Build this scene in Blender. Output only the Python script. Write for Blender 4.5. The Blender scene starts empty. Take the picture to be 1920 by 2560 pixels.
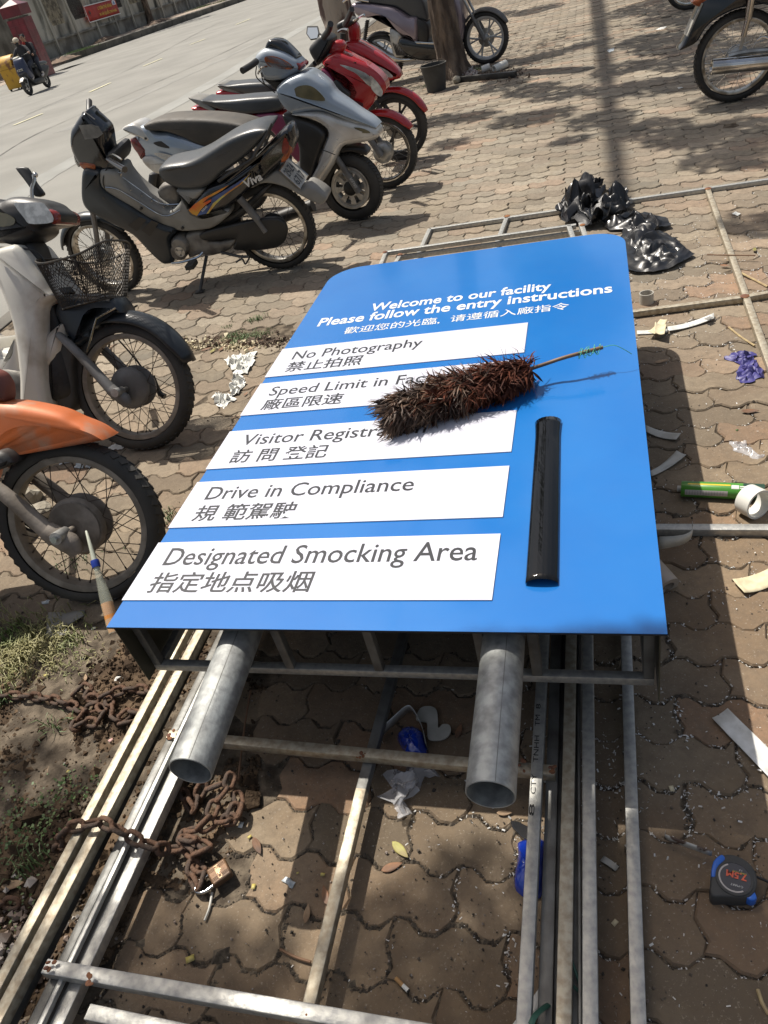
import bpy, math, random
import numpy as np
from mathutils import Vector, Matrix, Euler
random.seed(7); np.random.seed(7)
PI = math.pi
# ------------------------------------------------------------------ camera
CAM_H = 1.6; FPX = 1850.0; CXP, CYP = 960.0, 1280.0
PITCH = 37.0762; ROLL = 15.4
def _cam_basis():
    r = math.radians(ROLL); n = np.array([math.sin(r), math.cos(r)])
    dist = FPX*math.tan(math.radians(PITCH)); N = np.array([CXP, CYP]) + n*FPX*FPX/dist
    down = np.array([N[0]-CXP, -(N[1]-CYP), -FPX]); down /= np.linalg.norm(down)
    up = -down; fwd = np.array([0, 0, -1.]); fy = fwd-(fwd@up)*up; fy /= np.linalg.norm(fy)
    return np.stack([np.cross(fy, up), fy, up])
MC = _cam_basis()
sc = bpy.context.scene
cam = bpy.data.cameras.new('camera'); cam_o = bpy.data.objects.new('camera', cam)
sc.collection.objects.link(cam_o); sc.camera = cam_o
cam.sensor_fit = 'VERTICAL'; cam.sensor_height = 36.0; cam.lens = 36.0*FPX/2560.0
cam.clip_start = 0.02; cam.clip_end = 3000
cam_o.matrix_world = Matrix.Translation((0, 0, CAM_H)) @ Matrix([list(r) for r in MC]).to_4x4()
# ------------------------------------------------------------------ light
SUN_EL, SUN_AZ = 62.0, 124.0          # degrees; direction TO the sun, counter-clockwise from +X
w = bpy.data.worlds.new('World'); sc.world = w; w.use_nodes = True
nt = w.node_tree; bg = nt.nodes['Background']
sky = nt.nodes.new('ShaderNodeTexSky'); sky.sky_type = 'NISHITA'; sky.sun_disc = False
sky.sun_elevation = math.radians(SUN_EL); sky.sun_rotation = math.radians(90-SUN_AZ)
sky.air_density = 1.3; sky.dust_density = 5.5; sky.ozone_density = 1.0
nt.links.new(sky.outputs[0], bg.inputs['Color']); bg.inputs['Strength'].default_value = 0.075
sun = bpy.data.lights.new('sun', 'SUN'); sun.energy = 4.9; sun.angle = math.radians(0.55); sun.color = (1.0, 0.94, 0.85)
sun_o = bpy.data.objects.new('sun', sun); sc.collection.objects.link(sun_o)
_e, _a = math.radians(SUN_EL), math.radians(SUN_AZ)
SUNV = Vector((math.cos(_e)*math.cos(_a), math.cos(_e)*math.sin(_a), math.sin(_e)))
sun_o.rotation_euler = SUNV.to_track_quat('Z', 'Y').to_euler()
sc.view_settings.view_transform = 'Standard'; sc.view_settings.look = 'None'
sc.view_settings.exposure = 0.36; sc.view_settings.gamma = 1.0; sc.view_settings.use_curve_mapping = False
sc.cycles.max_bounces = 6; sc.cycles.transparent_max_bounces = 12

# a broken veil of bright cloud in the sky
_tc = nt.nodes.new('ShaderNodeTexCoord'); _mp = nt.nodes.new('ShaderNodeMapping'); _mp.inputs['Scale'].default_value = (1, 1, 2.2); nt.links.new(_tc.outputs['Generated'], _mp.inputs[0])
_cn = nt.nodes.new('ShaderNodeTexNoise'); _cn.inputs['Scale'].default_value = 3.2; _cn.inputs['Detail'].default_value = 7; nt.links.new(_mp.outputs[0], _cn.inputs['Vector'])
_cr = nt.nodes.new('ShaderNodeMapRange'); _cr.inputs['From Min'].default_value = .47; _cr.inputs['From Max'].default_value = .62; _cr.inputs['To Max'].default_value = .95; nt.links.new(_cn.outputs[0], _cr.inputs[0])
_cm = nt.nodes.new('ShaderNodeMix'); _cm.data_type = 'RGBA'; nt.links.new(_cr.outputs[0], _cm.inputs['Factor']); nt.links.new(sky.outputs[0], _cm.inputs['A']); _cm.inputs['B'].default_value = (5.2, 5.35, 5.7, 1)
nt.links.new(_cm.outputs['Result'], bg.inputs['Color'])

# ------------------------------------------------------------------ photo pixel -> place
def ray(u, v): return MC @ np.array([u-CXP, -(v-CYP), -FPX])
def G(u, v, z=0.0):
    r = ray(u, v); t = (z-CAM_H)/r[2]; return Vector((r[0]*t, r[1]*t, z))
CROP = {'f': (0, 0, 1), 'c2': (160, 200, .42194), 'c3': (460, 0, .38577), 'c4': (720, 0, .36166), 'c5': (1280, 0, .38577),
        'c6': (0, 400, .3437), 'c7': (0, 960, .3075), 'd1': (700, 640, .5545), 'd3': (1200, 980, .434), 'd4': (0, 1540, .4822),
        'd5': (0, 2000, .4822), 'd6': (700, 1600, .42194), 'd7': (700, 2060, .4822), 'd8': (1300, 1700, .38871),
        'e2': (1560, 820, .217), 'e3': (880, 400, .6269), 'e5': (0, 0, .19289), 'v2': (440, 400, .15672), 'v1': (640, 360, .1085),
        'v3': (200, 0, .15672), 'v4': (1640, 2080, .16878), 'v5': (1680, 1180, .14467), 'v7': (500, 760, .15672), 'v8': (1160, 1700, .31646), 'g8': (900, 440, .61483)}
def px(c, x, y):
    o = CROP[c]; return (o[0]+x*o[2], o[1]+y*o[2])
def GC(c, x, y, z=0.0): return G(*px(c, x, y), z)

# ------------------------------------------------------------------ materials
def mat(name, col, col2=None, scale=8.0, rough=0.6, metal=0.0, bump=0.0, bscale=None, spec=0.5, coat=0.0, mix=(0.4, 0.6),
        dust=0.0, trans=0.0, alpha=1.0, aniso=None, tint=0.0, rvar=0.0, detail=4.0, sss=0.0, gen='Object', bdist=.01):
    m = bpy.data.materials.new(name); m.use_nodes = True; n = m.node_tree; P = n.nodes['Principled BSDF']; L = n.links.new
    P.inputs['Base Color'].default_value = (*col, 1); P.inputs['Roughness'].default_value = rough; P.inputs['Metallic'].default_value = metal
    P.inputs['Specular IOR Level'].default_value = spec; P.inputs['Coat Weight'].default_value = coat; P.inputs['Coat Roughness'].default_value = 0.08
    P.inputs['Transmission Weight'].default_value = trans; P.inputs['Alpha'].default_value = alpha
    tc = n.nodes.new('ShaderNodeTexCoord'); src = tc.outputs[gen]
    if aniso:
        mp = n.nodes.new('ShaderNodeMapping'); mp.inputs['Scale'].default_value = aniso; L(src, mp.inputs[0]); src = mp.outputs[0]
    no = n.nodes.new('ShaderNodeTexNoise'); no.inputs['Scale'].default_value = scale; no.inputs['Detail'].default_value = detail; L(src, no.inputs['Vector'])
    out = None
    if col2 is not None:
        cr = n.nodes.new('ShaderNodeValToRGB'); cr.color_ramp.elements[0].position = mix[0]; cr.color_ramp.elements[1].position = mix[1]
        cr.color_ramp.elements[0].color = (*col, 1); cr.color_ramp.elements[1].color = (*col2, 1)
        L(no.outputs[0], cr.inputs[0]); out = cr.outputs[0]
    if tint:
        oi = n.nodes.new('ShaderNodeObjectInfo'); hs = n.nodes.new('ShaderNodeHueSaturation')
        mr = n.nodes.new('ShaderNodeMapRange'); mr.inputs['To Min'].default_value = 1-tint; mr.inputs['To Max'].default_value = 1+tint
        L(oi.outputs['Random'], mr.inputs[0]); L(mr.outputs[0], hs.inputs['Value'])
        if out: L(out, hs.inputs['Color'])
        else: hs.inputs['Color'].default_value = (*col, 1)
        out = hs.outputs[0]
    if dust:
        ge = n.nodes.new('ShaderNodeNewGeometry'); sx = n.nodes.new('ShaderNodeSeparateXYZ'); L(ge.outputs['Normal'], sx.inputs[0])
        n2 = n.nodes.new('ShaderNodeTexNoise'); n2.inputs['Scale'].default_value = 14; n2.inputs['Detail'].default_value = 8; L(tc.outputs[gen], n2.inputs['Vector'])
        mr = n.nodes.new('ShaderNodeMapRange'); mr.inputs['From Min'].default_value = -0.4; mr.inputs['From Max'].default_value = 1.0
        mr.inputs['To Max'].default_value = dust*.75; L(sx.outputs['Z'], mr.inputs[0])
        mm = n.nodes.new('ShaderNodeMath'); mm.operation = 'MULTIPLY'; L(mr.outputs[0], mm.inputs[0])
        r2 = n.nodes.new('ShaderNodeMapRange'); r2.inputs['From Min'].default_value = 0.3; r2.inputs['From Max'].default_value = 0.7; r2.inputs['To Min'].default_value = 0.25
        L(n2.outputs[0], r2.inputs[0]); L(r2.outputs[0], mm.inputs[1])
        mx = n.nodes.new('ShaderNodeMix'); mx.data_type = 'RGBA'; L(mm.outputs[0], mx.inputs['Factor'])
        if out: L(out, mx.inputs['A'])
        else: mx.inputs['A'].default_value = (*col, 1)
        mx.inputs['B'].default_value = (0.2, 0.175, 0.14, 1); out = mx.outputs['Result']
        ad = n.nodes.new('ShaderNodeMath'); ad.operation = 'MULTIPLY_ADD'; L(mm.outputs[0], ad.inputs[0]); ad.inputs[1].default_value = 0.8; ad.inputs[2].default_value = rough
        ad.use_clamp = True; L(ad.outputs[0], P.inputs['Roughness'])
    elif rvar:
        mr = n.nodes.new('ShaderNodeMapRange'); mr.inputs['From Min'].default_value = 0.35; mr.inputs['From Max'].default_value = 0.65
        mr.inputs['To Min'].default_value = max(0, rough-rvar); mr.inputs['To Max'].default_value = rough+rvar; L(no.outputs[0], mr.inputs[0]); L(mr.outputs[0], P.inputs['Roughness'])
    if out: L(out, P.inputs['Base Color'])
    if bump:
        nb = n.nodes.new('ShaderNodeTexNoise'); nb.inputs['Scale'].default_value = bscale or scale*4; nb.inputs['Detail'].default_value = 5; L(src, nb.inputs['Vector'])
        b = n.nodes.new('ShaderNodeBump'); b.inputs['Strength'].default_value = bump; b.inputs['Distance'].default_value = bdist
        L(nb.outputs[0], b.inputs['Height']); L(b.outputs[0], P.inputs['Normal'])
    return m
MT = {}
def M_(k): return MT[k]
MT['rubber'] = mat('tyre_rubber', (.02, .02, .02), (.042, .04, .036), 6, .7, dust=.16, bump=.15, bscale=150)
MT['enginedk'] = mat('sooty_engine', (.03, .028, .026), (.012, .012, .012), 12, .55, .3, bump=.3)
MT['blackpl'] = mat('black_plastic', (.012, .013, .014), (.022, .022, .022), 5, .4, dust=.14, bump=.05, bscale=200)
MT['blackgl'] = mat('black_gloss', (.008, .009, .012), None, 5, .14, dust=.08, coat=.6)
MT['tealbl'] = mat('dark_teal_plastic', (.010, .015, .021), (.016, .023, .03), 4, .3, dust=.14)
MT['seat'] = mat('seat_vinyl', (.04, .046, .052), (.055, .06, .064), 3, .27, dust=.16, bump=.08, bscale=260)
MT['seatd'] = mat('dusty_seat_vinyl', (.035, .032, .028), (.055, .048, .04), 4, .5, dust=.4, bump=.15, bscale=260)
MT['chrome'] = mat('chrome', (.62, .61, .59), (.45, .43, .4), 9, .16, 1.0, rvar=.08)
MT['alu'] = mat('cast_aluminium', (.5, .5, .48), (.33, .32, .3), 12, .38, .7, bump=.1, dust=.2)
MT['hubdirt'] = mat('dirty_hub_metal', (.26, .225, .19), (.15, .125, .1), 14, .65, .1, bump=.15, dust=.3)
MT['rimdirt'] = mat('dirty_rim', (.30, .265, .22), (.18, .155, .125), 14, .55, .2, bump=.15, dust=.25)
MT['rimchr'] = mat('spoked_rim_chrome', (.5, .49, .46), (.22, .2, .17), 16, .28, .9)
MT['spoke'] = mat('spoke_steel', (.25, .24, .22), (.1, .09, .08), 20, .4, .8)
MT['spokerust'] = mat('rusty_spoke', (.09, .07, .055), (.05, .04, .03), 20, .6, .4)
MT['engine'] = mat('engine_casting', (.24, .23, .21), (.12, .11, .1), 10, .55, .5, bump=.2, dust=.25)
MT['greypl'] = mat('grey_plastic', (.25, .25, .235), (.19, .185, .17), 5, .5, dust=.3)
MT['darkgr'] = mat('dark_grey_metal', (.06, .06, .06), (.03, .03, .03), 9, .45, .5, dust=.2)
MT['forkgr'] = mat('grey_fork_paint', (.17, .17, .17), (.11, .105, .1), 9, .5, .2, dust=.35)
MT['moviebl'] = mat('worn_blue_grey_paint', (.26, .32, .40), (.40, .44, .47), 3.5, .27, .35, coat=.3, dust=.2, mix=(.35, .7))
MT['moviesv'] = mat('worn_silver_paint', (.68, .68, .66), (.5, .48, .44), 5, .26, .35, coat=.3, dust=.2)
MT['red'] = mat('red_paint', (.42, .008, .012), (.34, .008, .012), 3, .22, .1, coat=.6, dust=.06)
MT['plum'] = mat('faded_plum_paint', (.26, .03, .10), (.2, .03, .08), 3, .35, .1, coat=.3, dust=.1)
MT['purple'] = mat('pale_purple_paint', (.3, .25, .29), (.24, .2, .235), 3, .28, .5, coat=.5, dust=.1)
MT['whitep'] = mat('dirty_white_paint', (.62, .6, .54), (.26, .2, .14), 5.5, .34, coat=.2, dust=.2, mix=(.56, .82), detail=9)
MT['orange'] = mat('dusty_orange_paint', (.56, .13, .025), (.40, .24, .16), 11, .42, .15, dust=.4, mix=(.5, .72), detail=10)
MT['darkred'] = mat('dull_dark_red_paint', (.15, .03, .02), (.1, .03, .02), 5, .5, dust=.25)
MT['navy'] = mat('navy_scooter_paint', (.02, .028, .065), None, 5, .4, coat=.3)
MT['lensor'] = mat('orange_lens', (.42, .1, .012), (.25, .05, .01), 30, .22, coat=.5)
MT['lensred'] = mat('red_lens', (.2, .016, .012), (.1, .01, .01), 30, .22, coat=.5)
MT['lensclr'] = mat('headlamp_lens', (.62, .62, .58), (.4, .4, .37), 40, .08, .15, coat=1.0, aniso=(1, 8, 1))
MT['lensyel'] = mat('yellowed_lens', (.16, .14, .075), (.1, .09, .05), 9, .2, coat=.8)
MT['mirror'] = mat('mirror_glass', (.85, .87, .88), None, 5, .03, 1.0)
MT['platew'] = mat('number_plate_white', (.42, .41, .37), (.3, .28, .24), 20, .45, dust=.1)
MT['ink'] = mat('black_ink', (.012, .012, .013), None, 5, .4)
MT['inkw'] = mat('white_decal', (.6, .6, .58), None, 5, .4)
MT['basket'] = mat('black_wire_mesh', (.018, .018, .017), (.05, .04, .03), 20, .5, .3)

# ------------------------------------------------------------------ mesh builder
COL = sc.collection
WM = {}
def wmx(o): return WM.get(o.name, Matrix.Identity(4)) if o else Matrix.Identity(4)
def tag(o, label=None, cat=None, group=None, kind=None):
    if label: o['label'] = label
    if cat: o['category'] = cat
    if group: o['group'] = group
    if kind: o['kind'] = kind
    return o
def empty(name, m, label=None, cat=None, group=None):
    if not isinstance(m, Matrix): m = Matrix.Translation(m)
    o = bpy.data.objects.new(name, None); o.empty_display_size = .05; COL.objects.link(o); o.matrix_world = m; WM[o.name] = m.copy()
    return tag(o, label, cat, group)
def frame(p, d, up=(0, 0, 1)):
    """matrix at p with local X along d"""
    x = Vector(d).normalized(); u = Vector(up); y = u.cross(x)
    if y.length < 1e-6: y = Vector((0, 1, 0)).cross(x)
    y.normalize(); z = x.cross(y)
    return Matrix(((x.x, y.x, z.x, p[0]), (x.y, y.y, z.y, p[1]), (x.z, y.z, z.z, p[2]), (0, 0, 0, 1)))
def catmull(P, n=6, closed=True):
    P = [np.array(p, float) for p in P]; N = len(P); out = []
    rng = range(N) if closed else range(N-1)
    for i in rng:
        if closed: a, b, c, d = P[(i-1) % N], P[i], P[(i+1) % N], P[(i+2) % N]
        else: a, b, c, d = P[max(i-1, 0)], P[i], P[i+1], P[min(i+2, N-1)]
        for k in range(n):
            t = k/n; out.append(.5*((2*b)+(-a+c)*t+(2*a-5*b+4*c-d)*t*t+(-a+3*b-3*c+d)*t**3))
    if not closed: out.append(P[-1])
    return out
class MB:
    def __init__(s, space=None):
        s.v = []; s.f = []; s.space = space or Matrix.Identity(4)
    def add(s, vs, fs, T=None):
        b = len(s.v)
        if T is not None: vs = [T @ Vector(v) for v in vs]
        s.v.extend([tuple(v) for v in vs]); s.f.extend([tuple(i+b for i in f) for f in fs]); return s
    def box(s, c, sz, T=None, R=None):
        x, y, z = sz[0]/2, sz[1]/2, sz[2]/2
        vs = [Vector(p) for p in [(-x, -y, -z), (x, -y, -z), (x, y, -z), (-x, y, -z), (-x, -y, z), (x, -y, z), (x, y, z), (-x, y, z)]]
        if R is not None: vs = [R @ v for v in vs]
        vs = [v+Vector(c) for v in vs]
        return s.add(vs, [(3, 2, 1, 0), (4, 5, 6, 7), (0, 1, 5, 4), (1, 2, 6, 5), (2, 3, 7, 6), (3, 0, 4, 7)], T)
    def tube(s, pts, r, n=8, closed=False, T=None, ell=None):
        pts = [Vector(p) for p in pts]; N = len(pts); vs = []; fs = []
        rr = r if isinstance(r, (list, tuple)) else [r]*N
        t0 = (pts[1]-pts[0]).normalized(); up = Vector((0, 0, 1)) if abs(t0.z) < .9 else Vector((1, 0, 0))
        nrm = t0.cross(up).normalized()
        for i in range(N):
            if closed: t = (pts[(i+1) % N]-pts[i-1])
            else: t = pts[min(i+1, N-1)]-pts[max(i-1, 0)]
            if t.length < 1e-9: t = t0
            t = t.normalized(); nrm = (nrm-t*nrm.dot(t))
            nrm = nrm.normalized() if nrm.length > 1e-6 else t.orthogonal().normalized()
            bn = t.cross(nrm)
            for k in range(n):
                a = 2*PI*k/n; e = ell if ell else 1
                vs.append(pts[i]+nrm*math.cos(a)*rr[i]+bn*math.sin(a)*rr[i]*e)
        M = N if closed else N-1
        for i in range(M):
            for k in range(n):
                a = i*n+k; b = i*n+(k+1) % n; c = ((i+1) % N)*n+(k+1) % n; d = ((i+1) % N)*n+k
                fs.append((a, b, c, d))
        if not closed:
            fs.append(tuple(range(n))[::-1]); fs.append(tuple((N-1)*n+k for k in range(n)))
        return s.add(vs, fs, T)
    def sq(s, p0, p1, w, h, up=(0, 0, 1), wall=.0015, r=.0025):
        """hollow rectangular steel tube with rounded corners and open ends"""
        p0, p1 = Vector(p0), Vector(p1); F = frame(p0, p1-p0, up); L = (p1-p0).length
        def ring(a, b, r, x):
            out = []
            for sx, sy, a0 in ((1, 1, 0), (-1, 1, 90), (-1, -1, 180), (1, -1, 270)):
                for q in (0, 45, 90):
                    t = math.radians(a0+q); out.append((x, sx*(a/2-r)+r*math.cos(t), sy*(b/2-r)+r*math.sin(t)))
            return out
        vs = ring(w, h, r, 0)+ring(w, h, r, L)+ring(w-2*wall, h-2*wall, r*.6, L)+ring(w-2*wall, h-2*wall, r*.6, 0)
        fs = []
        for a in range(4):
            b = (a+1) % 4
            for k in range(12):
                k2 = (k+1) % 12; fs.append((a*12+k, a*12+k2, b*12+k2, b*12+k))
        return s.add(vs, fs, F)
    def lathe(s, prof, n=24, T=None, a0=0, a1=2*PI):
        """prof: (radius, axial) ; axis = local Y"""
        full = abs(a1-a0-2*PI) < 1e-6; m = len(prof); vs = []; fs = []; N = n if full else n+1
        for i in range(N):
            a = a0+(a1-a0)*i/n
            for r, y in prof: vs.append((r*math.cos(a), y, r*math.sin(a)))
        for i in range(n):
            j = (i+1) % N
            for k in range(m-1): fs.append((i*m+k, i*m+k+1, j*m+k+1, j*m+k))
        return s.add(vs, fs, T)
    def ball(s, c, r, n=12, m=8, T=None):
        vs = []; fs = []
        rx, ry, rz = (r, r, r) if not isinstance(r, (tuple, list)) else r
        for i in range(m+1):
            p = PI*i/m
            for k in range(n):
                a = 2*PI*k/n; vs.append((c[0]+rx*math.sin(p)*math.cos(a), c[1]+ry*math.sin(p)*math.sin(a), c[2]+rz*math.cos(p)))
        for i in range(m):
            for k in range(n):
                k2 = (k+1) % n; fs.append((i*n+k, (i+1)*n+k, (i+1)*n+k2, i*n+k2))
        return s.add(vs, fs, T)
    def puff(s, outline, w, e=.02, y0=0.0, wf=None, smooth=4, dome=0.0, one=False):
        """side outline (x,z) given thickness: width 2w about y0, rounded rims; wf(x,z) scales the width"""
        P = catmull(outline, smooth) if smooth > 1 else [np.array(p, float) for p in outline]
        P = np.array(P); A = 0.5*np.sum(P[:, 0]*np.roll(P[:, 1], -1)-np.roll(P[:, 0], -1)*P[:, 1])
        if A < 0: P = P[::-1]
        nx = np.roll(P, -1, 0)-np.roll(P, 1, 0); nx /= (np.linalg.norm(nx, axis=1)[:, None]+1e-9)
        inn = np.stack([-nx[:, 1], nx[:, 0]], 1); c = P.mean(0)
        Q = np.roll(P, -1, 0); lim = np.full(len(P), 9.0)      # how far each rim point can move inwards before it meets the far side
        for i in range(len(P)):
            d = inn[i]; e1 = Q-P; den = d[0]*e1[:, 1]-d[1]*e1[:, 0]; r0 = P-P[i]
            with np.errstate(divide='ignore', invalid='ignore'):
                t = (r0[:, 0]*e1[:, 1]-r0[:, 1]*e1[:, 0])/den; u = (r0[:, 0]*d[1]-r0[:, 1]*d[0])/den
            ok = (np.abs(den) > 1e-9) & (t > 1e-4) & (u >= 0) & (u <= 1)
            if ok.any(): lim[i] = t[ok].min()
        lim = lim*.36
        for _ in range(4): lim = np.minimum(lim, (np.roll(lim, 1)+np.roll(lim, -1)+2*lim)/4)
        prof = [(e, -w), (e*.35, -w+e*.3), (0, -w+e), (0, w-e), (e*.35, w-e*.3), (e, w)]
        if False: prof = [(e*2.6, -w-dome)]+prof+[(e*2.6, w+dome)]
        vs = []; n = len(P); fs = []
        for d, y in prof:
            for q, nn, lm in zip(P, inn, lim):
                dd = min(d, lm*(d/e if d < e else 1)) if e else 0; x, z = q[0]+nn[0]*dd, q[1]+nn[1]*dd
                k = wf(x, z) if wf else 1.0
                vs.append((x, y0+y*k, z))
        for a in range(len(prof)-1):
            for k in range(n):
                k2 = (k+1) % n; fs.append((a*n+k, a*n+k2, (a+1)*n+k2, (a+1)*n+k))
        fs.append(tuple(range(n))[::-1]); fs.append(tuple((len(prof)-1)*n+k for k in range(n)))
        return s.add(vs, fs)
    def loft(s, secs, cap=True, T=None):
        n = len(secs[0]); vs = [p for q in secs for p in q]; fs = []
        for i in range(len(secs)-1):
            for k in range(n):
                k2 = (k+1) % n; fs.append((i*n+k, i*n+k2, (i+1)*n+k2, (i+1)*n+k))
        if cap: fs.append(tuple(range(n))[::-1]); fs.append(tuple((len(secs)-1)*n+k for k in range(n)))
        return s.add(vs, fs, T)
    def grid(s, P, T=None):
        """P: list of rows of 3D points"""
        m = len(P[0]); vs = [p for q in P for p in q]
        return s.add(vs, [(i*m+k, i*m+k+1, (i+1)*m+k+1, (i+1)*m+k) for i in range(len(P)-1) for k in range(m-1)], T)
    def build(s, name, m, parent=None, smooth=True, bevel=0, sub=0, solid=0, angle=40, origin=None):
        W = [s.space @ Vector(v) for v in s.v]
        if parent is None:
            if origin is None:
                a = np.array([tuple(v) for v in W]); lo, hi = a.min(0), a.max(0); origin = ((lo[0]+hi[0])/2, (lo[1]+hi[1])/2, lo[2])
            O = Matrix.Translation(origin); inv = O.inverted()
        else: O = wmx(parent); inv = O.inverted()
        me = bpy.data.meshes.new(name); me.from_pydata([tuple(inv @ v) for v in W], [], s.f)
        mats = m if isinstance(m, (list, tuple)) else [m]
        for q in mats: me.materials.append(MT[q] if isinstance(q, str) else q)
        if smooth:
            me.polygons.foreach_set('use_smooth', [True]*len(me.polygons))
            try: me.set_sharp_from_angle(angle=math.radians(angle))
            except Exception: pass
        me.update(); o = bpy.data.objects.new(name, me); COL.objects.link(o)
        if parent is None: o.matrix_world = O
        else: o.parent = parent
        WM[o.name] = O.copy()
        if solid: md = o.modifiers.new('t', 'SOLIDIFY'); md.thickness = solid; md.offset = 0
        if bevel: md = o.modifiers.new('b', 'BEVEL'); md.width = bevel; md.segments = 2; md.limit_method = 'ANGLE'
        if sub: md = o.modifiers.new('s', 'SUBSURF'); md.levels = sub; md.render_levels = sub
        return o
def text_mesh(body, bold=0.0):
    c = bpy.data.curves.new('lettering', 'FONT'); c.body = body; c.offset = bold; c.resolution_u = 3
    o = bpy.data.objects.new('lettering', c); COL.objects.link(o); dg = bpy.context.evaluated_depsgraph_get(); dg.update()
    me = bpy.data.meshes.new_from_object(o.evaluated_get(dg)); vs = [tuple(v.co) for v in me.vertices]; fs = [tuple(p.vertices) for p in me.polygons]
    bpy.data.objects.remove(o); bpy.data.curves.remove(c); bpy.data.meshes.remove(me)
    return vs, fs
def put_text(mb, body, P0, X, Y, width, height, shear=0.0, bold=0.0, capfrac=None, lift=.0008, ref=None):
    """flat lettering: baseline starts at P0, runs along X for 'width'; 'height' = height of the tallest letter"""
    vs, fs = text_mesh(body, bold); a = np.array(vs)
    x0, x1 = a[:, 0].min(), a[:, 0].max()
    if ref == 'cjk': y0, y1 = a[:, 1].min(), a[:, 1].max()
    else: y0, y1 = 0.0, a[:, 1].max()
    X = Vector(X).normalized(); Y = Vector(Y).normalized(); Z = X.cross(Y)
    out = []
    for x, y, z in vs:
        yy = (y-y0)/(y1-y0)*height; xx = (x-x0)/(x1-x0)*width+shear*yy
        out.append(Vector(P0)+X*xx+Y*yy+Z*lift)
    mb.add(out, fs)
# ================================================================== THE SETTING
def brick_mat():
    m = bpy.data.materials.new('concrete_paver'); m.use_nodes = True; n = m.node_tree; P = n.nodes['Principled BSDF']; L = n.links.new
    at = n.nodes.new('ShaderNodeAttribute'); at.attribute_name = 'tint'
    oi = n.nodes.new('ShaderNodeObjectInfo'); ad = n.nodes.new('ShaderNodeMath'); ad.operation = 'ADD'; L(at.outputs['Fac'], ad.inputs[0]); L(oi.outputs['Random'], ad.inputs[1])
    fr = n.nodes.new('ShaderNodeMath'); fr.operation = 'FRACT'; L(ad.outputs[0], fr.inputs[0])
    cr = n.nodes.new('ShaderNodeValToRGB'); e = cr.color_ramp; e.elements[0].position = 0; e.elements[1].position = 1
    cols = [(0, (.215, .182, .138)), (.25, (.25, .215, .165)), (.5, (.228, .188, .142)), (.68, (.255, .202, .15)), (.85, (.19, .17, .135)), (1, (.26, .175, .12))]
    e.elements[0].color = (*cols[0][1], 1); e.elements[1].color = (*cols[-1][1], 1)
    for p, c in cols[1:-1]: q = e.elements.new(p); q.color = (*c, 1)
    L(fr.outputs[0], cr.inputs[0])
    ge = n.nodes.new('ShaderNodeNewGeometry')
    def noise(sc_, det, ro=.6):
        q = n.nodes.new('ShaderNodeTexNoise'); q.inputs['Scale'].default_value = sc_; q.inputs['Detail'].default_value = det; q.inputs['Roughness'].default_value = ro
        L(ge.outputs['Position'], q.inputs['Vector']); return q.outputs[0]
    def mixc(fac, a, b):
        q = n.nodes.new('ShaderNodeMix'); q.data_type = 'RGBA'; L(fac, q.inputs['Factor']); L(a, q.inputs['A']) if not isinstance(a, tuple) else None
        if isinstance(b, tuple): q.inputs['B'].default_value = (*b, 1)
        else: L(b, q.inputs['B'])
        return q.outputs['Result']
    def rng(v, a, b, c=0., d=1.):
        q = n.nodes.new('ShaderNodeMapRange'); q.inputs['From Min'].default_value = a; q.inputs['From Max'].default_value = b; q.inputs['To Min'].default_value = c; q.inputs['To Max'].default_value = d; L(v, q.inputs[0]); return q.outputs[0]
    c = cr.outputs[0]
    vm_ = n.nodes.new('ShaderNodeMath'); vm_.operation = 'MULTIPLY'; L(fr.outputs[0], vm_.inputs[0]); vm_.inputs[1].default_value = 7.13
    vf = n.nodes.new('ShaderNodeMath'); vf.operation = 'FRACT'; L(vm_.outputs[0], vf.inputs[0]); vr = n.nodes.new('ShaderNodeMapRange'); vr.inputs['To Min'].default_value = .72; vr.inputs['To Max'].default_value = 1.18; L(vf.outputs[0], vr.inputs[0])
    hv = n.nodes.new('ShaderNodeHueSaturation'); L(vr.outputs[0], hv.inputs['Value']); L(c, hv.inputs['Color']); c = hv.outputs[0]
    # near paving soiled browner and darkened for shade; farther out paled in place of haze
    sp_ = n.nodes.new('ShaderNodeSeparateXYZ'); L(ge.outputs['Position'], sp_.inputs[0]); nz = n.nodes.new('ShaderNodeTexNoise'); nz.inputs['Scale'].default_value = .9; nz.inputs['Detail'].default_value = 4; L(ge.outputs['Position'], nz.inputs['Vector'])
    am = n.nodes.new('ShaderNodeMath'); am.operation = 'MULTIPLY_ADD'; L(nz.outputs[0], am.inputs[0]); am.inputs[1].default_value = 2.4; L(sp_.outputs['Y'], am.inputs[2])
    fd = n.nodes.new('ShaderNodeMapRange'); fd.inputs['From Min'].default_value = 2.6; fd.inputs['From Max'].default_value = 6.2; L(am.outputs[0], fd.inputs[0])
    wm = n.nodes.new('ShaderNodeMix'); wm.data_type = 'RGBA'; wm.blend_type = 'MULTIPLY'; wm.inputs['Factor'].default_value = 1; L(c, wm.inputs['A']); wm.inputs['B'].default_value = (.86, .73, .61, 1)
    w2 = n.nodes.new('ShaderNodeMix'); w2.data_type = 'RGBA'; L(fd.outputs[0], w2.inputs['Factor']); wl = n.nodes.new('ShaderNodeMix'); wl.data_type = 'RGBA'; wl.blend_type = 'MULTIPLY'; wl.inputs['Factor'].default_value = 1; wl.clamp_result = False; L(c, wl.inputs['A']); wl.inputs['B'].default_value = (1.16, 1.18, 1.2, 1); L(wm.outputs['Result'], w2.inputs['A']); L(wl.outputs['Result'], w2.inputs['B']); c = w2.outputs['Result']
    c = mixc(rng(noise(1.1, 5), .42, .68, 0, .6), c, (.15, .132, .102))     # grey grime, patch by patch
    c = mixc(rng(noise(2.6, 6), .5, .72, 0, .55), c, (.31, .255, .18))       # pale dust
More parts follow.
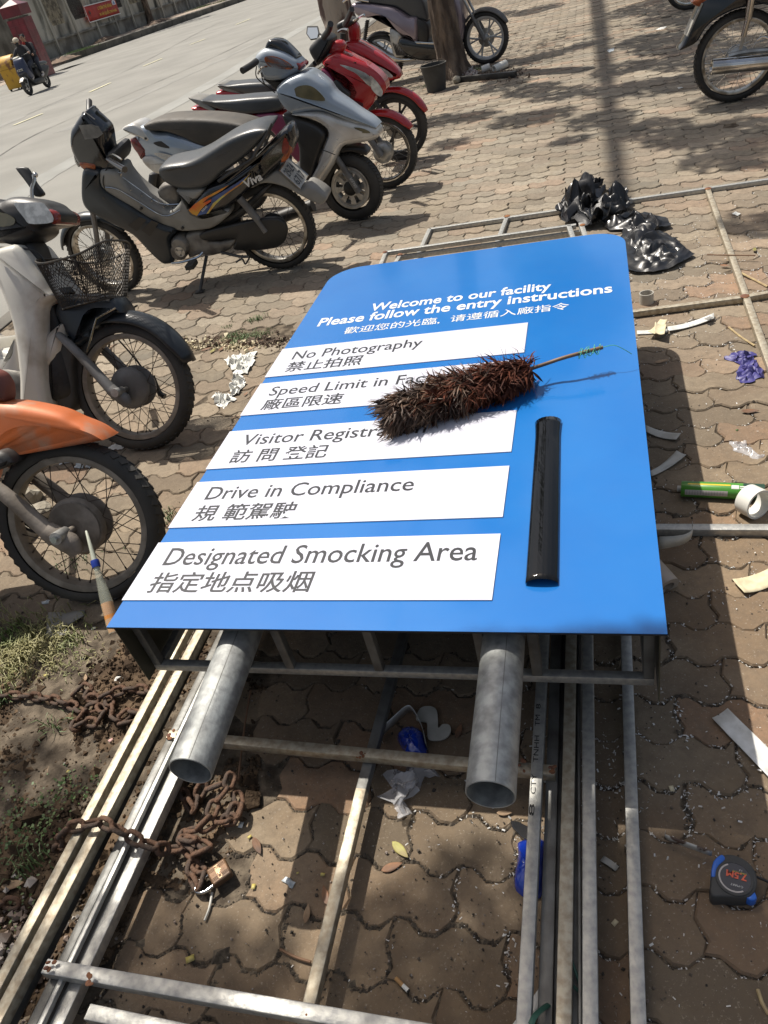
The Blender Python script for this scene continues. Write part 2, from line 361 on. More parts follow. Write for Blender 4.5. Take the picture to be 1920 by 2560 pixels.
    c = mixc(rng(noise(26, 9, .75), .42, .7, 0, .62), c, (.115, .09, .066))
    c = mixc(rng(noise(160, 3, .7), .60, .72, 0, .5), c, (.4, .35, .28))    # grit
    c = mixc(rng(noise(70, 4, .8), .64, .72, 0, .6), c, (.045, .038, .03))
    L(c, P.inputs['Base Color']); P.inputs['Roughness'].default_value = .88; P.inputs['Specular IOR Level'].default_value = .25
    b = n.nodes.new('ShaderNodeBump'); b.inputs['Strength'].default_value = .55; b.inputs['Distance'].default_value = .004; L(noise(120, 6, .75), b.inputs['Height'])
    b2 = n.nodes.new('ShaderNodeBump'); b2.inputs['Strength'].default_value = .5; b2.inputs['Distance'].default_value = .012; L(noise(14, 5), b2.inputs['Height']); L(b.outputs[0], b2.inputs['Normal'])
    L(b2.outputs[0], P.inputs['Normal']); return m
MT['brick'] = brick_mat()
MT['bed'] = mat('joint_dirt', (.06, .048, .036), (.15, .122, .09), 18, .95, bump=.6, bscale=90, spec=.1)
MT['soil'] = mat('bare_soil', (.045, .031, .021), (.135, .094, .06), 9, .95, bump=.9, bscale=55, spec=.1, detail=9)
MT['asphalt'] = mat('worn_asphalt', (.25, .244, .222), (.205, .2, .182), .6, .9, bump=.35, bscale=130, spec=.2, detail=10, mix=(.35, .65), gen='Object')
MT['roadtrack'] = mat('dusty_tyre_track', (.28, .28, .262), (.235, .235, .218), .9, .9, bump=.3, bscale=120, spec=.2, detail=10)
MT['crackm'] = mat('tar_seam', (.15, .148, .135), (.21, .205, .185), 3, .9)
MT['yellow'] = mat('faded_yellow_paint', (.62, .58, .36), (.5, .48, .34), 3, .8, detail=9)
MT['kerb'] = mat('dirty_concrete_kerb', (.14, .13, .11), (.075, .07, .06), 1.5, .9, bump=.5, bscale=20, detail=9)
MT['farpave'] = mat('dusty_far_pavement', (.36, .29, .23), (.24, .2, .16), .9, .95, bump=.4, bscale=12, detail=9)
MT['plaster'] = mat('stained_plaster', (.42, .40, .34), (.09, .088, .075), .9, .9, bump=.4, bscale=9, detail=10, aniso=(1.6, 1.6, .5), mix=(.42, .7))
MT['plinth'] = mat('mouldy_plinth', (.24, .235, .205), (.11, .105, .09), 1.2, .95, bump=.4, bscale=9, detail=9)
MT['bark'] = mat('grey_brown_bark', (.2, .15, .11), (.07, .05, .037), 9, .95, bump=1.0, bscale=30, detail=9, aniso=(1, 1, .28), mix=(.4, .6), bdist=.05)
MT['barkl'] = mat('peeling_pale_bark', (.33, .28, .23), (.1, .065, .055), 3.2, .95, bump=.9, bscale=20, detail=9, aniso=(1, 1, .4), mix=(.47, .52), bdist=.03)
MT['leaf'] = mat('leaf', (.05, .085, .018), (.085, .12, .03), 1.5, .55, tint=.2)
MT['grass'] = mat('grass_blade', (.09, .14, .03), (.26, .24, .1), 6, .6)
MT['weed'] = mat('weed_leaf', (.06, .115, .03), (.1, .15, .05), 9, .55)

RA = math.radians(-21.4)                       # the paving rows, the sign and the parked bikes all run this way
DX = Vector((math.cos(RA), math.sin(RA), 0)); DY = Vector((-DX.y, DX.x, 0))
RD = Vector((math.cos(math.radians(71.5)), math.sin(math.radians(71.5)), 0)); RN = Vector((RD.y, -RD.x, 0))   # road direction; RN points to the near pavement
EDGE = G(775, 182)                              # where road and pavement meet
ROAD_Z = -0.07
def side(p): return (Vector((p[0], p[1], 0))-Vector((EDGE.x, EDGE.y, 0))).dot(RN)
def rd(along, off, z=0.0):
    p = Vector((EDGE.x, EDGE.y, 0))+RD*along+RN*off; return Vector((p.x, p.y, z))
# ---- ground sheets
g = MB(); g.add([(-400, -200, -.16), (400, -200, -.16), (400, 600, -.16), (-400, 600, -.16)], [(0, 1, 2, 3)])
tag(g.build('ground', 'soil', smooth=False), kind='structure')
fk_a, fk_b = G(166, 158, ROAD_Z), G(617, 0, ROAD_Z)            # far kerb line
FD = (fk_b-fk_a).normalized(); FN = Vector((-FD.y, FD.x, 0))   # FN points away from the road
r = MB(); q = [rd(-40, 0, ROAD_Z), rd(170, 0, ROAD_Z), fk_a+FD*130+FN*.0, fk_a-FD*110]
r.add(q, [(0, 1, 2, 3)]); tag(r.build('road', 'asphalt', smooth=False), kind='structure')
def strip(name, pts, wd, z, m, parent=None, jit=0.0):
    b = MB(); rows = []
    pts = catmull([tuple(p) for p in pts], 8, False)
    for i, p in enumerate(pts):
        p = Vector(p); t = (Vector(pts[min(i+1, len(pts)-1)])-Vector(pts[max(i-1, 0)])).normalized(); nn = Vector((-t.y, t.x, 0))
        k = wd*(1+random.uniform(-jit, jit)); rows.append([(p+nn*k/2)[:2]+(z,), (p-nn*k/2)[:2]+(z,)])
    b.grid(rows); return tag(b.build(name, m, parent, smooth=False), kind='structure')
# tyre-polished bands, a tar seam and the dashed line
zr = ROAD_Z
strip('road_wheel_track', [G(0, 525, zr), G(110, 445, zr), G(300, 338, zr), G(560, 190, zr), G(730, 85, zr), G(900, -10, zr)], .5, zr+.004, 'roadtrack', jit=.1)
MT['stain'] = mat('road_stain', (.2, .196, .18), (.24, .234, .212), 1.2, .9, bump=.3, bscale=120, detail=10)
for q_, w__ in (([(-40, 250), (120, 190), (330, 105), (560, 20)], .35), ([(150, 330), (330, 250), (520, 165), (720, 70)], .28), ([(-60, 345), (60, 290), (200, 232)], .3)):
    strip('road_stain', [G(u_, v_, zr) for u_, v_ in q_], w__, zr+.003, 'stain', jit=.5)
strip('road_seam', [G(-60, 430, zr), G(60, 352, zr), G(170, 300, zr), G(330, 232, zr), G(520, 150, zr), G(690, 70, zr), G(860, 0, zr)], .035, zr+.008, 'crackm', jit=.5)
strip('road_seam', [G(60, 290, zr), G(330, 170, zr), G(520, 70, zr), G(640, 20, zr)], .03, zr+.008, 'crackm', jit=.5)
for a, b_ in [((35, 314), (106, 285)), ((224, 231), (276, 208)), ((359, 166), (405, 147)), ((475, 112), (513, 98)), ((590, 62), (625, 48)), ((-120, 385), (-60, 358))]:
    strip('road_marking', [G(*a, zr), (G(*a, zr)+G(*b_, zr))/2, G(*b_, zr)], .11, zr+.012, 'yellow', jit=.15)
# near kerb: flush stones along the pavement edge
kb = bpy.data.meshes.new('kerb_stone')
kroot = None
for i in range(26):
    b = MB(frame(rd(-16+i*1.2, .0, -.04), RD)); b.box((.59, 0, 0), (1.18, .16, .09)); o = b.build('kerb_stone' if kroot else 'kerb', 'kerb', kroot, bevel=.006)
    if not kroot: kroot = tag(o, kind='structure')
# ---- paving: a bed and interlocking wavy pavers
SOIL = [(-700, 1500), (-60, 1440), (120, 1560), (250, 1560), (420, 1570), (560, 1590), (665, 1690), (655, 1860), (645, 2010), (575, 2130), (520, 2200), (470, 2235), (352, 2215), (330, 2290), (290, 2385), (60, 2600), (-500, 2900)]
SOILW = [G(*p)[:2] for p in SOIL]
def inside(p, poly):
    c = False; j = len(poly)-1
    for i in range(len(poly)):
        if (poly[i][1] > p[1]) != (poly[j][1] > p[1]) and p[0] < (poly[j][0]-poly[i][0])*(p[1]-poly[i][1])/(poly[j][1]-poly[i][1])+poly[i][0]: c = not c
        j = i
    return c
HOLE = [G(*p)[:2] for p in [(500, 875), (560, 838), (660, 826), (760, 812), (772, 840), (650, 868), (560, 882)]]
b = MB(); b.add([rd(-60, .07, -.0075), rd(-60, 60, -.0075), rd(120, 60, -.0075), rd(120, .07, -.0075)], [(0, 1, 2, 3)])
pave = tag(b.build('pavement', 'bed', smooth=False), kind='structure')
PL, PP = .24, .119
def wave(t):      # trapezoid wave, period PL/2
    u = (t/(PL/2)) % 1.0; A = .0125
    if u < .25: return A
    if u < .5: return A-(u-.25)/.25*2*A
    if u < .75: return -A
    return -A+(u-.75)/.25*2*A
OUT = []
xs = [0, .25, .5, .75, 1.0, 1.25, 1.5, 1.75]
for k in xs: OUT.append((k*PL/2, wave(k*PL/2+1e-9)))
OUT.append((PL, wave(PL))); OUT.append((PL+.010, PP*.33)); OUT.append((PL-.010, PP*.66))
for k in [2.0]+xs[::-1]: OUT.append((k*PL/2, PP+wave(k*PL/2+1e-9)))
OUT.append((-.010, PP*.66)); OUT.append((.010, PP*.33))
OUT = np.array(OUT); OC = np.array([PL/2, PP/2]); OUT = OUT-OC
def inset(P, d):
    nx = np.roll(P, -1, 0)-np.roll(P, 1, 0); nx /= np.linalg.norm(nx, axis=1)[:, None]
    return P+np.stack([-nx[:, 1], nx[:, 0]], 1)*d
TOP = inset(OUT, .0056); MID = inset(OUT, .0013); NB = len(OUT)
def brick_geo(rs):
    j = rs.uniform(-.0021, .0021, (NB, 2)); top = TOP+j; mid = MID+j
    vs = [(x, y, 0) for x, y in top]+[(x, y, -.0052) for x, y in mid]+[(x, y, -.02) for x, y in mid]
    fs = [tuple(range(NB))]+[(k, (k+1) % NB, NB+(k+1) % NB, NB+k)[::-1] for k in range(NB)]+[(NB+k, NB+(k+1) % NB, 2*NB+(k+1) % NB, 2*NB+k)[::-1] for k in range(NB)]
    return vs, fs
rs = np.random.RandomState(3); variants = [brick_geo(rs) for _ in range(10)]
def proj(p):
    q = MC.T @ (np.array(p)-[0, 0, CAM_H]); 
    if q[2] > -.05: return (-9999, -9999)
    return (CXP-FPX*q[0]/q[2], CYP+FPX*q[1]/q[2])
O0 = G(1000, 2235); bricks = []
O0 = Vector((O0.x, O0.y, 0))
for r_ in range(-40, 190):
    for c_ in range(-70, 90):
        cc = O0+DX*((c_+(.5 if r_ % 2 else 0))*PL)+DY*(r_*PP)
        if side(cc) < .12+.05: continue
        u, v = proj(cc)
        if not (-140 < u < 2060 and -40 < v < 2760) and not (math.hypot(cc.x, cc.y) < 4.5 and cc.y > -.6): continue
        if inside(cc[:2], SOILW) or inside(cc[:2], HOLE): continue
        d = math.hypot(cc.x, cc.y); inf = 0 < u < 1920 and 0 < v < 2560
        if d > 19: continue
        bricks.append((d if inf else d+50, cc))
bricks.sort(key=lambda q: q[0])
rb = random.Random(5)
def brick_T(cc):
    h = .0035*math.sin(cc.x*2.3+1)*math.cos(cc.y*1.7)+rb.uniform(-.0042, .0034)
    return Matrix.Translation((cc.x+rb.gauss(0, .0013), cc.y+rb.gauss(0, .0013), h)) @ Matrix.Rotation(RA+rb.gauss(0, .006), 4, 'Z') @ Matrix.Rotation(rb.gauss(0, .011), 4, 'X') @ Matrix.Rotation(rb.gauss(0, .007), 4, 'Y')
vm = []
for vs, fs in variants:
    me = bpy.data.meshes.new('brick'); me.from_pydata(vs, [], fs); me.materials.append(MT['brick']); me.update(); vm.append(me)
for d, cc in bricks[:295]:
    o = bpy.data.objects.new('brick', rb.choice(vm)); COL.objects.link(o); o.matrix_world = brick_T(cc); 
    m_ = o.matrix_world.copy(); o.parent = pave; o.matrix_parent_inverse = wmx(pave).inverted()
big = []; tint = []
VV = []; FF = []; TT = []; base = 0
for d, cc in bricks[295:]:
    T = np.array(brick_T(cc)); vs, fs = rb.choice(variants); a = np.c_[np.array(vs), np.ones(len(vs))] @ T.T
    far = d > 7 and d < 50
    VV.append(a[:, :3]); n0 = 2*NB if False else len(vs)
    FF += [tuple(i+base for i in f) for f in (fs[:1+NB] if far else fs)]
    TT += [rb.random()]*((1+NB) if far else len(fs)); base += len(vs)
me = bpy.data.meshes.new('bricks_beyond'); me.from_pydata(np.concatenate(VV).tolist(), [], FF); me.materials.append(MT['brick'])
at = me.attributes.new('tint', 'FLOAT', 'FACE'); at.data.foreach_set('value', TT)
o = bpy.data.objects.new('brick_field', me); COL.objects.link(o); o['kind'] = 'stuff'; o.parent = pave; o.matrix_parent_inverse = wmx(pave).inverted()
# ---- soil of the tree pit: uneven ground
sx0, sx1 = min(p[0] for p in SOILW), max(p[0] for p in SOILW); sy0, sy1 = min(p[1] for p in SOILW), max(p[1] for p in SOILW)
from mathutils import noise as mn
def soil_h(x, y): return -.008+.016*mn.noise(Vector((x*4, y*4, 0)))+.010*mn.noise(Vector((x*16, y*16, 3)))+.008*mn.noise(Vector((x*48, y*48, 8)))
rows = []; st = .009; x0, x1, y0, y1 = -1.35, .15, .25, 1.85
b = MB(); nxn = int((x1-x0)/st); nyn = int((y1-y0)/st)
ids = {}
for i in range(nxn+1):
    for j in range(nyn+1):
        x = x0+i*st; y = y0+j*st
        if inside((x, y), SOILW): ids[(i, j)] = len(b.v); b.v.append((x, y, soil_h(x, y)))
for (i, j), k in list(ids.items()):
    if (i+1, j) in ids and (i+1, j+1) in ids and (i, j+1) in ids: b.f.append((k, ids[(i+1, j)], ids[(i+1, j+1)], ids[(i, j+1)]))
tag(b.build('soil_pit', 'soil'), kind='structure')
# crumbs of earth, gravel
def scatter(name, m, n, pick, size, kind='stuff', seed=1, zf=None, lump=True):
    R = random.Random(seed); b = MB()
    V0 = [(1, 0, 0), (-1, 0, 0), (0, 1, 0), (0, -1, 0), (0, 0, .8), (0, 0, -.8)]; F0 = [(0, 2, 4), (2, 1, 4), (1, 3, 4), (3, 0, 4), (2, 0, 5), (1, 2, 5), (3, 1, 5), (0, 3, 5)]
    for _ in range(n):
        p = pick(R)
        if p is None: continue
        s = size*R.lognormvariate(0, .45); E = Euler((R.random()*6, R.random()*6, R.random()*6)).to_matrix()
        z = zf(p[0], p[1]) if zf else 0
        b.add([E @ Vector((v[0]*s*R.uniform(.7, 1.2), v[1]*s*R.uniform(.6, 1), v[2]*s))+Vector((p[0], p[1], z+s*.35)) for v in V0], F0)
    return tag(b.build(name, m, smooth=False), kind=kind)
def in_soil(R):
    p = (R.uniform(x0, x1), R.uniform(y0, y1)); return p if inside(p, SOILW) else None
tag(scatter('soil_clods', 'soil', 900, in_soil, .013, seed=22, zf=lambda x, y: soil_h(x, y)-.004))
tag(scatter('soil_crumbs', 'soil', 22000, in_soil, .0042, seed=2, zf=soil_h))
MT['pebble'] = mat('pale_pebbles', (.36, .33, .3), (.2, .15, .12), 14, .7, detail=2)
def in_grav(R):
    c = GC('d5', 60, 860); p = (c.x+R.gauss(0, .10), c.y+R.gauss(0, .09)); return p if inside(p, SOILW) else None
scatter('gravel', 'pebble', 420, in_grav, .007, seed=4, zf=lambda x, y: 0)
# white plastic shavings, thickest in the joints
MT['heapdirt'] = mat('joint_crumbs', (.13, .105, .075), (.05, .04, .03), 60, .95)
MT['shaving'] = mat('white_shavings', (.62, .62, .60), (.5, .48, .44), 30, .7)
def shav():
    R = random.Random(11); b = MB(); C = [(1.75, 2.9, .45, 3000), (1.15, 1.55, .35, 1700), (.8, .9, .3, 900), (.2, .72, .22, 900), (2.2, 3.5, .6, 1500), (.32, .95, .1, 600), (.55, .6, .3, 600)]
    for cx_, cy_, s_, n_ in C:
        for _ in range(n_):
            x = R.gauss(cx_, s_); y = R.gauss(cy_, s_); d = Vector((x, y, 0))-O0; a, t = d.dot(DX)+PL/2, d.dot(DY)+PP/2
            row = math.floor(t/PP)
            if R.random() < .8:      # drop into the nearest joint
                if R.random() < .6: t = round((t)/PP)*PP+wave(a-(0 if row % 2 == 0 else PL/2))+R.gauss(0, .004)
                else:
                    off = (.5 if row % 2 else 0)*PL; a = round((a-off)/PL)*PL+off+R.gauss(0, .005)
                z = -.003
            else: z = .003
            q = O0+DX*(a-PL/2)+DY*(t-PP/2)
            if inside((q.x, q.y), SOILW) or side(q) < .3: continue
            L_ = R.uniform(.0012, .0042); w_ = L_*R.uniform(.2, .5); E = Euler((R.gauss(0, .5), R.gauss(0, .5), R.random()*6.28)).to_matrix()
            b.add([E @ Vector(v)+Vector((q.x, q.y, z+.002)) for v in [(-L_, -w_, 0), (L_, -w_, 0), (L_, w_, .001), (-L_, w_, 0)]], [(0, 1, 2, 3)])
    # loose dirt lying in the joints
    d_ = MB(); V0 = [(1, 0, 0), (-1, 0, 0), (0, 1, 0), (0, -1, 0), (0, 0, .7)]; F0 = [(0, 2, 4), (2, 1, 4), (1, 3, 4), (3, 0, 4)]
    for _ in range(15000):
        p = G(R.uniform(0, 1920), R.uniform(560, 2560)**.5*2560**.5); d = Vector((p.x, p.y, 0))-O0; a, t = d.dot(DX)+PL/2, d.dot(DY)+PP/2; row = math.floor(t/PP)
        if R.random() < .65: t = round(t/PP)*PP+wave(a-(0 if row % 2 == 0 else PL/2))+R.gauss(0, .003)
        else: off = (.5 if row % 2 else 0)*PL; a = round((a-off)/PL)*PL+off+R.gauss(0, .004)
        q = O0+DX*(a-PL/2)+DY*(t-PP/2); s_ = R.lognormvariate(0, .5)*.0024
        if inside((q.x, q.y), SOILW) or side(q) < .3: continue
        c_, n_ = math.cos(R.random()*6), math.sin(R.random()*6); d_.add([Vector((q.x+(v[0]*c_-v[1]*n_)*s_*1.3, q.y+(v[0]*n_+v[1]*c_)*s_, -.0055+v[2]*s_*1.6)) for v in V0], F0)
    tag(d_.build('joint_dirt', 'heapdirt', smooth=False), kind='stuff')
    return tag(b.build('plastic_shavings', 'shaving', smooth=False), kind='stuff')
shav()
MT['darkcrumb'] = mat('dark_grit', (.03, .026, .022), (.1, .08, .06), 30, .9)
def anyp(R):
    u, v = R.uniform(0, 1920), R.uniform(500, 2560); p = G(u, v); return (p.x, p.y) if side(p) > .2 else None
scatter('grit', 'darkcrumb', 2600, anyp, .0022, seed=6, zf=lambda x, y: .001)
scatter('grit', 'pebble', 1200, anyp, .0018, seed=9, zf=lambda x, y: .001)
# ---- grass and weeds
def blades(name, m, spots, seed=1, hmax=.07):
    R = random.Random(seed); b = MB()
    for (x, y, s, n, h) in spots:
        for _ in range(n):
            px_, py_ = R.gauss(x, s), R.gauss(y, s*.7); H = h*R.uniform(.4, 1.1); a = R.random()*6.28; l = H*R.uniform(.3, 1.3); wd = R.uniform(.0012, .0026); z0 = soil_h(px_, py_) if inside((px_, py_), SOILW) else 0
            d = Vector((math.cos(a), math.sin(a), 0)); nn = Vector((-d.y, d.x, 0))*wd; P0 = Vector((px_, py_, z0-.003)); P1 = P0+d*l*.35+Vector((0, 0, H*.75)); P2 = P0+d*l+Vector((0, 0, H*R.uniform(.35, 1)))
            b.add([P0-nn, P0+nn, P1+nn*.7, P1-nn*.7, P2], [(0, 1, 2, 3), (3, 2, 4)])
    return tag(b.build(name, m, smooth=False), kind='stuff')
def sp(c, x, y, s, n, h): p = GC(c, x, y); return (p.x, p.y, s, n, h)
blades('grass', 'grass', [sp('d4', 30, 190, .09, 420, .05), sp('d4', 150, 160, .07, 420, .05), sp('d4', 260, 170, .07, 380, .04), sp('d4', 330, 220, .06, 150, .03), sp('d4', 60, 270, .08, 260, .04), sp('d4', -120, 200, .14, 600, .06), sp('d4', 420, 250, .05, 60, .03)], 3)
blades('weeds', 'weed', [sp('v7', 520, 520, .03, 90, .03), sp('v7', 640, 580, .045, 170, .035), sp('v7', 760, 560, .04, 150, .03), sp('v7', 880, 260, .03, 80, .03), sp('v7', 1010, 480, .03, 60, .025), sp('v7', 430, 370, .02, 40, .02), sp('d4', 300, 560, .03, 26, .06), sp('d4', 20, 450, .03, 26, .06), sp('d5', 200, 340, .03, 30, .06), sp('c7', 1370, 1080, .035, 60, .03), sp('c7', 640, 1440, .06, 80, .02), sp('c4', 1300, 490, .06, 120, .05), sp('c4', 940, 600, .1, 60, .05)], 5)
MT['clover'] = MT['weed']
def leaflets(name, m, spots, seed, size):
    R = random.Random(seed); b = MB()
    for (x, y, s, n) in spots:
        for _ in range(n):
            p = Vector((R.gauss(x, s), R.gauss(y, s), 0)); p.z = soil_h(p.x, p.y)+R.uniform(.004, .016); r0 = size*R.uniform(.5, 1.2); E = Euler((R.gauss(0, .5), R.gauss(0, .5), R.random()*6)).to_matrix()
            b.add([E @ Vector((math.cos(a)*r0, math.sin(a)*r0*.7, 0))+p for a in [0, 1.05, 2.1, 3.14, 4.2, 5.2]], [(0, 1, 2, 3, 4, 5)])
    return tag(b.build(name, m, smooth=False), kind='stuff')
def sl(c, x, y, s, n): p = GC(c, x, y); return (p.x, p.y, s, n)
leaflets('ground_cover', 'weed', [sl('d4', 350, 900, .05, 90), sl('d4', 190, 1040, .06, 150), sl('d4', 40, 880, .03, 30), sl('d5', 160, 160, .06, 120), sl('d5', 100, 600, .04, 60), sl('d4', 470, 850, .03, 30), sl('d5', 120, 850, .03, 25)], 3, .005)
# ---- far side of the road
zr = ROAD_Z
root = None
for i in range(0, 44):
    p = fk_a+FD*(i*1.9)
    b = MB(frame(p, FD)); b.box((.93, .14, .13), (1.86, .28, .38), R=Matrix.Rotation(.12, 3, 'X')); o = b.build('kerb_stone' if root else 'far_kerb', 'kerb', root, bevel=.02)
    if root is None: root = tag(o, kind='structure')
UPZ = lambda z: Vector((0, 0, z))
b = MB(); b.add([fk_a+FN*.2+UPZ(.27), fk_a+FD*110+FN*.2+UPZ(.27), fk_a+FD*110+FN*14+UPZ(.3), fk_a+FN*14+UPZ(.3)], [(0, 1, 2, 3)])
b.add([fk_a+UPZ(-.1), fk_a+FN*14+UPZ(-.1), fk_a+FN*14+UPZ(.3), fk_a+UPZ(.26)], [(0, 1, 2, 3)])
tag(b.build('far_pavement', 'farpave', smooth=False), kind='structure')
b = MB(); b.add([fk_a-FD*60+UPZ(.006), fk_a+UPZ(.006), fk_a+FN*16+UPZ(.006), fk_a-FD*60+FN*16+UPZ(.006)], [(0, 1, 2, 3)])
tag(b.build('driveway', 'farpave', smooth=False), kind='structure')
# ================================================================== FAR SIDE: wall, pillar, banner, trees, hut, bin, riders
wa, wb = G(150, 140, .2), G(475, 24, .2); WD = (wb-wa).normalized(); WN = Vector((-WD.y, WD.x, 0))      # wall line; WN away from the road
WDEG = math.atan2(WD.y, WD.x)
def wallT(s_, n_=0.0, z=.2): return frame(wa+WD*s_+WN*n_+UPZ(z-.2), WD)
def on_wall(u, v, n_=0.0):
    """photo pixel -> (distance along the wall, height above its foot)"""
    r = Vector(ray(u, v)); o = Vector((0, 0, CAM_H)); t = ((wa+WN*n_)-o).dot(WN)/r.dot(WN); p = o+r*t; return ((p-wa).dot(WD), p.z-.2)
MT['bars'] = mat('weathered_fence_bar', (.3, .27, .2), (.1, .09, .07), 5, .7)
MT['pillart'] = mat('dark_red_tile', (.16, .018, .03), (.11, .014, .024), 3, .35, tint=.12, coat=.2)
MT['bannerr'] = mat('red_banner_cloth', (.42, .03, .02), (.33, .025, .02), 3, .6)
MT['bannery'] = mat('yellow_banner_print', (.62, .42, .05), None, 3, .6)
MT['bannerw'] = mat('white_banner_print', (.7, .7, .68), None, 3, .6); MT['bannerb'] = mat('blue_banner_print', (.08, .2, .5), None, 3, .6)
MT['binyel'] = mat('scratched_yellow_paint', (.52, .29, .02), (.2, .08, .02), 3, .5, dust=.2, detail=9, mix=(.5, .62))
MT['binbrn'] = mat('brown_metal', (.14, .07, .03), (.08, .05, .03), 4, .6)
MT['bluepl'] = mat('pale_blue_wall', (.33, .34, .32), (.22, .22, .2), 1, .9, detail=8)
wall = empty('perimeter_wall', wallT(0), 'stained plaster wall with splayed pilasters and barred openings across the road', 'wall')
Lw = 46
b = MB(wallT(0)); b.box((Lw/2-2.2, .12, .33), (Lw+2, .24, .66)); b.box((Lw/2-2.2, .08, .70), (Lw+2, .36, .08)); b.build('plinth', 'plinth', wall)
b = MB(wallT(0)); b.box((Lw/2-2.2, .16, 1.0), (Lw+2, .14, .56)); b.build('lower_wall', 'plaster', wall)
b = MB(wallT(0)); b.box((Lw/2-2.2, .16, 3.15), (Lw+2, .2, .3)); b.build('coping', 'plinth', wall)
bay = 2.7
for i in range(17):
    s0 = -2.6+i*bay
    b = MB(wallT(s0)); x = .34
    for sgn in (1, -1):     # splayed pilaster: wide foot, narrow waist
        b.add([(0, -.02, .74), (sgn*.62, -.02, .74), (sgn*.26, -.02, 1.75), (sgn*.30, -.02, 3.0), (0, -.02, 3.0), (0, .22, .74), (sgn*.62, .22, .74), (sgn*.26, .22, 1.75), (sgn*.30, .22, 3.0), (0, .22, 3.0)],
              [(0, 1, 2, 3, 4), (9, 8, 7, 6, 5), (1, 6, 7, 2), (2, 7, 8, 3), (3, 8, 9, 4)])
    b.box((0, -.06, 1.5), (.16, .1, 2.9)); b.build('pilaster', 'plaster', wall, smooth=False)
    if i % 3 != 0:
        b = MB(wallT(s0))
        for k in range(15): b.box((.62+k*.105, .12, 2.1), (.03, .03, 1.8))
        for z in (1.5, 2.7): b.box((1.35, .12, z), (1.6, .02, .04))
        b.build('fence_bars', 'bars' if i % 2 else 'darkgr', wall, smooth=False)
    else:
        b = MB(wallT(s0)); b.box((1.35, .18, 2.1), (2.2, .1, 1.9)); b.build('infill_panel', 'plaster', wall, smooth=False)
b = MB(wallT(0)); b.box((Lw/2-2, 3.5, 2), (Lw, .2, 5)); b.build('yard_backdrop_wall', 'plinth', wall, smooth=False)
# ---- red tiled gate pillar
pb = G(138, 183, ROAD_Z); PT = frame(pb, WD)
pil = empty('gate_pillar', PT, 'dark red tiled gate pillar with pointed cap behind the two riders', 'pillar')
b = MB(PT); b.box((-.36, .36, 1.05), (.72, .72, 2.1)); b.box((-.36, .36, 2.14), (.6, .6, .08)); b.build('core', 'plinth', pil)
for f_ in range(2):
    for r_ in range(9):
        for c_ in range(3):
            b = MB(PT); x = -.72+.12+c_*.24; z = .12+r_*.235
            if f_ == 0: b.box((x, -.01, z), (.234, .024, .229))
            else: b.box((-.73, .12+c_*.24, z), (.024, .234, .229))
            b.build('tile', 'pillart', pil, smooth=False)
b = MB(PT); b.box((-.36, .36, 2.38), (.86, .86, .36)); b.add([(-.79, -.07, 2.56), (.07, -.07, 2.56), (.07, .79, 2.56), (-.79, .79, 2.56), (-.36, .36, 2.78)], [(0, 1, 4), (1, 2, 4), (2, 3, 4), (3, 0, 4)]); b.build('cap', 'pillart', pil, smooth=False)
# ---- banner
cs = [on_wall(207, 17, -.12), on_wall(286, -6, -.12), on_wall(298, 34, -.12), on_wall(220, 60, -.12)]
s0 = cs[0][0]; s1 = cs[1][0]; zt = (cs[0][1]+cs[1][1])/2; zb = (cs[2][1]+cs[3][1])/2
BT = wallT(0, -.12)
bn = empty('banner', BT @ Matrix.Translation((s0, 0, zb)), 'red banner with yellow capital lettering tied to the wall bars', 'banner')
b = MB(BT); nx_ = 24
rows = [[(s0+(s1-s0)*i/nx_, .02*math.sin(i*.9)-.0*z, zb+(zt-zb)*j/3+.03*math.sin(PI*i/nx_)*(-1 if j == 3 else 0)) for i in range(nx_+1)] for j, z in enumerate(range(4))]
b.grid(rows); b.build('cloth', 'bannerr', bn, solid=.004)
Wb = s1-s0; Hb = zt-zb
def btxt(body, x, z, wd, h, m, bold=.05, nm='lettering'):
    b = MB(BT); put_text(b, body, (s0+x, -.06, zb+z), (1, 0, 0), (0, 0, 1), wd, h, bold=.035, lift=.0); b.build(nm, m, bn, smooth=False)
btxt('L TUÂN THỦ ĐẢNG', Wb*.36, Hb*.58, Wb*.44, Hb*.24, 'bannery'); btxt('N VÀ QUỐC PHÒNG', Wb*.36, Hb*.22, Wb*.54, Hb*.25, 'bannery')
b = MB(BT)
for a, c_ in (((-.005, -.03), (.03, None)),): pass
b.box((s0+Wb*.5, -.04, zb+.02), (Wb, .006, .045)); b.box((s0+Wb*.5, -.04, zt-.02), (Wb, .006, .045)); b.box((s0+.02, -.04, (zb+zt)/2), (.045, .006, Hb)); b.build('border', 'bannerw', bn, smooth=False)
b = MB(BT); b.add([(s0+Wb*.84, -.045, zb+Hb*.62), (s0+Wb*.95, -.045, zb+Hb*.62), (s0+Wb*.95, -.045, zb+Hb*.85), (s0+Wb*.895, -.045, zb+Hb*.97), (s0+Wb*.84, -.045, zb+Hb*.85)], [(0, 1, 2, 3, 4)]); b.build('badge', 'bannerw', bn, smooth=False)
b = MB(BT); b.add([(s0+Wb*.86, -.05, zb+Hb*.66), (s0+Wb*.885, -.05, zb+Hb*.66), (s0+Wb*.895, -.05, zb+Hb*.8), (s0+Wb*.905, -.05, zb+Hb*.66), (s0+Wb*.93, -.05, zb+Hb*.66), (s0+Wb*.895, -.05, zb+Hb*.92)], [(0, 1, 2, 5), (2, 3, 4, 5)]); b.build('badge_mark', 'bannerb', bn, smooth=False)
b = MB(BT); b.lathe([(.001, 0), (.085, 0)], 14, Matrix.Translation((s0+Wb*.11, -.045, zb+Hb*.55))); b.box((s0+Wb*.11, -.05, zb+Hb*.55), (.03, .004, .3)); b.build('emblem', 'darkgr', bn, smooth=False)
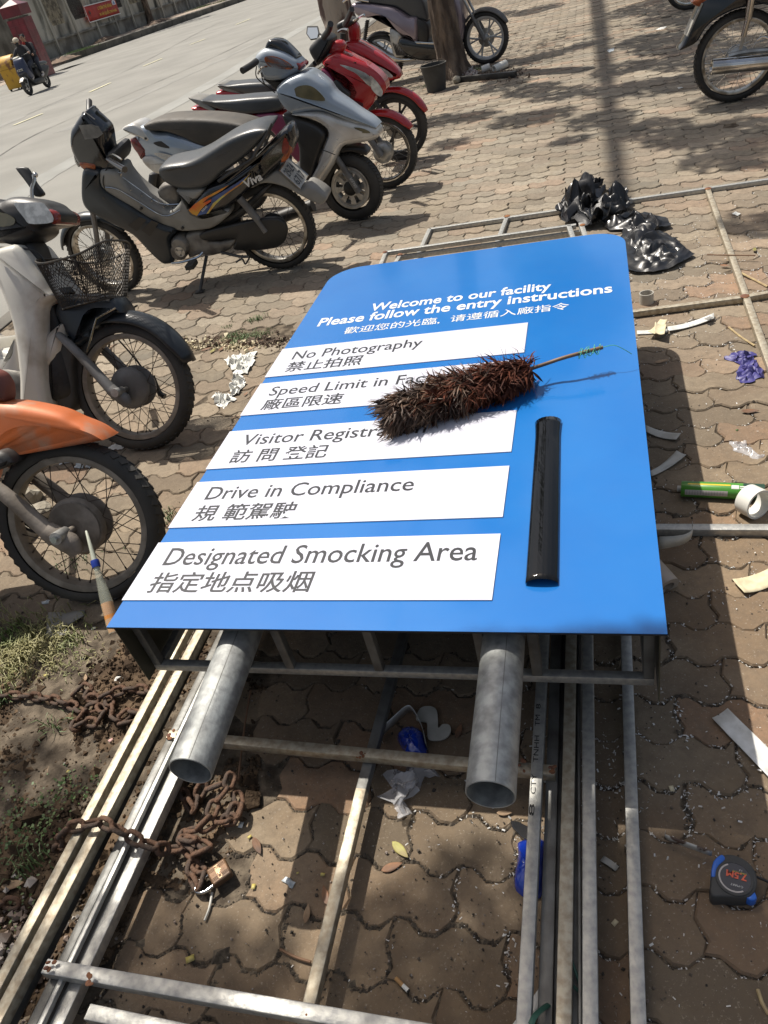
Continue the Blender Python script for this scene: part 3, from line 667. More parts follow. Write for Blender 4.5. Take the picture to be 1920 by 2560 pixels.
# ---- trees: trunk + crown of separate leaf faces
def crown_mesh(clumps, per, size, seed):
    R = np.random.RandomState(seed); V = []; F = []; k = 0
    for (x, y, z, r) in clumps:
        n = int(per*r*r)
        for _ in range(n):
            d = R.normal(size=3); d /= np.linalg.norm(d); rad = r*R.uniform(.25, 1)**.5; c = np.array([x, y, z])+d*rad*np.array([1, 1, .6])
            s = size*R.uniform(.6, 1.2); a = R.normal(size=3); a /= np.linalg.norm(a); bb = np.cross(a, R.normal(size=3)); bb /= np.linalg.norm(bb)
            V += [c-a*s, c+bb*s*.38, c+a*s, c-bb*s*.38]; F.append((k, k+1, k+2, k+3)); k += 4
    return V, F
def tree(name, base, top, r0, r1, label, clumps, per=260, size=.075, m='bark', seed=1, limbs=(), lean=(), group=None, cat='tree', rough=.12):
    t = empty(name, base, label, cat, group); R = random.Random(seed)
    b = MB(); pts = [Vector(base)+(Vector(top)-Vector(base))*k/28+Vector((R.gauss(0, .008), R.gauss(0, .008), 0))*(1 if k else 0) for k in range(29)]
    rad = [r0*(1+.4*math.exp(-k*1.1))*(1-k/28)+r1*k/28 for k in range(29)]
    n = 44; vs = []; fs = []
    for k, p in enumerate(pts):
        for a in range(n):
            th = 2*PI*a/n; rr = rad[k]*(1+rough*mn.noise(Vector((math.cos(th)*2.2, math.sin(th)*2.2, p.z*1.6+seed)))+rough*.45*mn.noise(Vector((math.cos(th)*9, math.sin(th)*9, p.z*5))))
            if k == 0: rr *= 1+.22*abs(math.sin(th*2.5+seed))
            vs.append(p+Vector((math.cos(th)*rr, math.sin(th)*rr, -.05 if k == 0 else 0)))
    for k in range(len(pts)-1):
        for a in range(n): a2 = (a+1) % n; fs.append((k*n+a, k*n+a2, (k+1)*n+a2, (k+1)*n+a))
    b.add(vs, fs); b.build('trunk', m, t)
    if limbs:
        for l in limbs:
            b = MB(); q = catmull(l[0], 4, False); b.tube(q, [l[1]*(1-i/len(q)*.75) for i in range(len(q))], 9); b.build('limb', m, t)
    V, F = crown_mesh(clumps, per, size, seed); b = MB(); b.v = [tuple(v) for v in V]; b.f = F; b.build('crown', 'leaf', t, smooth=False)
    return t
def far_tree(u, v, lab, h=5.5, r=.17, lean_=(.1, .1), seed=1):
    p = G(u, v, .22); R = random.Random(seed)
    top = p+Vector((lean_[0], lean_[1], h)); cl = [(top.x+R.gauss(0, 1.6), top.y+R.gauss(0, 1.6), top.z+R.gauss(.3, .7), R.uniform(1., 1.7)) for _ in range(8)]
    tree('street_tree', p, top, r, r*.6, lab, cl, per=90, size=.2, seed=seed, group='trees on the far pavement')
far_tree(254, 98, 'leaning brown tree trunk in front of the red banner on the far pavement', r=.2, seed=3)
far_tree(379, 58, 'brown tree trunk right of the red banner, with litter at its foot', r=.2, seed=4)
far_tree(424, 36, 'third brown trunk along the far kerb, second right of the red banner', r=.18, seed=5)
far_tree(478, 18, 'last and farthest trunk on the far pavement, beyond the red banner', r=.2, seed=6)
# green patches and earth on the far pavement
def fsp(u, v, s, n, h): p = G(u, v, .25); return (p.x, p.y, s, n, h)
def far_blades(name, spots, seed):
    R = random.Random(seed); b = MB()
    for (x, y, s, n, h) in spots:
        for _ in range(n):
            P0 = Vector((x, y, .25))+FD*R.gauss(0, s)+FN*R.gauss(0, s*.35); H = h*R.uniform(.4, 1.2); a = R.random()*6.28; wd = .012; d = Vector((math.cos(a), math.sin(a), 0)); nn = Vector((-d.y, d.x, 0))*wd
            b.add([P0-nn, P0+nn, P0+d*H*.5+UPZ(H)], [(0, 1, 2)])
    return tag(b.build(name, 'weed', smooth=False), kind='stuff')
far_blades('verge_grass', [fsp(195, 128, .5, 500, .09), fsp(222, 120, .4, 300, .08), fsp(505, 18, .8, 400, .09), fsp(560, 2, .8, 300, .09), fsp(30, 200, 1, 0, .1)], 4)
MT['heap'] = mat('brown_earth_heap', (.16, .11, .075), (.1, .07, .05), 4, .95, bump=.6, bscale=20)
for (u, v, sx_, lab) in ((262, 100, .9, 'low mound of brown earth at the foot of the tree by the banner'), (160, 150, .8, 'crumbled earth bank at the near end of the far kerb'), (395, 55, 1.2, 'earth and litter heaped round the second far tree')):
    p = G(u, v, .24); b = MB(frame(p, FD)); R = random.Random(int(u)); rows = []
    for i in range(11):
        rows.append([((i-5)/5*sx_, (j-4)/4*.45, max(0, (1-((i-5)/5)**2)*(1-((j-4)/4)**2))*.16*R.uniform(.6, 1.3)-.01) for j in range(9)])
    b.grid(rows); tag(b.build('earth_mound', 'heap'), lab, 'mound')
# rambling dry shrub on the wall between pillar and banner
p = G(170, 120, .25); R = random.Random(8); V = []
sh = empty('wall_shrub', p, 'dry leafy creeper on the stained wall right of the red pillar', 'plant')
b = MB()
for k in range(16):
    q = [p+WD*R.gauss(-.2, .5)+WN*-.15+UPZ(0)]
    for _ in range(5): q.append(q[-1]+WD*R.gauss(0, .18)+UPZ(R.uniform(.2, .6)))
    b.tube(q, .012, 4)
b.build('stems', 'bars', sh)
V, F = crown_mesh([tuple(p+WD*R.gauss(-.3, .5)+WN*-.15+UPZ(R.uniform(.8, 3)))+(.35,) for _ in range(7)], 420, .05, 4); b = MB(); b.v = [tuple(v) for v in V]; b.f = F; b.build('foliage', 'leaf', sh, smooth=False)
# ---- pale hut at the left edge
hp = G(5, 205, ROAD_Z)+WN*1.3; HT = frame(hp, WD)
hut = empty('gate_hut', HT, 'pale plastered building with a dark doorway left of the red pillar', 'building')
b = MB(HT); b.box((-1.75, 1.5, 1.5), (5, 2.6, 3.2)); b.build('wall', 'bluepl', hut)
b = MB(HT); b.box((-.05, .17, 1.15), (.55, .06, 2.1)); b.build('doorway', 'ink', hut)
b = MB(HT); b.box((.32, .14, 1.2), (.1, .12, 2.3)); b.box((-.42, .14, 1.2), (.1, .12, 2.3)); b.box((-.05, .14, 2.3), (.84, .12, .12)); b.build('door_frame', 'plaster', hut)
b = MB(HT); b.box((.2, .1, .2), (1.6, .14, .5)); b.build('plinth', 'plinth', hut)
b = MB(HT); b.box((-1.75, 1.3, 3.2), (5.5, 3.4, .16)); b.build('roof', 'plinth', hut)
# ---- yellow handcart bin
bp = G(52, 222, ROAD_Z); BT2 = frame(bp, Vector((.35, .94, 0))) @ Matrix.Scale(.82, 4)
bi = empty('rubbish_cart', BT2, 'scratched yellow metal rubbish bin with a round hood behind the scooter', 'bin')
b = MB(BT2); b.puff([(-.38, .08), (.38, .08), (.45, .85), (-.45, .85)], .36, .02, smooth=1); b.build('body', 'binyel', bi)
b = MB(BT2); pr = [(math.cos(a)*.44, .86+math.sin(a)*.5) for a in np.linspace(0, PI, 11)]
pi_ = [(x*.9, .86+(z-.86)*.9) for x, z in pr][::-1]; b.puff([(x, z) for x, z in pr+pi_], .36, .005, smooth=1); b.build('hood', 'binyel', bi)
b = MB(BT2); b.box((0, 0, .9), (.78, .62, .12)); b.build('opening_liner', 'binbrn', bi)
for sx_ in (-.3, .3):
    for sy_ in (-.3, .3):
        b = MB(BT2); b.lathe([(.02, -.02), (.07, -.02), (.07, .02), (.02, .02)], 12, Matrix.Translation((sx_, sy_, .07))); b.build('wheel', 'rubber', bi)
# ================================================================== MOTORCYCLES
MT['silverw'] = mat('silver_wheel_paint', (.55, .55, .54), (.42, .42, .41), 12, .35, .2, dust=.1)
class Bike:
    def __init__(s, name, o, heading, lean, label, z=0.0, cat='motorcycle', group=None):
        s.T = Matrix.Translation((o[0], o[1], z)) @ Matrix.Rotation(math.radians(heading), 4, 'Z') @ Matrix.Rotation(math.radians(lean), 4, 'X')
        s.root = empty(name, s.T, label, cat, group); s.inv = s.T.inverted()
        c = s.inv @ Vector((0, 0, CAM_H)); s.cam = c; s.sg = -1 if c.y < 0 else 1
    def p(s, c, x, y, yo):
        u, v = px(c, x, y); r = s.inv.to_3x3() @ Vector(ray(u, v)); t = (yo-s.cam.y)/r.y; q = s.cam+r*t; return Vector(q)
    def out(s, c, pts, yo): return [(q.x, q.z) for q in (s.p(c, x, y, yo) for x, y in pts)]
    def mb(s): return MB(s.T)
    def panel(s, name, m, c, pts, w, e=.02, yo=None, y0=0.0, wf=None, smooth=4, dome=0.0, parent=None, sub=0, **k):
        yo = s.sg*w+y0 if yo is None else yo
        b = s.mb(); b.puff(s.out(c, pts, yo), w, e, y0, wf, smooth, dome); return b.build(name, m, parent or s.root, sub=sub, **k)
    def decal(s, name, m, c, pts, yo, parent=None, smooth=1, z=.0015):
        P = s.out(c, pts, yo); P = catmull(P, smooth) if smooth > 1 else P
        b = s.mb(); t = s.sg*z; b.add([(x, yo+t, z_) for x, z_ in P], [tuple(range(len(P))) if s.sg < 0 else tuple(range(len(P)))]); 
        return b.build(name, m, parent or s.root, smooth=False, solid=.001)
    def rod(s, name, m, pts, r, n=8, parent=None, sm=5, **k):
        """pts: (crop,x,y,yo) or local Vector"""
        P = [s.p(*q) if isinstance(q[0], str) else Vector(q) for q in pts]
        if sm > 1 and len(P) > 2: P = catmull(P, sm, False)
        if isinstance(r, (list, tuple)) and len(r) != len(P): r = list(np.interp(np.linspace(0, 1, len(P)), np.linspace(0, 1, len(r)), r))
        b = s.mb(); b.tube(P, r, n); return b.build(name, m, parent or s.root, **k)
    def wheel(s, x, R, tw=.034, kind='spoke', steer=0.0, rim='rimchr', hub='alu', spk='spoke', tread=1, hubr=.06, hubw=.05, holes=0, z=None, th=.034):
        S = Matrix.Translation((x, 0, R if z is None else z)) @ Matrix.Rotation(math.radians(steer), 4, 'Z')
        W = s.T @ S; w = empty('wheel', W); w.parent = s.root; w.matrix_parent_inverse = wmx(s.root).inverted(); 
        def mk(): return MB(W)
        rr = R-2*th*.92
        b = mk(); pr = []
        for a in range(-115, 116, 14):
            t = math.radians(a); pr.append((R-th+th*math.cos(t)*(1.0), tw*math.sin(t)))
        b.lathe(pr, 56)
        if tread:
            N = 54 if tread == 1 else 60
            for k in range(N):
                for sg in (-1, 1):
                    a = 2*PI*(k+(.5 if sg > 0 else 0))/N; T = Matrix.Rotation(-a, 4, 'Y') @ Matrix.Translation((R-.0046, sg*tw*.42, 0)) @ Matrix.Rotation(sg*.45, 4, 'X') @ Matrix.Rotation(sg*.42, 4, 'Z')
                    b.box((0, 0, 0), (.0066, tw*.62, R*.07), T)
        b.build('tyre', 'rubber', w, angle=50)
        b = mk(); q = rr+.006
        b.lathe([(q-.016, -tw*.7), (q, -tw*.8), (q+.005, -tw*.78), (q+.004, -tw*.5), (q-.012, -tw*.3), (q-.016, 0), (q-.012, tw*.3), (q+.004, tw*.5), (q+.005, tw*.78), (q, tw*.8), (q-.016, tw*.7), (q-.021, 0), (q-.016, -tw*.7)], 56); b.build('rim', rim, w)
        if kind == 'spoke':
            b = mk(); b.lathe([(.001, -hubw), (.018, -hubw-.006), (hubr*.55, -hubw-.004), (hubr, -hubw+.008), (hubr+.008, -hubw+.02), (hubr+.008, -hubw+.026), (hubr*.8, -hubw+.03), (hubr*.8, hubw-.03), (hubr+.008, hubw-.026), (hubr+.008, hubw-.018), (hubr, hubw-.008), (hubr*.5, hubw), (.001, hubw)], 30)
            for k in range(18):
                for sg in (-1, 1): a = 2*PI*k/18; b.lathe([(.001, 0), (.0035, .001), (.0035, -.004*sg)], 6, Matrix.Translation((math.cos(a)*hubr*.97, sg*(hubw-.006), math.sin(a)*hubr*.97)))
            b.lathe([(.012, -hubw-.05), (.012, hubw+.05)], 10); b.lathe([(.001, -hubw-.05), (.012, -hubw-.05)], 10); b.lathe([(.001, hubw+.05), (.012, hubw+.05)], 10); b.build('hub', hub, w)
            b = mk(); n = 36
            for k in range(n):
                sg = 1 if k % 2 else -1; a = 2*PI*k/n; cr = (.62 if (k//2) % 2 else -.62)
                p0 = Vector((math.cos(a+cr)*hubr, sg*(hubw-.022), math.sin(a+cr)*hubr)); p1 = Vector((math.cos(a)*(q-.014), sg*.004, math.sin(a)*(q-.014)))
                b.tube([p0, p1], .0016 if R > .2 else .0013, 5); b.tube([p1, p1+(p0-p1).normalized()*.018], .003, 5)
            b.build('spokes', spk, w)
        elif kind == 'star':
            b = mk(); b.lathe([(.001, -.05), (.02, -.05), (.045, -.03), (.05, 0), (.045, .03), (.02, .05), (.001, .05)], 24); b.build('hub', hub, w)
            b = mk(); b.lathe([(q+.004, -.026), (q-.026, -.02), (q-.026, .02), (q+.004, .026)], 56); b.build('rim_band', rim, w)
            for k in range(6):
                b = mk(); a0 = 2*PI*k/6; 
                for sg in (-1, 1):
                    P = [Vector((math.cos(a0)*.04, 0, math.sin(a0)*.04)), Vector((math.cos(a0+.05*sg)*q*.5, .008, math.sin(a0+.05*sg)*q*.5)), Vector((math.cos(a0+.16*sg)*(q-.008), 0, math.sin(a0+.16*sg)*(q-.008)))]
                    b.tube(catmull(P, 4, False), [.017, .014, .013, .012, .012, .011, .011, .012, .013], 6)
                b.build('wheel_arm', rim, w)
            b = mk(); b.lathe([(.05, .03), (.105, .03), (.105, .034), (.05, .034), (.05, .03)], 30); b.build('brake_disc', 'alu', w)
        elif kind == 'disc':       # pressed steel scooter wheel with cut-outs
            b = mk(); n = 8; yf = -.022*1.0
            for yy in (-.03, .03):
                # ring plates joined by bridges, leaving openings
                b.lathe([(q-.010, yy), (q-.03, yy*1.15)], 48); b.lathe([(q*.42, yy*1.2), (.02, yy*1.4)], 32)
                for k in range(n):
                    a0 = 2*PI*k/n; aw = .2; vs = [(math.cos(a0+t)*r_, yy*1.18, math.sin(a0+t)*r_) for r_ in (q*.42, q-.03) for t in (-aw, 0, aw)]
                    vs += [(x_, yy*.9, z_) for x_, _, z_ in vs]
                    b.add(vs, [(0, 1, 4, 3), (1, 2, 5, 4), (3, 4, 10, 9), (4, 5, 11, 10), (0, 3, 9, 6), (2, 8, 11, 5)])
            b.build('wheel_disc', rim, w); b = mk(); b.lathe([(.001, -.06), (.03, -.055), (.05, -.04), (.055, 0), (.05, .04), (.001, .055)], 24); b.build('hub', 'darkgr', w)
        return w
    def fender(s, name, m, x, R, a0, a1, w=.05, gap=.03, steer=0, drop=.04, parent=None, n=22, taper=.6):
        S = Matrix.Translation((x, 0, R)) @ Matrix.Rotation(math.radians(steer), 4, 'Z'); b = MB(s.T @ S); rows = []
        for i in range(n+1):
            f = i/n; a = math.radians(a0+(a1-a0)*f); k = 1 if f < .5 else 1-(f-.5)*2*(1-taper); k *= 1 if f > .12 else .7+f*2.5
            row = []
            for t in (-90, -70, -45, -20, 0, 20, 45, 70, 90):
                tt = math.radians(t); yy = math.sin(tt)*w*k; dr = (1-math.cos(tt))*drop*k; r_ = R+gap-dr; row.append((r_*math.cos(a), yy, r_*math.sin(a)))
            rows.append(row)
        b.grid(rows); return b.build(name, m, parent or s.root, solid=.004)
    def seat(s, m, c, pts, w, **k):
        return s.panel('seat', m, c, pts, w, e=.035, wf=k.pop('wf', None), sub=1, yo=k.pop('yo', s.sg*w*.85), **k)

def rear_half(B, xr, paint, seat=True):
    """body behind the leg shield of an underbone bike; xr = local x of the rear axle"""
    def part(nm, m, pts, w_, e_): b = B.mb(); b.puff([(xr+x, z) for x, z in pts], w_, e_); b.build(nm, m, B.root)
    part('tail_body', paint, [(-.42, .78), (-.1, .74), (.35, .66), (.52, .5), (.40, .46), (.05, .56), (-.35, .66)], .12, .03)
    part('centre_body', paint, [(.45, .52), (.75, .40), (.95, .46), (1.02, .60), (.90, .56), (.72, .52), (.55, .62)], .09, .03)
    part('engine', 'engine', [(.35, .26), (.62, .22), (.80, .32), (.76, .44), (.5, .46), (.38, .40)], .11, .03)
    part('chain_case', 'blackpl', [(-.1, .24), (.4, .27), (.42, .36), (-.1, .36), (-.16, .3)], .02, .008)
    if seat: part('seat', 'seat', [(-.38, .80), (-.2, .85), (.2, .84), (.45, .78), (.55, .72), (.4, .68), (0, .72), (-.35, .76)], .125, .035)
    B.fender('rear_fender', 'blackpl', xr, .285, 50, 175, .07, .035)
    for y_ in (-.11, .11): B.rod('shock_absorber', 'darkgr', [(xr+.02, y_, .30), (xr+.10, y_, .60)], .022, 8, sm=1)
    B.rod('exhaust', 'chrome', [(xr+.7, -.08, .26), (xr+.4, -.13, .2), (xr+.1, -.15, .25), (xr-.25, -.15, .3)], [.016, .02, .038, .038], 10)
    b = B.mb(); b.box((xr-.43, 0, .74), (.04, .14, .07)); b.build('tail_lamp', 'lensred', B.root, bevel=.01)
RGROUP = 'motorcycles parked in a row along the road edge'
# ---------------------------------------------------------------- black underbone bike seen from its chain side
B = Bike('underbone_motorcycle', (-.19, 5.04), 159, -6, 'black underbone motorcycle with orange and blue swooshes, back end towards the blue sign', group=RGROUP)
WB = 1.29
B.wheel(0, .282, rim='rimchr', hub='darkgr', spk='spokerust', hubr=.075); B.wheel(WB, .28, rim='rimchr', hub='alu', spk='spokerust', steer=-5)
B.panel('chain_case', 'blackpl', 'c2', [(810, 910), (1000, 860), (1150, 830), (1270, 825), (1318, 880), (1308, 955), (1240, 1000), (1050, 1012), (1000, 998), (1010, 945), (840, 955)], .02, .008, y0=.09)
B.panel('frame_tube', 'darkgr', 'c2', [(620, 830), (800, 850), (1000, 790), (1180, 640), (1220, 640), (1010, 850), (820, 900), (640, 880)], .05, .015)
b = B.mb()
for c_, r_ in (((690, 975), .062), ((680, 1015), .058)):
    q = B.p('c2', *c_, .1); b.lathe([(.001, .13), (r_*.5, .135), (r_*.8, .13), (r_, .11), (r_, -.08), (.001, -.09)], 28, Matrix.Translation((q.x, 0, q.z)))
b.build('engine', 'engine', B.root)
b = B.mb(); q = B.p('c2', 685, 1020, .14); b.lathe([(.001, .137), (.012, .138), (.014, .134), (.03, .1335), (.031, .137), (.034, .137), (.035, .132)], 24, Matrix.Translation((q.x, 0, q.z))); b.build('engine_cover', 'alu', B.root)
for kf in range(6): B.rod('cooling_fin', 'engine', [('c2', 585+kf*13, 900+kf*4, .075), ('c2', 560+kf*13, 960+kf*4, .075)], .006, 5, sm=1)
B.panel('gearbox', 'engine', 'c2', [(720, 920), (830, 900), (850, 960), (1000, 945), (1030, 900), (1035, 930), (985, 1010), (880, 1045), (800, 1040), (740, 1060), (720, 990)], .10, .02, smooth=2)
B.panel('cylinder_head', 'engine', 'c2', [(560, 640), (640, 620), (680, 690), (670, 760), (560, 700)], .05, .02, smooth=2)
def shell_wf(x, z): return 1.0
B.panel('leg_shield', 'tealbl', 'c2', [(100, 545), (165, 548), (205, 560), (215, 640), (290, 700), (400, 765), (500, 830), (590, 870), (645, 885), (655, 915), (625, 960), (648, 1078), (600, 1102), (555, 1080), (480, 1010), (400, 930), (300, 880), (200, 830), (130, 790), (92, 735), (86, 650)], .14, .03, wf=lambda x, z: .85+.15*min(1, max(0, (1.2-x)/.4)), dome=.01)
B.panel('inner_cowl', 'greypl', 'c2', [(205, 545), (300, 545), (330, 590), (380, 650), (460, 715), (540, 755), (620, 785), (690, 720), (660, 660), (740, 650), (830, 655), (745, 765), (820, 806), (960, 765), (985, 790), (960, 820), (880, 880), (800, 895), (700, 902), (640, 885), (600, 870), (500, 825), (400, 760), (290, 695), (215, 635)], .115, .02, smooth=3)
for k, (a, b2) in enumerate((((380, 860), (450, 810)), ((460, 890), (520, 830)))):
    B.decal('vent_slot', 'ink', 'c2', [(a[0], a[1]), (b2[0], b2[1]), (b2[0]+40, b2[1]+18), (a[0]+50, a[1]+35)], .141)
B.seat('seat', 'c2', [(550, 535), (575, 515), (640, 500), (720, 485), (800, 450), (880, 400), (960, 350), (1050, 310), (1130, 288), (1190, 288), (1208, 300), (1185, 345), (1120, 420), (1040, 490), (940, 560), (880, 615), (820, 645), (740, 655), (660, 648), (590, 615), (555, 575)], .135, wf=lambda x, z: .72+.28*min(1, max(0, (.75-x)/.35)))
cowl = B.panel('rear_side_cowl', 'blackgl', 'c2', [(740, 762), (800, 690), (850, 640), (960, 600), (1100, 500), (1180, 420), (1230, 370), (1306, 305), (1335, 350), (1345, 400), (1330, 450), (1290, 500), (1220, 560), (1180, 600), (1100, 650), (1050, 700), (960, 765), (900, 790), (820, 806), (775, 795)], .125, .03, smooth=3, wf=lambda x, z: .62+.38*min(1, max(0, (x+.35)/.5)))
yc = B.sg*.128
B.decal('stripe_orange', mat('decal_orange', (.62, .09, .015), (.6, .3, .03), 9, .4), 'v2', [(200, 800), (300, 700), (430, 610), (570, 540), (700, 470), (850, 395), (740, 480), (640, 540), (520, 600), (420, 690), (560, 625), (560, 660), (470, 720), (400, 790), (335, 890), (260, 860)], yc, cowl)
B.decal('stripe_blue', mat('decal_blue', (.025, .05, .16), (.06, .11, .28), 9, .4), 'v2', [(340, 885), (420, 780), (560, 680), (570, 610), (680, 540), (800, 470), (960, 370), (1150, 240), (1200, 200), (1060, 330), (1000, 400), (850, 500), (700, 600), (600, 700), (500, 850)], yc, cowl, z=.002)
B.decal('stripe_yellow', mat('decal_yellow', (.55, .5, .12), (.5, .2, .03), 12, .4), 'v2', [(490, 855), (590, 690), (700, 600), (850, 490), (1010, 385), (1080, 320), (1200, 200), (1090, 340), (1020, 400), (860, 510), (720, 620), (640, 700), (520, 850)], yc, cowl, z=.003)
def bike_text(B, parent, body, c, p0, p1, up, yo, h, m='inkw', bold=.01, shear=.2):
    a, b_, u_ = B.p(c, *p0, yo), B.p(c, *p1, yo), B.p(c, *up, yo); b = B.mb(); X = b_-a; Z = X.cross(u_-a); Y = Z.cross(X); put_text(b, body, a+Vector((0, B.sg*.004, 0)), X, Y, X.length, h, bold=bold, shear=shear, lift=0); return b.build('lettering', m, parent, smooth=False)
bike_text(B, cowl, 'Viva', 'v2', (1110, 450), (1390, 300), (1060, 340), yc, .045, bold=.03)
bike_text(B, cowl, 'SUZUKI', 'v2', (425, 825), (505, 745), (400, 790), yc, .011, bold=.03)
B.rod('grab_rail', 'darkgr', [('c2', 915, 600, .14), ('c2', 1000, 540, .14), ('c2', 1110, 470, .14), ('c2', 1140, 420, .13), ('c2', 1190, 340, .12), ('c2', 1235, 258, .10)], .010, 8)
tl = B.panel('tail_lamp', 'lensor', 'c2', [(1306, 322), (1340, 385), (1348, 410), (1328, 465), (1292, 497), (1266, 470), (1272, 405)], .085, .02)
B.decal('lamp_centre', 'lensred', 'c2', [(1310, 340), (1335, 385), (1325, 430), (1300, 440), (1290, 400)], .086, tl, smooth=3)
B.panel('rear_fender', 'greypl', 'c2', [(1090, 640), (1200, 575), (1262, 540), (1330, 592), (1400, 652), (1450, 628), (1552, 694), (1532, 738), (1490, 735), (1400, 690), (1330, 650), (1260, 625), (1180, 615), (1120, 640)], .075, .015, smooth=3)
# number plate: stands across the bike behind the fender
pa, pb_, pc, pd = B.p('v1', 740, 258, -.075), B.p('v1', 1190, 640, -.075), B.p('v1', 1010, 1035, .115), B.p('v1', 535, 625, .115)
pa, pd = Vector((pd.x, -.08, pd.z)), Vector((pd.x, .115, pd.z)); pb_, pc = Vector((pc.x, -.08, pc.z)), Vector((pc.x, .115, pc.z))
X = (pa-pd); Y = (pd-pc); Z = X.cross(Y).normalized()*.003
b = B.mb(); b.add([pd, pa, pb_, pc], [(0, 1, 2, 3)]); plate = b.build('number_plate', 'platew', B.root, smooth=False, solid=.004)
b = B.mb(); b.tube([pd+Z, pa+Z, pb_+Z, pc+Z], .004, 6, closed=True); b.build('plate_border', 'chrome', plate)
sgz = 1
for body, f, ln in (('29-Z4', .56, .7), ('6717', .1, .78)):
    b = B.mb(); put_text(b, body, pc+Y*f+X*.12, X, Y, X.length*ln, Y.length*.33, bold=.02, lift=.004); b.build('lettering', 'ink', plate, smooth=False)
B.panel('handlebar_cowl', 'blackgl', 'c2', [(60, 270), (95, 215), (125, 188), (150, 215), (195, 255), (245, 310), (262, 400), (268, 430), (300, 460), (305, 530), (240, 545), (180, 545), (110, 520), (62, 450), (38, 380), (40, 310)], .09, .035, yo=.06)
b = B.mb(); q = [B.p('c2', *a, .10) for a in ((85, 270), (200, 262), (232, 315), (200, 340), (125, 352))]
B.decal('instrument_glass', mat('dusty_glass', (.2, .2, .19), (.1, .1, .1), 9, .25), 'c2', [(88, 268), (160, 262), (205, 275), (232, 318), (200, 342), (125, 352)], .0905)
B.panel('indicator', 'lensor', 'c2', [(88, 490), (150, 495), (182, 505), (182, 545), (130, 540), (98, 520)], .097, .01, smooth=2)
B.panel('headlamp', 'lensclr', 'c2', [(55, 440), (70, 470), (92, 505), (85, 520), (62, 490)], .07, .01, smooth=2)
B.rod('handlebar_grip', 'blackgl', [('c2', 265, 470, .16), ('c2', 300, 495, .22), ('c2', 360, 530, .31)], .018, 12)
B.rod('handlebar_grip', 'blackpl', [('c2', 150, 210, -.16), ('c2', 150, 165, -.22), ('c2', 150, 125, -.29)], .018, 12)
B.panel('bar_mount', 'blackpl', 'c2', [(255, 435), (295, 430), (312, 475), (298, 525), (258, 512)], .12, .015, smooth=2)
B.fender('front_fender', 'tealbl', WB, .28, 20, 150, .055, .025)
for pts in ([('c2', 150, 190, -.05), ('c2', 110, 215, .0), ('c2', 120, 190, .05), ('c2', 185, 235, .1)], [('c2', 300, 445, .1), ('c2', 330, 560, .08), ('c2', 290, 620, .05)], [('c2', 262, 500, .09), ('c2', 230, 600, .12), ('c2', 260, 680, .1)]): B.rod('cable', 'blackpl', pts, .0035, 6)
B.rod('brake_lever', 'chrome', [('c2', 262, 455, .14), ('c2', 290, 440, .2), ('c2', 340, 470, .28)], .0055, 6); B.rod('hook', 'chrome', [('c2', 320, 545, .09), ('c2', 338, 555, .09), ('c2', 330, 575, .09), ('c2', 318, 568, .09)], .004, 6)
b = B.mb()
for bx, by in ((455, 765), (235, 700), (600, 1075), (1150, 545), (700, 880)): q = B.p('c2', bx, by, .13); b = B.mb(); b.lathe([(.001, 0), (.009, 0), (.009, -.02)], 10, Matrix.Translation((q.x, .132, q.z))); b.build('bolt', 'darkgr', B.root)

for y_ in (-.075, .075): B.rod('front_fork', 'forkgr', [(WB, y_, .28), (WB-.1, y_, .52), (WB-.17, y_, .72)], .018, 8)
B.rod('shock_absorber', 'forkgr', [('c2', 1040, 700, .11), ('c2', 1150, 830, .11)], .024, 10); B.rod('shock_absorber', 'forkgr', [('c2', 1100, 770, .11), ('c2', 1195, 900, .11)], .018, 10)
B.rod('gear_lever', 'chrome', [('c2', 640, 1085, .13), ('c2', 700, 1078, .15), ('c2', 790, 1050, .15), ('c2', 825, 1020, .14)], .008, 6)
b = B.mb(); q = B.p('c2', 755, 1095, .2); b.box(q, (.06, .09, .03)); b.build('foot_peg', 'rubber', B.root, bevel=.004)
B.rod('rear_foot_peg', 'darkgr', [('c2', 930, 1020, .12), ('c2', 1040, 1045, .16), ('c2', 1095, 1045, .18)], .009, 6)
B.rod('foot_bar', 'darkgr', [('c2', 1020, 1080, .16), ('c2', 1055, 1060, .17), ('c2', 1075, 1090, .18), ('c2', 1100, 1050, .18)], .006, 6)
st = B.p('c2', 845, 1040, .1); g_ = B.inv @ Vector((*G(*px('c2', 808, 1262), 0)[:2], .012)) 
B.rod('kickstand', 'darkgr', [st, (st+g_)/2, g_], .011, 8, sm=1); b = B.mb(); b.box(g_, (.06, .04, .006)); b.build('stand_foot', 'darkgr', B.root)
for k, (yy) in enumerate((.122, .05)):
    B.rod('luggage_wire', 'chrome', [('c2', 245, 635, yy), ('c2', 320, 650, yy), ('c2', 440, 720, yy), ('c2', 590, 805, yy), ('c2', 690, 770, yy)], .0035, 5)
    B.rod('luggage_wire', 'chrome', [('c2', 345, 575, yy-.05), ('c2', 450, 650, yy-.05), ('c2', 570, 730, yy-.05), ('c2', 690, 735, yy-.05)], .0035, 5)
B.panel('engine_shadow_side', 'enginedk', 'c6', [(325, 1080), (400, 1020), (460, 1200), (560, 1340), (590, 1500), (480, 1700), (345, 1640)], .05, .02, smooth=2) if False else None
for fx in (395, 460, 520, 590, 640): B.rod('luggage_wire', 'chrome', [('c2', fx, 655+(fx-395)*.5, .12), ('c2', fx+5, 630+(fx-395)*.5, .03), ('c2', fx+15, 650+(fx-395)*.42, -.06)], .003, 5)
B.rod('exhaust_pipe', 'darkgr', [(.75, -.1, .28), (.4, -.13, .22), (.05, -.15, .27), (-.25, -.15, .32)], [.018, .02, .04, .04], 10)

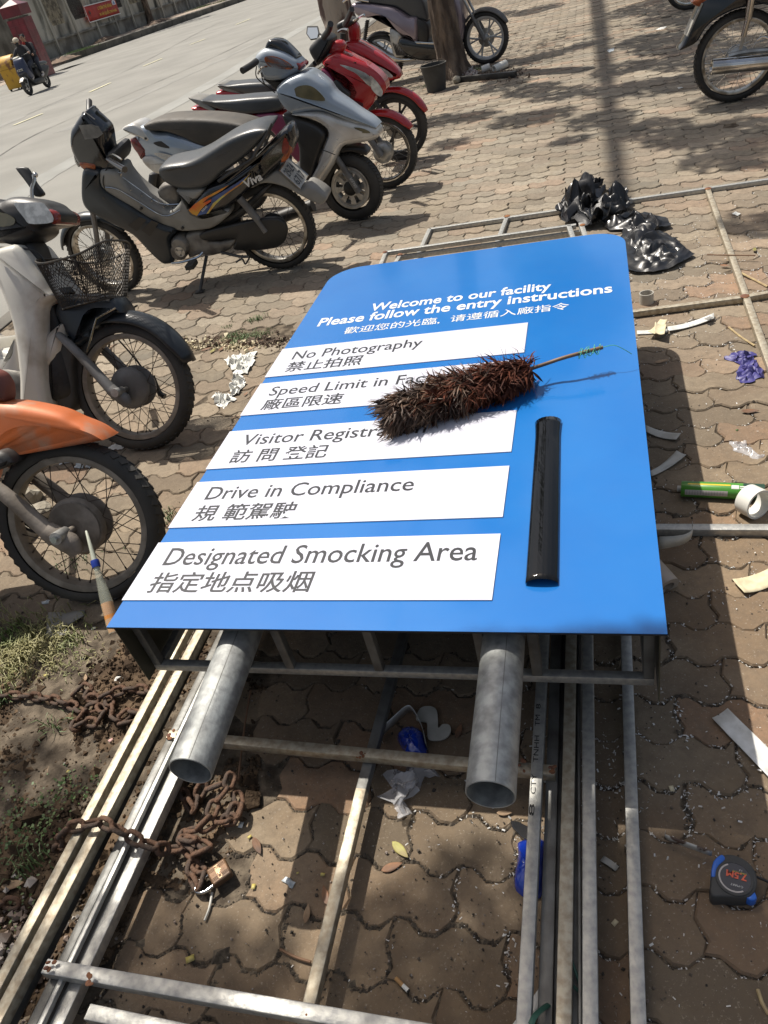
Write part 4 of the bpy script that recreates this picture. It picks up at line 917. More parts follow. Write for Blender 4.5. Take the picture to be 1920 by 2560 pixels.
# ---------------------------------------------------------------- blue-grey scooter
B = Bike('scooter', (.40, 5.66), -24, 0, 'worn silver and blue-grey scooter with a smoked fly screen, between the black and red bikes', group=RGROUP, cat='scooter')
B.wheel(0, .235, tw=.048, th=.055, kind='disc', rim='alu', tread=2, steer=-4); B.wheel(-1.3, .235, tw=.048, th=.055, kind='disc', rim='alu')
fr = lambda x, z: 1-.55*min(1, max(0, (x+.32)/.5))
B.panel('inner_leg_shield', 'blackpl', 'c3', [(635, 745), (700, 755), (780, 785), (860, 825), (908, 880), (888, 950), (850, 1060), (812, 1185), (770, 1180), (745, 1100), (740, 960), (700, 880), (650, 805)], .09, .02, smooth=3, y0=-.06)
B.panel('lower_apron', 'moviesv', 'c3', [(685, 748), (780, 742), (880, 748), (1000, 795), (1100, 828), (1200, 858), (1232, 905), (1210, 932), (1130, 952), (1020, 965), (980, 1005), (945, 1090), (900, 1160), (862, 1212), (808, 1182), (850, 1085), (890, 955), (912, 880), (862, 820), (780, 778)], .19, .035, smooth=3, wf=fr)
B.panel('front_shield', 'moviebl', 'c3', [(580, 600), (600, 560), (640, 525), (700, 500), (760, 495), (820, 530), (880, 580), (925, 640), (1000, 690), (1100, 758), (1185, 812), (1218, 862), (1080, 832), (980, 792), (880, 747), (780, 742), (700, 760), (640, 720), (600, 660)], .185, .05, smooth=3, wf=fr, dome=.01)
yq = B.sg*.187
B.decal('headlamp_lens', 'lensyel', 'c3', [(700, 600), (735, 562), (800, 552), (860, 580), (915, 652), (800, 642), (725, 622)], B.sg*.155, smooth=4)
B.decal('marker_lens', 'lensyel', 'c3', [(1080, 828), (1140, 828), (1190, 845), (1205, 862), (1130, 858)], B.sg*.09, smooth=3)
B.decal('apron_recess', 'moviesv', 'c3', [(960, 1000), (905, 1100), (835, 1170), (900, 1070)], B.sg*.16, smooth=3)
B.panel('handlebar_cowl', 'moviebl', 'c3', [(462, 372), (510, 320), (560, 312), (650, 335), (730, 385), (760, 432), (745, 462), (700, 490), (640, 515), (560, 522), (510, 500), (482, 440)], .1, .04, yo=-.06, smooth=4)
B.panel('fly_screen', 'blackgl', 'c3', [(523, 318), (535, 275), (560, 259), (620, 270), (680, 320), (728, 382), (650, 352), (570, 318)], .06, .015, smooth=4)
B.decal('indicator', 'lensor', 'c3', [(522, 372), (580, 364), (650, 388), (705, 430), (690, 450), (600, 442), (545, 425)], -.098, smooth=3)
B.panel('indicator', 'lensred', 'c3', [(722, 405), (758, 430), (744, 458), (722, 440)], .085, .01, smooth=2)
B.panel('steering_neck', 'blackpl', 'c3', [(505, 500), (620, 515), (640, 530), (600, 590), (560, 560)], .06, .02, smooth=2)
B.rod('handlebar_grip', 'blackpl', [('c3', 468, 398, -.12), ('c3', 440, 420, -.19), ('c3', 378, 458, -.30)], .020, 12)
B.rod('handlebar_grip', 'blackpl', [(-.32, .1, 1.0), (-.36, .2, 1.02), (-.4, .3, 1.02)], .019, 12)
for pts in ([('c3', 470, 430, -.12), ('c3', 470, 500, -.08), ('c3', 540, 560, -.05), ('c3', 600, 590, -.03)], [('c3', 500, 470, -.1), ('c3', 520, 540, -.08), ('c3', 590, 600, -.05)]): B.rod('cable', 'blackpl', pts, .004, 6)
B.rod('panel_seam', 'ink', [('c3', 888, 968, -.168), ('c3', 935, 985, -.16), ('c3', 980, 1003, -.15)], .003, 5)
B.rod('brake_lever', 'chrome', [('c3', 480, 478, -.13), ('c3', 500, 440, -.17), ('c3', 540, 432, -.12)], .006, 6)
B.rod('front_fork', 'forkgr', [('c3', 985, 1015, -.075), ('c3', 1060, 1130, -.08), ('c3', 1135, 1245, -.08)], [.02, .022, .024], 10)
bike_text(B, B.root, 'POLARIS', 'c3', (1088, 1150), (1125, 1210), (1075, 1165), -.106, .02, bold=.0, shear=0)
B.rod('front_fork', 'forkgr', [(-.17, .08, .48), (0, .08, .235)], [.02, .024], 10)
B.panel('wheel_well', 'ink', 'c3', [(985, 1000), (1080, 985), (1180, 1010), (1160, 960), (1010, 960)], .06, .01, smooth=2)
tail = B.panel('tail_cowl', 'moviebl', 'c2', [(395, 300), (470, 285), (520, 325), (600, 325), (700, 350), (850, 402), (880, 425), (900, 520), (930, 640), (760, 640), (620, 560), (560, 545), (525, 540), (470, 500), (430, 440), (392, 380), (400, 340)], .15, .04, smooth=3, wf=lambda x, z: .55+.45*min(1, max(0, (x+1.6)/.5)))
B.decal('grip_slot', 'ink', 'c2', [(530, 372), (580, 362), (640, 378), (655, 398), (620, 405), (560, 392)], -.118, tail, smooth=3)
B.decal('name_badge', 'moviesv', 'c2', [(532, 436), (570, 432), (640, 448), (680, 475), (640, 482), (580, 465)], -.128, tail, smooth=3)
bike_text(B, tail, 'MOVIE', 'c2', (556, 452), (650, 476), (560, 435), -.129, .022, m='inkw', bold=.0, shear=0)
B.panel('lower_cowl', 'whitep', 'c2', [(455, 475), (490, 455), (560, 470), (600, 500), (560, 560), (500, 530)], .13, .02, smooth=3)
B.panel('grab_rail', 'moviesv', 'c2', [(340, 288), (400, 263), (450, 288), (495, 325), (512, 355), (490, 368), (450, 345), (380, 320)], .11, .015, smooth=3)
B.decal('bolt', 'ink', 'c2', [(478, 340), (490, 342), (490, 352), (478, 352)], -.112, smooth=3)
B.panel('tail_lamp', 'lensred', 'c2', [(388, 352), (430, 350), (470, 385), (492, 410), (488, 440), (455, 475), (430, 440), (398, 395)], .1, .02, smooth=3)
B.seat('seatd', 'c2', [(472, 262), (560, 230), (700, 222), (850, 225), (980, 240), (1060, 258), (1110, 285), (1060, 325), (1000, 350), (900, 388), (850, 402), (780, 388), (700, 345), (600, 312), (500, 302), (474, 285)], .14)
B.panel('floorboard', 'blackpl', 'c3', [(700, 1085), (760, 1100), (830, 1180), (740, 1215), (640, 1180)], .15, .02, smooth=2)
B.panel('engine_unit', 'engine', 'c2', [(560, 680), (700, 660), (880, 700), (880, 860), (640, 860), (560, 760)], .09, .03, smooth=2)
B.panel('kick_plate', 'blackpl', 'c2', [(500, 560), (560, 555), (540, 660), (488, 668)], .1, .01, smooth=1)
# ---------------------------------------------------------------- the two red bikes
def red_bike(o, dx, dy, label, first):
    B = Bike('underbone_motorcycle', o, -21.5, 0, label, group=RGROUP)
    return B
B = Bike('underbone_motorcycle', (.748, 6.288), -21.5, 0, 'bright red underbone motorcycle with grey front fork, just behind the silver scooter', group=RGROUP)
B.wheel(0, .27, rim='chrome', hub='alu', spk='spoke', hubr=.07, steer=0); B.wheel(-1.27, .27, rim='chrome', hub='alu')
fr = lambda x, z: 1-.5*min(1, max(0, (x+.38)/.42))
B.panel('leg_shield', 'plum', 'c3', [(885, 450), (930, 470), (980, 540), (1070, 605), (1040, 690), (1025, 712), (975, 660), (940, 600), (905, 520)], .16, .02, smooth=3)
B.panel('shield_insert', 'blackpl', 'c3', [(940, 560), (985, 520), (1030, 570), (1072, 605), (1060, 640), (975, 640)], .165, .01, smooth=2)
B.panel('front_apron', 'red', 'c3', [(880, 422), (920, 372), (985, 360), (1080, 400), (1180, 450), (1262, 520), (1292, 590), (1262, 640), (1222, 640), (1205, 690), (1160, 745), (1132, 772), (1080, 740), (1028, 702), (1068, 612), (1000, 530), (940, 470)], .175, .045, smooth=3, wf=fr, dome=.01)
B.decal('headlamp', 'lensclr', 'c3', [(1205, 490), (1250, 530), (1288, 590), (1275, 625), (1235, 600), (1210, 560)], -.1, smooth=4)
B.decal('headlamp_shell', 'chrome', 'c3', [(1010, 418), (1100, 440), (1200, 490), (1205, 560), (1120, 480), (1060, 450)], -.145, smooth=3)
B.panel('lamp_bulge', 'lensclr', 'c3', [(1190, 500), (1240, 515), (1285, 580), (1270, 628), (1225, 600)], .1, .03, smooth=3)
B.decal('dark_scroll_decal', mat('decal_dark_red', (.06, .004, .012), None, 5, .4), 'c3', [(1075, 665), (1100, 650), (1160, 670), (1155, 700), (1120, 730), (1075, 720)], -.155, smooth=2)
B.panel('handlebar_cowl', 'blackpl', 'c3', [(808, 320), (850, 262), (890, 225), (945, 240), (960, 270), (935, 340), (905, 380), (868, 425), (840, 390)], .1, .03, yo=-.08, smooth=3)
B.panel('cowl_top', 'red', 'c3', [(930, 290), (1000, 265), (1040, 300), (1010, 360), (940, 360)], .05, .02, smooth=3)
B.panel('apron_top', 'greypl', 'c3', [(925, 362), (990, 356), (1060, 385), (1120, 415), (1010, 412)], .1, .015, smooth=3)
B.rod('handlebar_grip', 'blackpl', [('c3', 905, 240, -.14), ('c3', 935, 200, -.2), ('c3', 950, 155, -.27)], .021, 12)
B.rod('handlebar_grip', 'blackpl', [('c3', 850, 410, .1), ('c3', 810, 450, .2), ('c3', 755, 495, .28)], .02, 12)
B.rod('brake_lever', 'chrome', [('c3', 1000, 205, -.12), ('c3', 1030, 190, -.16), ('c3', 1062, 195, -.2)], .009, 6)
mh_ = B.out('c3', [(784, 180), (856, 178), (872, 215), (869, 251), (819, 259), (786, 226)], .125); b = B.mb(); zm_ = min(z for x, z in mh_); b.add([(x, .124+.75*(z-zm_), z) for x, z in mh_], [tuple(range(6))]); b.build('mirror_head', 'blackpl', B.root, smooth=False, solid=.012)
mp_ = B.out('c3', [(790, 186), (852, 184), (866, 216), (864, 246), (822, 253), (792, 223)], .12); zm_ = min(z for x, z in mp_); b = B.mb(); b.add([(x, .118+.75*(z-zm_), z) for x, z in mp_], [tuple(range(6))]); b.build('mirror_glass', 'mirror', B.root, smooth=False, solid=.002)
B.rod('mirror_stem', 'blackpl', [('c3', 860, 240, .15), ('c3', 880, 220, .12), ('c3', 900, 240, .1)], .006, 6)
B.fender('front_fender', 'red', 0, .27, 28, 128, .058, .035, taper=.5)
for y_ in (-.085, .085): B.rod('front_fork', 'forkgr', [(-.16, y_, .62), (-.115, y_, .5)], .014, 10, sm=1); B.rod('fork_leg', 'forkgr', [(-.12, y_, .51), (0, y_, .262)], [.02, .024], 10, sm=1)
B.seat('seat', 'c3', [(105, 652), (180, 648), (300, 642), (400, 632), (500, 625), (600, 622), (640, 660), (635, 715), (560, 738), (400, 747), (300, 732), (200, 705)], .125)
tb = B.panel('tail_body', 'red', 'c3', [(32, 706), (100, 702), (200, 718), (390, 748), (500, 745), (640, 735), (670, 800), (560, 850), (430, 836), (250, 782), (100, 768), (60, 742)], .12, .03, smooth=3, wf=lambda x, z: .6+.4*min(1, max(0, (x+1.6)/.5)))
B.panel('side_cover', 'plum', 'c3', [(430, 760), (640, 745), (720, 880), (760, 990), (740, 1060), (650, 960), (560, 850)], .125, .02, smooth=3)
B.panel('tail_lamp', 'chrome', 'c3', [(55, 742), (100, 745), (108, 768), (80, 765)], .07, .01, smooth=1)
B.panel('grab_rail', 'greypl', 'c3', [(24, 636), (70, 640), (120, 655), (198, 712), (180, 725), (100, 690)], .1, .01, smooth=3)
bike_text(B, tb, 'Click', 'c3', (255, 778), (330, 795), (260, 755), -.124, .03, bold=.02)
bike_text(B, tb, 'ultimo', 'c3', (345, 800), (425, 822), (350, 775), -.124, .03, bold=.01)
B.panel('engine', 'engine', 'c3', [(760, 760), (900, 760), (900, 900), (800, 960), (700, 860)], .09, .03, smooth=2)
B = Bike('underbone_motorcycle', (.99, 7.06), -21.5, 0, 'second red underbone motorcycle, farthest of the row, with a black disc-braked front wheel', group=RGROUP)
B.wheel(0, .275, kind='star', rim='blackpl', hub='blackpl'); B.wheel(-1.27, .27, kind='star', rim='blackpl', hub='blackpl')
B.panel('front_apron', 'red', 'c3', [(1024, 290), (1080, 275), (1150, 302), (1250, 360), (1350, 440), (1392, 500), (1372, 525), (1280, 532), (1200, 500), (1120, 420), (1050, 345)], .13, .04, smooth=3, wf=lambda x, z: 1-.5*min(1, max(0, (x+.3)/.5)), dome=.008)
B.decal('headlamp', 'lensclr', 'c3', [(1195, 415), (1250, 425), (1320, 460), (1355, 500), (1290, 495), (1225, 465)], -.105, smooth=3)
B.panel('steering_column', 'red', 'c3', [(1062, 140), (1110, 150), (1130, 200), (1125, 270), (1075, 285), (1060, 220)], .05, .02, smooth=3)
B.panel('handlebar_cowl', 'blackpl', 'c3', [(985, 160), (1030, 130), (1070, 120), (1110, 140), (1060, 180), (1000, 200)], .08, .02, smooth=3)
B.rod('handlebar_grip', 'blackpl', [('c3', 1040, 160, -.12), ('c3', 1065, 115, -.2), ('c3', 1088, 60, -.28)], .021, 12)
B.rod('brake_lever', 'chrome', [('c3', 1100, 135, -.1), ('c3', 1130, 115, -.2), ('c3', 1168, 95, -.26)], .009, 6)
B.rod('horn_pipe', 'blackpl', [('c3', 1030, 215, -.1), ('c3', 1030, 260, -.1)], .025, 10)
B.fender('front_fender', 'red', 0, .275, 15, 120, .055, .035, taper=.5)
for y_ in (-.08, .08): B.rod('front_fork', 'darkgr', [(-.17, y_, .62), (0, y_, .275)], .018, 8, sm=1)
b = B.mb(); b.box((-.06, -.08, .33), (.05, .03, .09)); b.build('brake_caliper', 'alu', B.root, bevel=.004)
B.seat('seat', 'c3', [(210, 550), (280, 548), (400, 534), (520, 530), (580, 545), (575, 620), (440, 626), (350, 602), (280, 575)], .12)
B.panel('tail_body', 'red', 'c3', [(205, 598), (300, 594), (440, 622), (600, 640), (580, 680), (440, 645), (240, 646)], .11, .02, smooth=3)
B.panel('tail_lamp', 'chrome', 'c3', [(215, 615), (250, 618), (262, 645), (235, 642)], .07, .01, smooth=1)
B.panel('grab_rail', 'greypl', 'c3', [(210, 548), (240, 542), (300, 570), (375, 605), (365, 625), (300, 605), (230, 575)], .1, .01, smooth=3)
B.panel('leg_shield', 'blackpl', 'c3', [(1010, 330), (1060, 360), (1150, 480), (1180, 620), (1100, 640), (1020, 500)], .13, .02, smooth=3)
B.panel('side_cover', 'plum', 'c3', [(440, 640), (640, 640), (900, 640), (1000, 700), (900, 780), (600, 760)], .1, .02, smooth=3)

# ---------------------------------------------------------------- large pale purple scooter behind the tree
B = Bike('scooter', (2.85, 10.81), -28, 0, 'pale purple scooter with silver spoked alloy wheels behind the tree trunk', cat='scooter')
B.wheel(0, .29, tw=.05, kind='star', rim='silverw', hub='alu'); B.wheel(-1.42, .29, tw=.055, kind='star', rim='silverw', hub='alu')
B.seat('seat', 'c4', [(440, -15), (600, -60), (850, -70), (915, -20), (945, 50), (966, 142), (920, 150), (868, 140), (800, 92), (730, 52), (600, 30), (480, 15)], .16, wf=lambda x, z: .8)
B.panel('side_body', 'purple', 'c4', [(428, 35), (520, 28), (620, 40), (730, 58), (830, 118), (890, 132), (892, 290), (840, 272), (760, 230), (700, 170), (640, 132), (500, 128), (440, 90)], .19, .04, smooth=3, wf=lambda x, z: .65+.35*min(1, max(0, (x+1.7)/.6)), dome=.01)
B.panel('centre_body', 'blackpl', 'c4', [(888, 132), (965, 170), (964, 300), (905, 295), (885, 200)], .17, .02, smooth=3)
B.panel('floorboard', 'blackgl', 'c4', [(780, 262), (880, 282), (1050, 300), (1180, 310), (1180, 390), (1040, 420), (900, 420), (820, 380), (760, 315)], .18, .03, smooth=3)
B.panel('floor_trim', 'chrome', 'c4', [(875, 286), (1035, 296), (1180, 300), (1180, 312), (1035, 310), (890, 304)], .185, .004, smooth=1)
B.panel('engine_unit', 'chrome', 'c4', [(480, 282), (540, 290), (620, 320), (700, 372), (780, 395), (860, 402), (880, 420), (720, 440), (620, 400), (540, 350), (490, 320)], .13, .03, smooth=3)
B.panel('silencer_cover', 'alu', 'c4', [(700, 200), (750, 210), (790, 260), (760, 300), (820, 380), (740, 400), (710, 320)], .16, .02, smooth=2)
for k in range(7): B.decal('cooling_fin', 'ink', 'c4', [(722+k*13, 295+k*6), (728+k*13, 297+k*6), (758+k*9, 385), (750+k*9, 385)], -.165)
for y_ in (-.12, .12): B.rod('shock_absorber', 'darkgr', [('c4', 550, 140, y_), ('c4', 530, 275, y_)], .022, 8, sm=1)
b = B.mb(); q0, q1 = B.p('c4', 550, 140, -.12), B.p('c4', 530, 275, -.12); N = 90
b.tube([q0+(q1-q0)*k/N+Vector((math.cos(k*.7)*.03, math.sin(k*.7)*.03, 0)) for k in range(N+1)], .005, 5); b.build('shock_spring', 'blackpl', B.root)
B.fender('rear_fender', 'blackpl', -1.42, .29, 60, 170, .06, .03)
B.fender('front_fender', 'forkgr', 0, .29, 22, 140, .062, .04, taper=.6)
for y_ in (-.09, .09): B.rod('front_fork', 'alu', [(-.2, y_, .75), (-.12, y_, .56)], .016, 10, sm=1); B.rod('fork_leg', 'forkgr', [(-.125, y_, .57), (0, y_, .28)], [.02, .026], 10, sm=1)
b = B.mb(); b.puff([(-.42, .3), (-.3, .28), (-.22, .6), (-.3, .95), (-.38, 1.05), (-.42, .9), (-.36, .6)], .19, .04, wf=lambda x, z: 1.0); b.build('front_shield', 'purple', B.root)
b = B.mb(); b.tube([(-.4, -.32, 1.08), (-.36, -.15, 1.1), (-.34, 0, 1.08), (-.36, .15, 1.1), (-.4, .32, 1.08)], .017, 8); b.build('handlebar', 'blackpl', B.root)
B.rod('grab_rail', 'chrome', [('c4', 380, 15, -.12), ('c4', 430, -10, -.13), ('c4', 560, 10, -.14)], .012, 8)
B.rod('side_stand', 'darkgr', [('c4', 995, 425, -.1), ('c4', 1022, 460, -.12)], .01, 6, sm=1)

# ---------------------------------------------------------------- rear of a black bike at the right edge
B = Bike('underbone_motorcycle', (3.50, 6.06), -19, 0, 'rear wheel, chrome exhaust and black mudguard of a motorcycle cut off by the right edge', group=None)
B.wheel(0, .305, tw=.04, rim='rimchr', hub='alu', spk='chrome', hubr=.07); B.wheel(1.25, .29, rim='rimchr')
B.panel('rear_fender', 'blackgl', 'c5', [(1080, 332), (1105, 290), (1130, 240), (1170, 150), (1215, 45), (1245, 0), (1400, -60), (1760, -60), (1760, 60), (1660, 30), (1560, 40), (1450, 62), (1340, 115), (1260, 180), (1205, 268), (1150, 305)], .085, .02, smooth=3)
B.panel('fender_trim', 'platew', 'c5', [(1132, 235), (1228, 20), (1240, 24), (1142, 240)], .087, .004, smooth=1)
B.panel('tail_lamp', 'lensor', 'c5', [(1180, 0), (1290, -30), (1265, 20), (1225, 45), (1178, 32)], .08, .015, smooth=2)
b = B.mb(); q0, q1 = B.p('c5', 1290, 435, -.17), B.p('c5', 1760, 392, -.15); T = frame(q0, q1-q0); T = T @ Matrix.Rotation(-PI/2, 4, 'Z')
b.lathe([(.030, .03), (.040, 0), (.052, .004), (.052, .4), (.045, .52), (.001, .53)], 24, frame(q0, q1-q0) @ Matrix.Rotation(-PI/2, 4, 'Z')); b.build('exhaust', 'chrome', B.root)
b = B.mb(); b.lathe([(.001, .05), (.038, .05), (.03, .03)], 20, frame(q0, q1-q0) @ Matrix.Rotation(-PI/2, 4, 'Z')); b.build('exhaust_bore', 'ink', B.root)
B.rod('shock_absorber', 'chrome', [('c5', 1555, -30, -.12), ('c5', 1530, 125, -.12)], .026, 14, sm=1); B.rod('shock_rod', 'chrome', [('c5', 1530, 120, -.12), ('c5', 1500, 235, -.12)], .020, 12, sm=1)
B.rod('swing_arm', 'alu', [('c5', 1400, 365, -.09), ('c5', 1500, 340, -.09), ('c5', 1700, 320, -.09)], .02, 8); B.rod('shock_foot', 'alu', [('c5', 1500, 235, -.12), ('c5', 1480, 320, -.11)], .012, 8, sm=1)
B.rod('foot_rail', 'chrome', [('c5', 1585, 260, -.15), ('c5', 1640, 240, -.15), ('c5', 1760, 300, -.15)], .008, 8)
for nm, m_, pts, w_ in (('seat', 'seat', [(.05, .80), (.3, .87), (.7, .86), (.82, .78), (.4, .72), (.05, .74)], .125), ('side_cowl', 'blackgl', [(-.05, .72), (.5, .70), (.78, .52), (.6, .46), (.2, .6)], .12), ('engine', 'engine', [(.42, .26), (.75, .22), (.9, .34), (.85, .46), (.5, .46)], .1), ('leg_shield', 'blackgl', [(.72, .45), (.95, .42), (1.1, .62), (1.02, 1.0), (.94, 1.0), (1.0, .66)], .17)):
    b = B.mb(); b.puff(pts, w_, .025); b.build(nm, m_, B.root)
b = B.mb(); b.tube([(.95, -.32, 1.06), (1.0, -.12, 1.02), (1.0, .12, 1.02), (.95, .32, 1.06)], .016, 8); b.build('handlebar', 'blackpl', B.root)
for y_ in (-.09, .09): B.rod('front_fork', 'forkgr', [(1.02, y_, .9), (1.25, y_, .29)], .02, 8, sm=1)
B.fender('front_fender', 'blackgl', 1.25, .29, 20, 150, .055, .03)
# a bit of another machine at the top edge
p = G(1725, 24); B = Bike('parked_motorcycle', (p.x, p.y+.02), -20, 0, 'lowest part of a motorcycle tyre at the top edge of the photo')
B.wheel(0, .29, rim='chrome', hub='alu', spk='chrome'); B.wheel(1.25, .29, rim='chrome', hub='alu')
b = B.mb(); b.puff([(-.1, .65), (.3, .8), (1.0, .85), (1.1, .6), (.5, .4), (.2, .55)], .12, .04); b.build('body', 'blackgl', B.root)

# ---------------------------------------------------------------- white bike with the basket
B = Bike('underbone_motorcycle', (-.965, 3.055), -18, -21, 'dirty white underbone motorcycle with a black wire-mesh basket over the front wheel')
B.wheel(0, .288, tw=.036, th=.034, rim='rimdirt', hub='forkgr', spk='spokerust', hubr=.085, hubw=.055, tread=1); B.wheel(-1.24, .285, rim='rimdirt')
B.panel('leg_shield', 'whitep', 'c6', [(-60, 640), (0, 640), (60, 625), (130, 618), (195, 690), (250, 770), (310, 850), (370, 940), (402, 990), (340, 1050), (322, 1110), (322, 1250), (328, 1450), (328, 1620), (352, 1800), (260, 1815), (168, 1790), (158, 1600), (145, 1450), (120, 1260), (95, 1150), (60, 1040), (0, 900), (-60, 800)], .13, .028, smooth=3, yo=-.1)
B.panel('steering_cover', 'blackpl', 'c6', [(138, 620), (240, 600), (300, 740), (380, 880), (465, 965), (440, 1000), (400, 992), (300, 840), (200, 695)], .06, .02, smooth=3, yo=-.04)
B.panel('lower_body', 'whitep', 'c6', [(-80, 1300), (0, 1420), (60, 1380), (110, 1290), (150, 1480), (165, 1740), (60, 1640), (0, 1600), (-80, 1600)], .1, .03, smooth=3)
B.panel('engine_mass', 'enginedk', 'c6', [(330, 1330), (430, 1370), (480, 1500), (520, 1700), (430, 1760), (350, 1740), (330, 1550)], .08, .03, smooth=3)
B.panel('inner_guard', 'enginedk', 'c6', [(330, 1080), (400, 1015), (470, 1230), (560, 1340), (560, 1440), (420, 1480), (325, 1400)], .06, .02, smooth=2, yo=-.03)
B.panel('mud_flap', 'rubber', 'c6', [(440, 1300), (600, 1300), (590, 1500), (605, 1720), (560, 1820), (515, 1770), (490, 1810), (470, 1700), (480, 1500)], .07, .012, smooth=2, yo=0)
hc = B.panel('headlamp_cowl', 'blackpl', 'c6', [(-60, 300), (0, 300), (60, 272), (150, 265), (250, 282), (330, 310), (375, 345), (430, 395), (425, 455), (380, 480), (295, 500), (282, 545), (215, 590), (120, 622), (0, 600), (-60, 580)], .10, .045, smooth=3, yo=-.07)
B.decal('headlamp_glass', 'lensclr', 'c6', [(103, 322), (150, 312), (300, 308), (335, 335), (382, 400), (386, 450), (300, 465), (212, 462), (180, 425)], -.103, hc, smooth=2)
B.panel('indicator', 'lensred', 'c6', [(362, 358), (400, 368), (430, 402), (424, 462), (388, 466), (385, 410)], .09, .015, smooth=2, yo=-.07)
B.decal('indicator_left', 'lensyel', 'c6', [(-30, 385), (50, 392), (105, 425), (110, 455), (80, 478), (-30, 480)], -.103, hc, smooth=2)
B.panel('mirror_head', 'blackpl', 'c6', [(122, 64), (150, 53), (200, 55), (230, 100), (270, 170), (322, 238), (310, 264), (262, 266), (230, 210), (180, 140)], .012, .006, smooth=2, yo=.1, y0=.1)
B.rod('mirror_stem', 'chrome', [('c6', 245, 110, .09), ('c6', 250, 150, .08), ('c6', 232, 210, .06), ('c6', 235, 285, .04)], .008, 8); b = B.mb(); b.ball(B.p('c6', 255, 108, .09), .012, 8, 6); b.build('mirror_joint', 'chrome', B.root)
B.fender('front_fender', 'tealbl', 0, .288, 14, 150, .062, .045, taper=.35, drop=.05)
B.panel('fender_side', 'tealbl', 'c6', [(385, 1070), (420, 1010), (480, 985), (560, 975), (700, 985), (820, 1010), (880, 1115), (800, 1120), (690, 1130), (640, 1170), (628, 1240), (642, 1300), (590, 1330), (540, 1362), (470, 1280), (390, 1140)], .07, .03, smooth=3, yo=-.07)
for y_ in (-.1, .1): 
    B.rod('front_fork', 'forkgr', [(-.25, y_*.8, .56), (-.16, y_*.95, .46), (-.03, y_, .27)], [.017, .021, .026], 10, sm=3)
B.rod('fork_link', 'forkgr', [(-.05, -.1, .30), (0, -.1, .25), (.01, -.1, .22)], [.028, .03, .02], 10); B.rod('axle_nut', 'alu', [(-.005, -.09, .286), (-.005, -.15, .286)], .019, 10, sm=1)
for pts in ([('c6', 60, 600, -.05), ('c6', 160, 640, -.09), ('c6', 300, 700, -.06), ('c6', 420, 980, -.04)], [('c6', 470, 1000, .03), ('c6', 700, 1150, .08), ('c6', 900, 1350, .08), ('c6', 1050, 1530, .06)]): B.rod('cable', 'blackpl', pts, .004, 6)
B.rod('brake_arm', 'darkgr', [('c6', 1110, 1570, .06), ('c6', 1160, 1690, .07), ('c6', 1200, 1720, .07)], [.01, .012, .014], 8)
# basket of wire mesh: ellipse rim narrowing to a smaller floor
BK = Matrix.Translation((-.085, 0, .665)) @ Matrix.Rotation(math.radians(-4), 4, 'Y')
bk = empty('basket', B.T @ BK); bk.parent = B.root; bk.matrix_parent_inverse = wmx(B.root).inverted()
def sup(a, rx, ry, n=3.4): c, s_ = math.cos(a), math.sin(a); return (abs(c)**(2/n)*math.copysign(rx, c), abs(s_)**(2/n)*math.copysign(ry, s_))
def bkp(a, t): 
    rx, ry = .12+.05*t, .12+.055*t; x, y = sup(a, rx, ry); return Vector((x+.02*t, y, t*.20+(.02*math.cos(a*2) if t > .98 else 0)*t))
b = MB(B.T @ BK); N = 96; K = 17
for d_ in (1, -1):
    for i in range(N):
        P = [bkp(2*PI*(i+d_*k*.5)/N, k/K) for k in range(K+1)]; b.tube(P, .0016, 3)
b.build('wire_mesh', 'basket', bk, smooth=False)
b = MB(B.T @ BK); b.tube([bkp(2*PI*i/60, 1) for i in range(60)], .005, 6, closed=True); b.tube([bkp(2*PI*i/60, 0) for i in range(60)], .004, 6, closed=True)
for i in range(8): b.tube([bkp(2*PI*i/8+.2, t) for t in (0, .5, 1)], .0025, 5)
for i in range(-6, 7): 
    b.tube([(i*.018, -.1, 0), (i*.018, .1, 0)], .0014, 4); b.tube([(-.1, i*.018, 0), (.1, i*.018, 0)], .0014, 4)
b.build('rim_wires', 'basket', bk)
B.rod('basket_stay', 'chrome', [(.06, -.09, .63), (-.04, -.09, .60), (-.13, -.085, .47)], .0045, 6, sm=1); B.rod('basket_stay', 'chrome', [(.06, .09, .63), (-.04, .09, .60), (-.13, .085, .47)], .0045, 6, sm=1)
rear_half(B, -1.24, 'whitep')
B.rod('handlebar_grip', 'blackpl', [(-.42, .15, .98), (-.46, .24, 1.0), (-.5, .32, 1.0)], .018, 10)
B.rod('handlebar_grip', 'blackpl', [(-.42, -.15, .98), (-.46, -.24, 1.0), (-.5, -.32, 1.0)], .018, 10)

# ---------------------------------------------------------------- orange bike, lower left
B = Bike('underbone_motorcycle', (-1.022, 2.05), -10, -21, 'orange-fendered motorcycle, its dusty front wheel beside the corner of the blue sign')
B.wheel(0, .289, tw=.038, th=.032, rim='rimdirt', hub='hubdirt', spk='spokerust', hubr=.092, hubw=.05, tread=1); B.wheel(-1.24, .285, rim='rimdirt')
B.panel('front_fender', 'orange', 'c7', [(-260, 140), (-100, 140), (0, 150), (60, 152), (150, 160), (250, 176), (420, 212), (520, 245), (600, 288), (700, 330), (780, 375), (860, 448), (800, 455), (740, 452), (640, 436), (550, 424), (400, 412), (250, 416), (180, 430), (125, 452), (80, 500), (40, 560), (0, 612), (-120, 660), (-260, 640)], .062, .035, smooth=3, yo=-.045, dome=.006)
for y_ in (-.105, .105):
    B.rod('front_fork', 'hubdirt', [(-.34, y_*.8, .62), (-.17, y_*.95, .46), (-.04, y_, .275)], [.019, .024, .03], 12, sm=3)
B.rod('fork_link', 'hubdirt', [(-.06, -.108, .31), (0, -.105, .255), (.015, -.105, .215)], [.032, .036, .022], 12); B.rod('axle_nut', 'alu', [(-.01, -.09, .29), (-.01, -.155, .29)], .021, 12, sm=1)
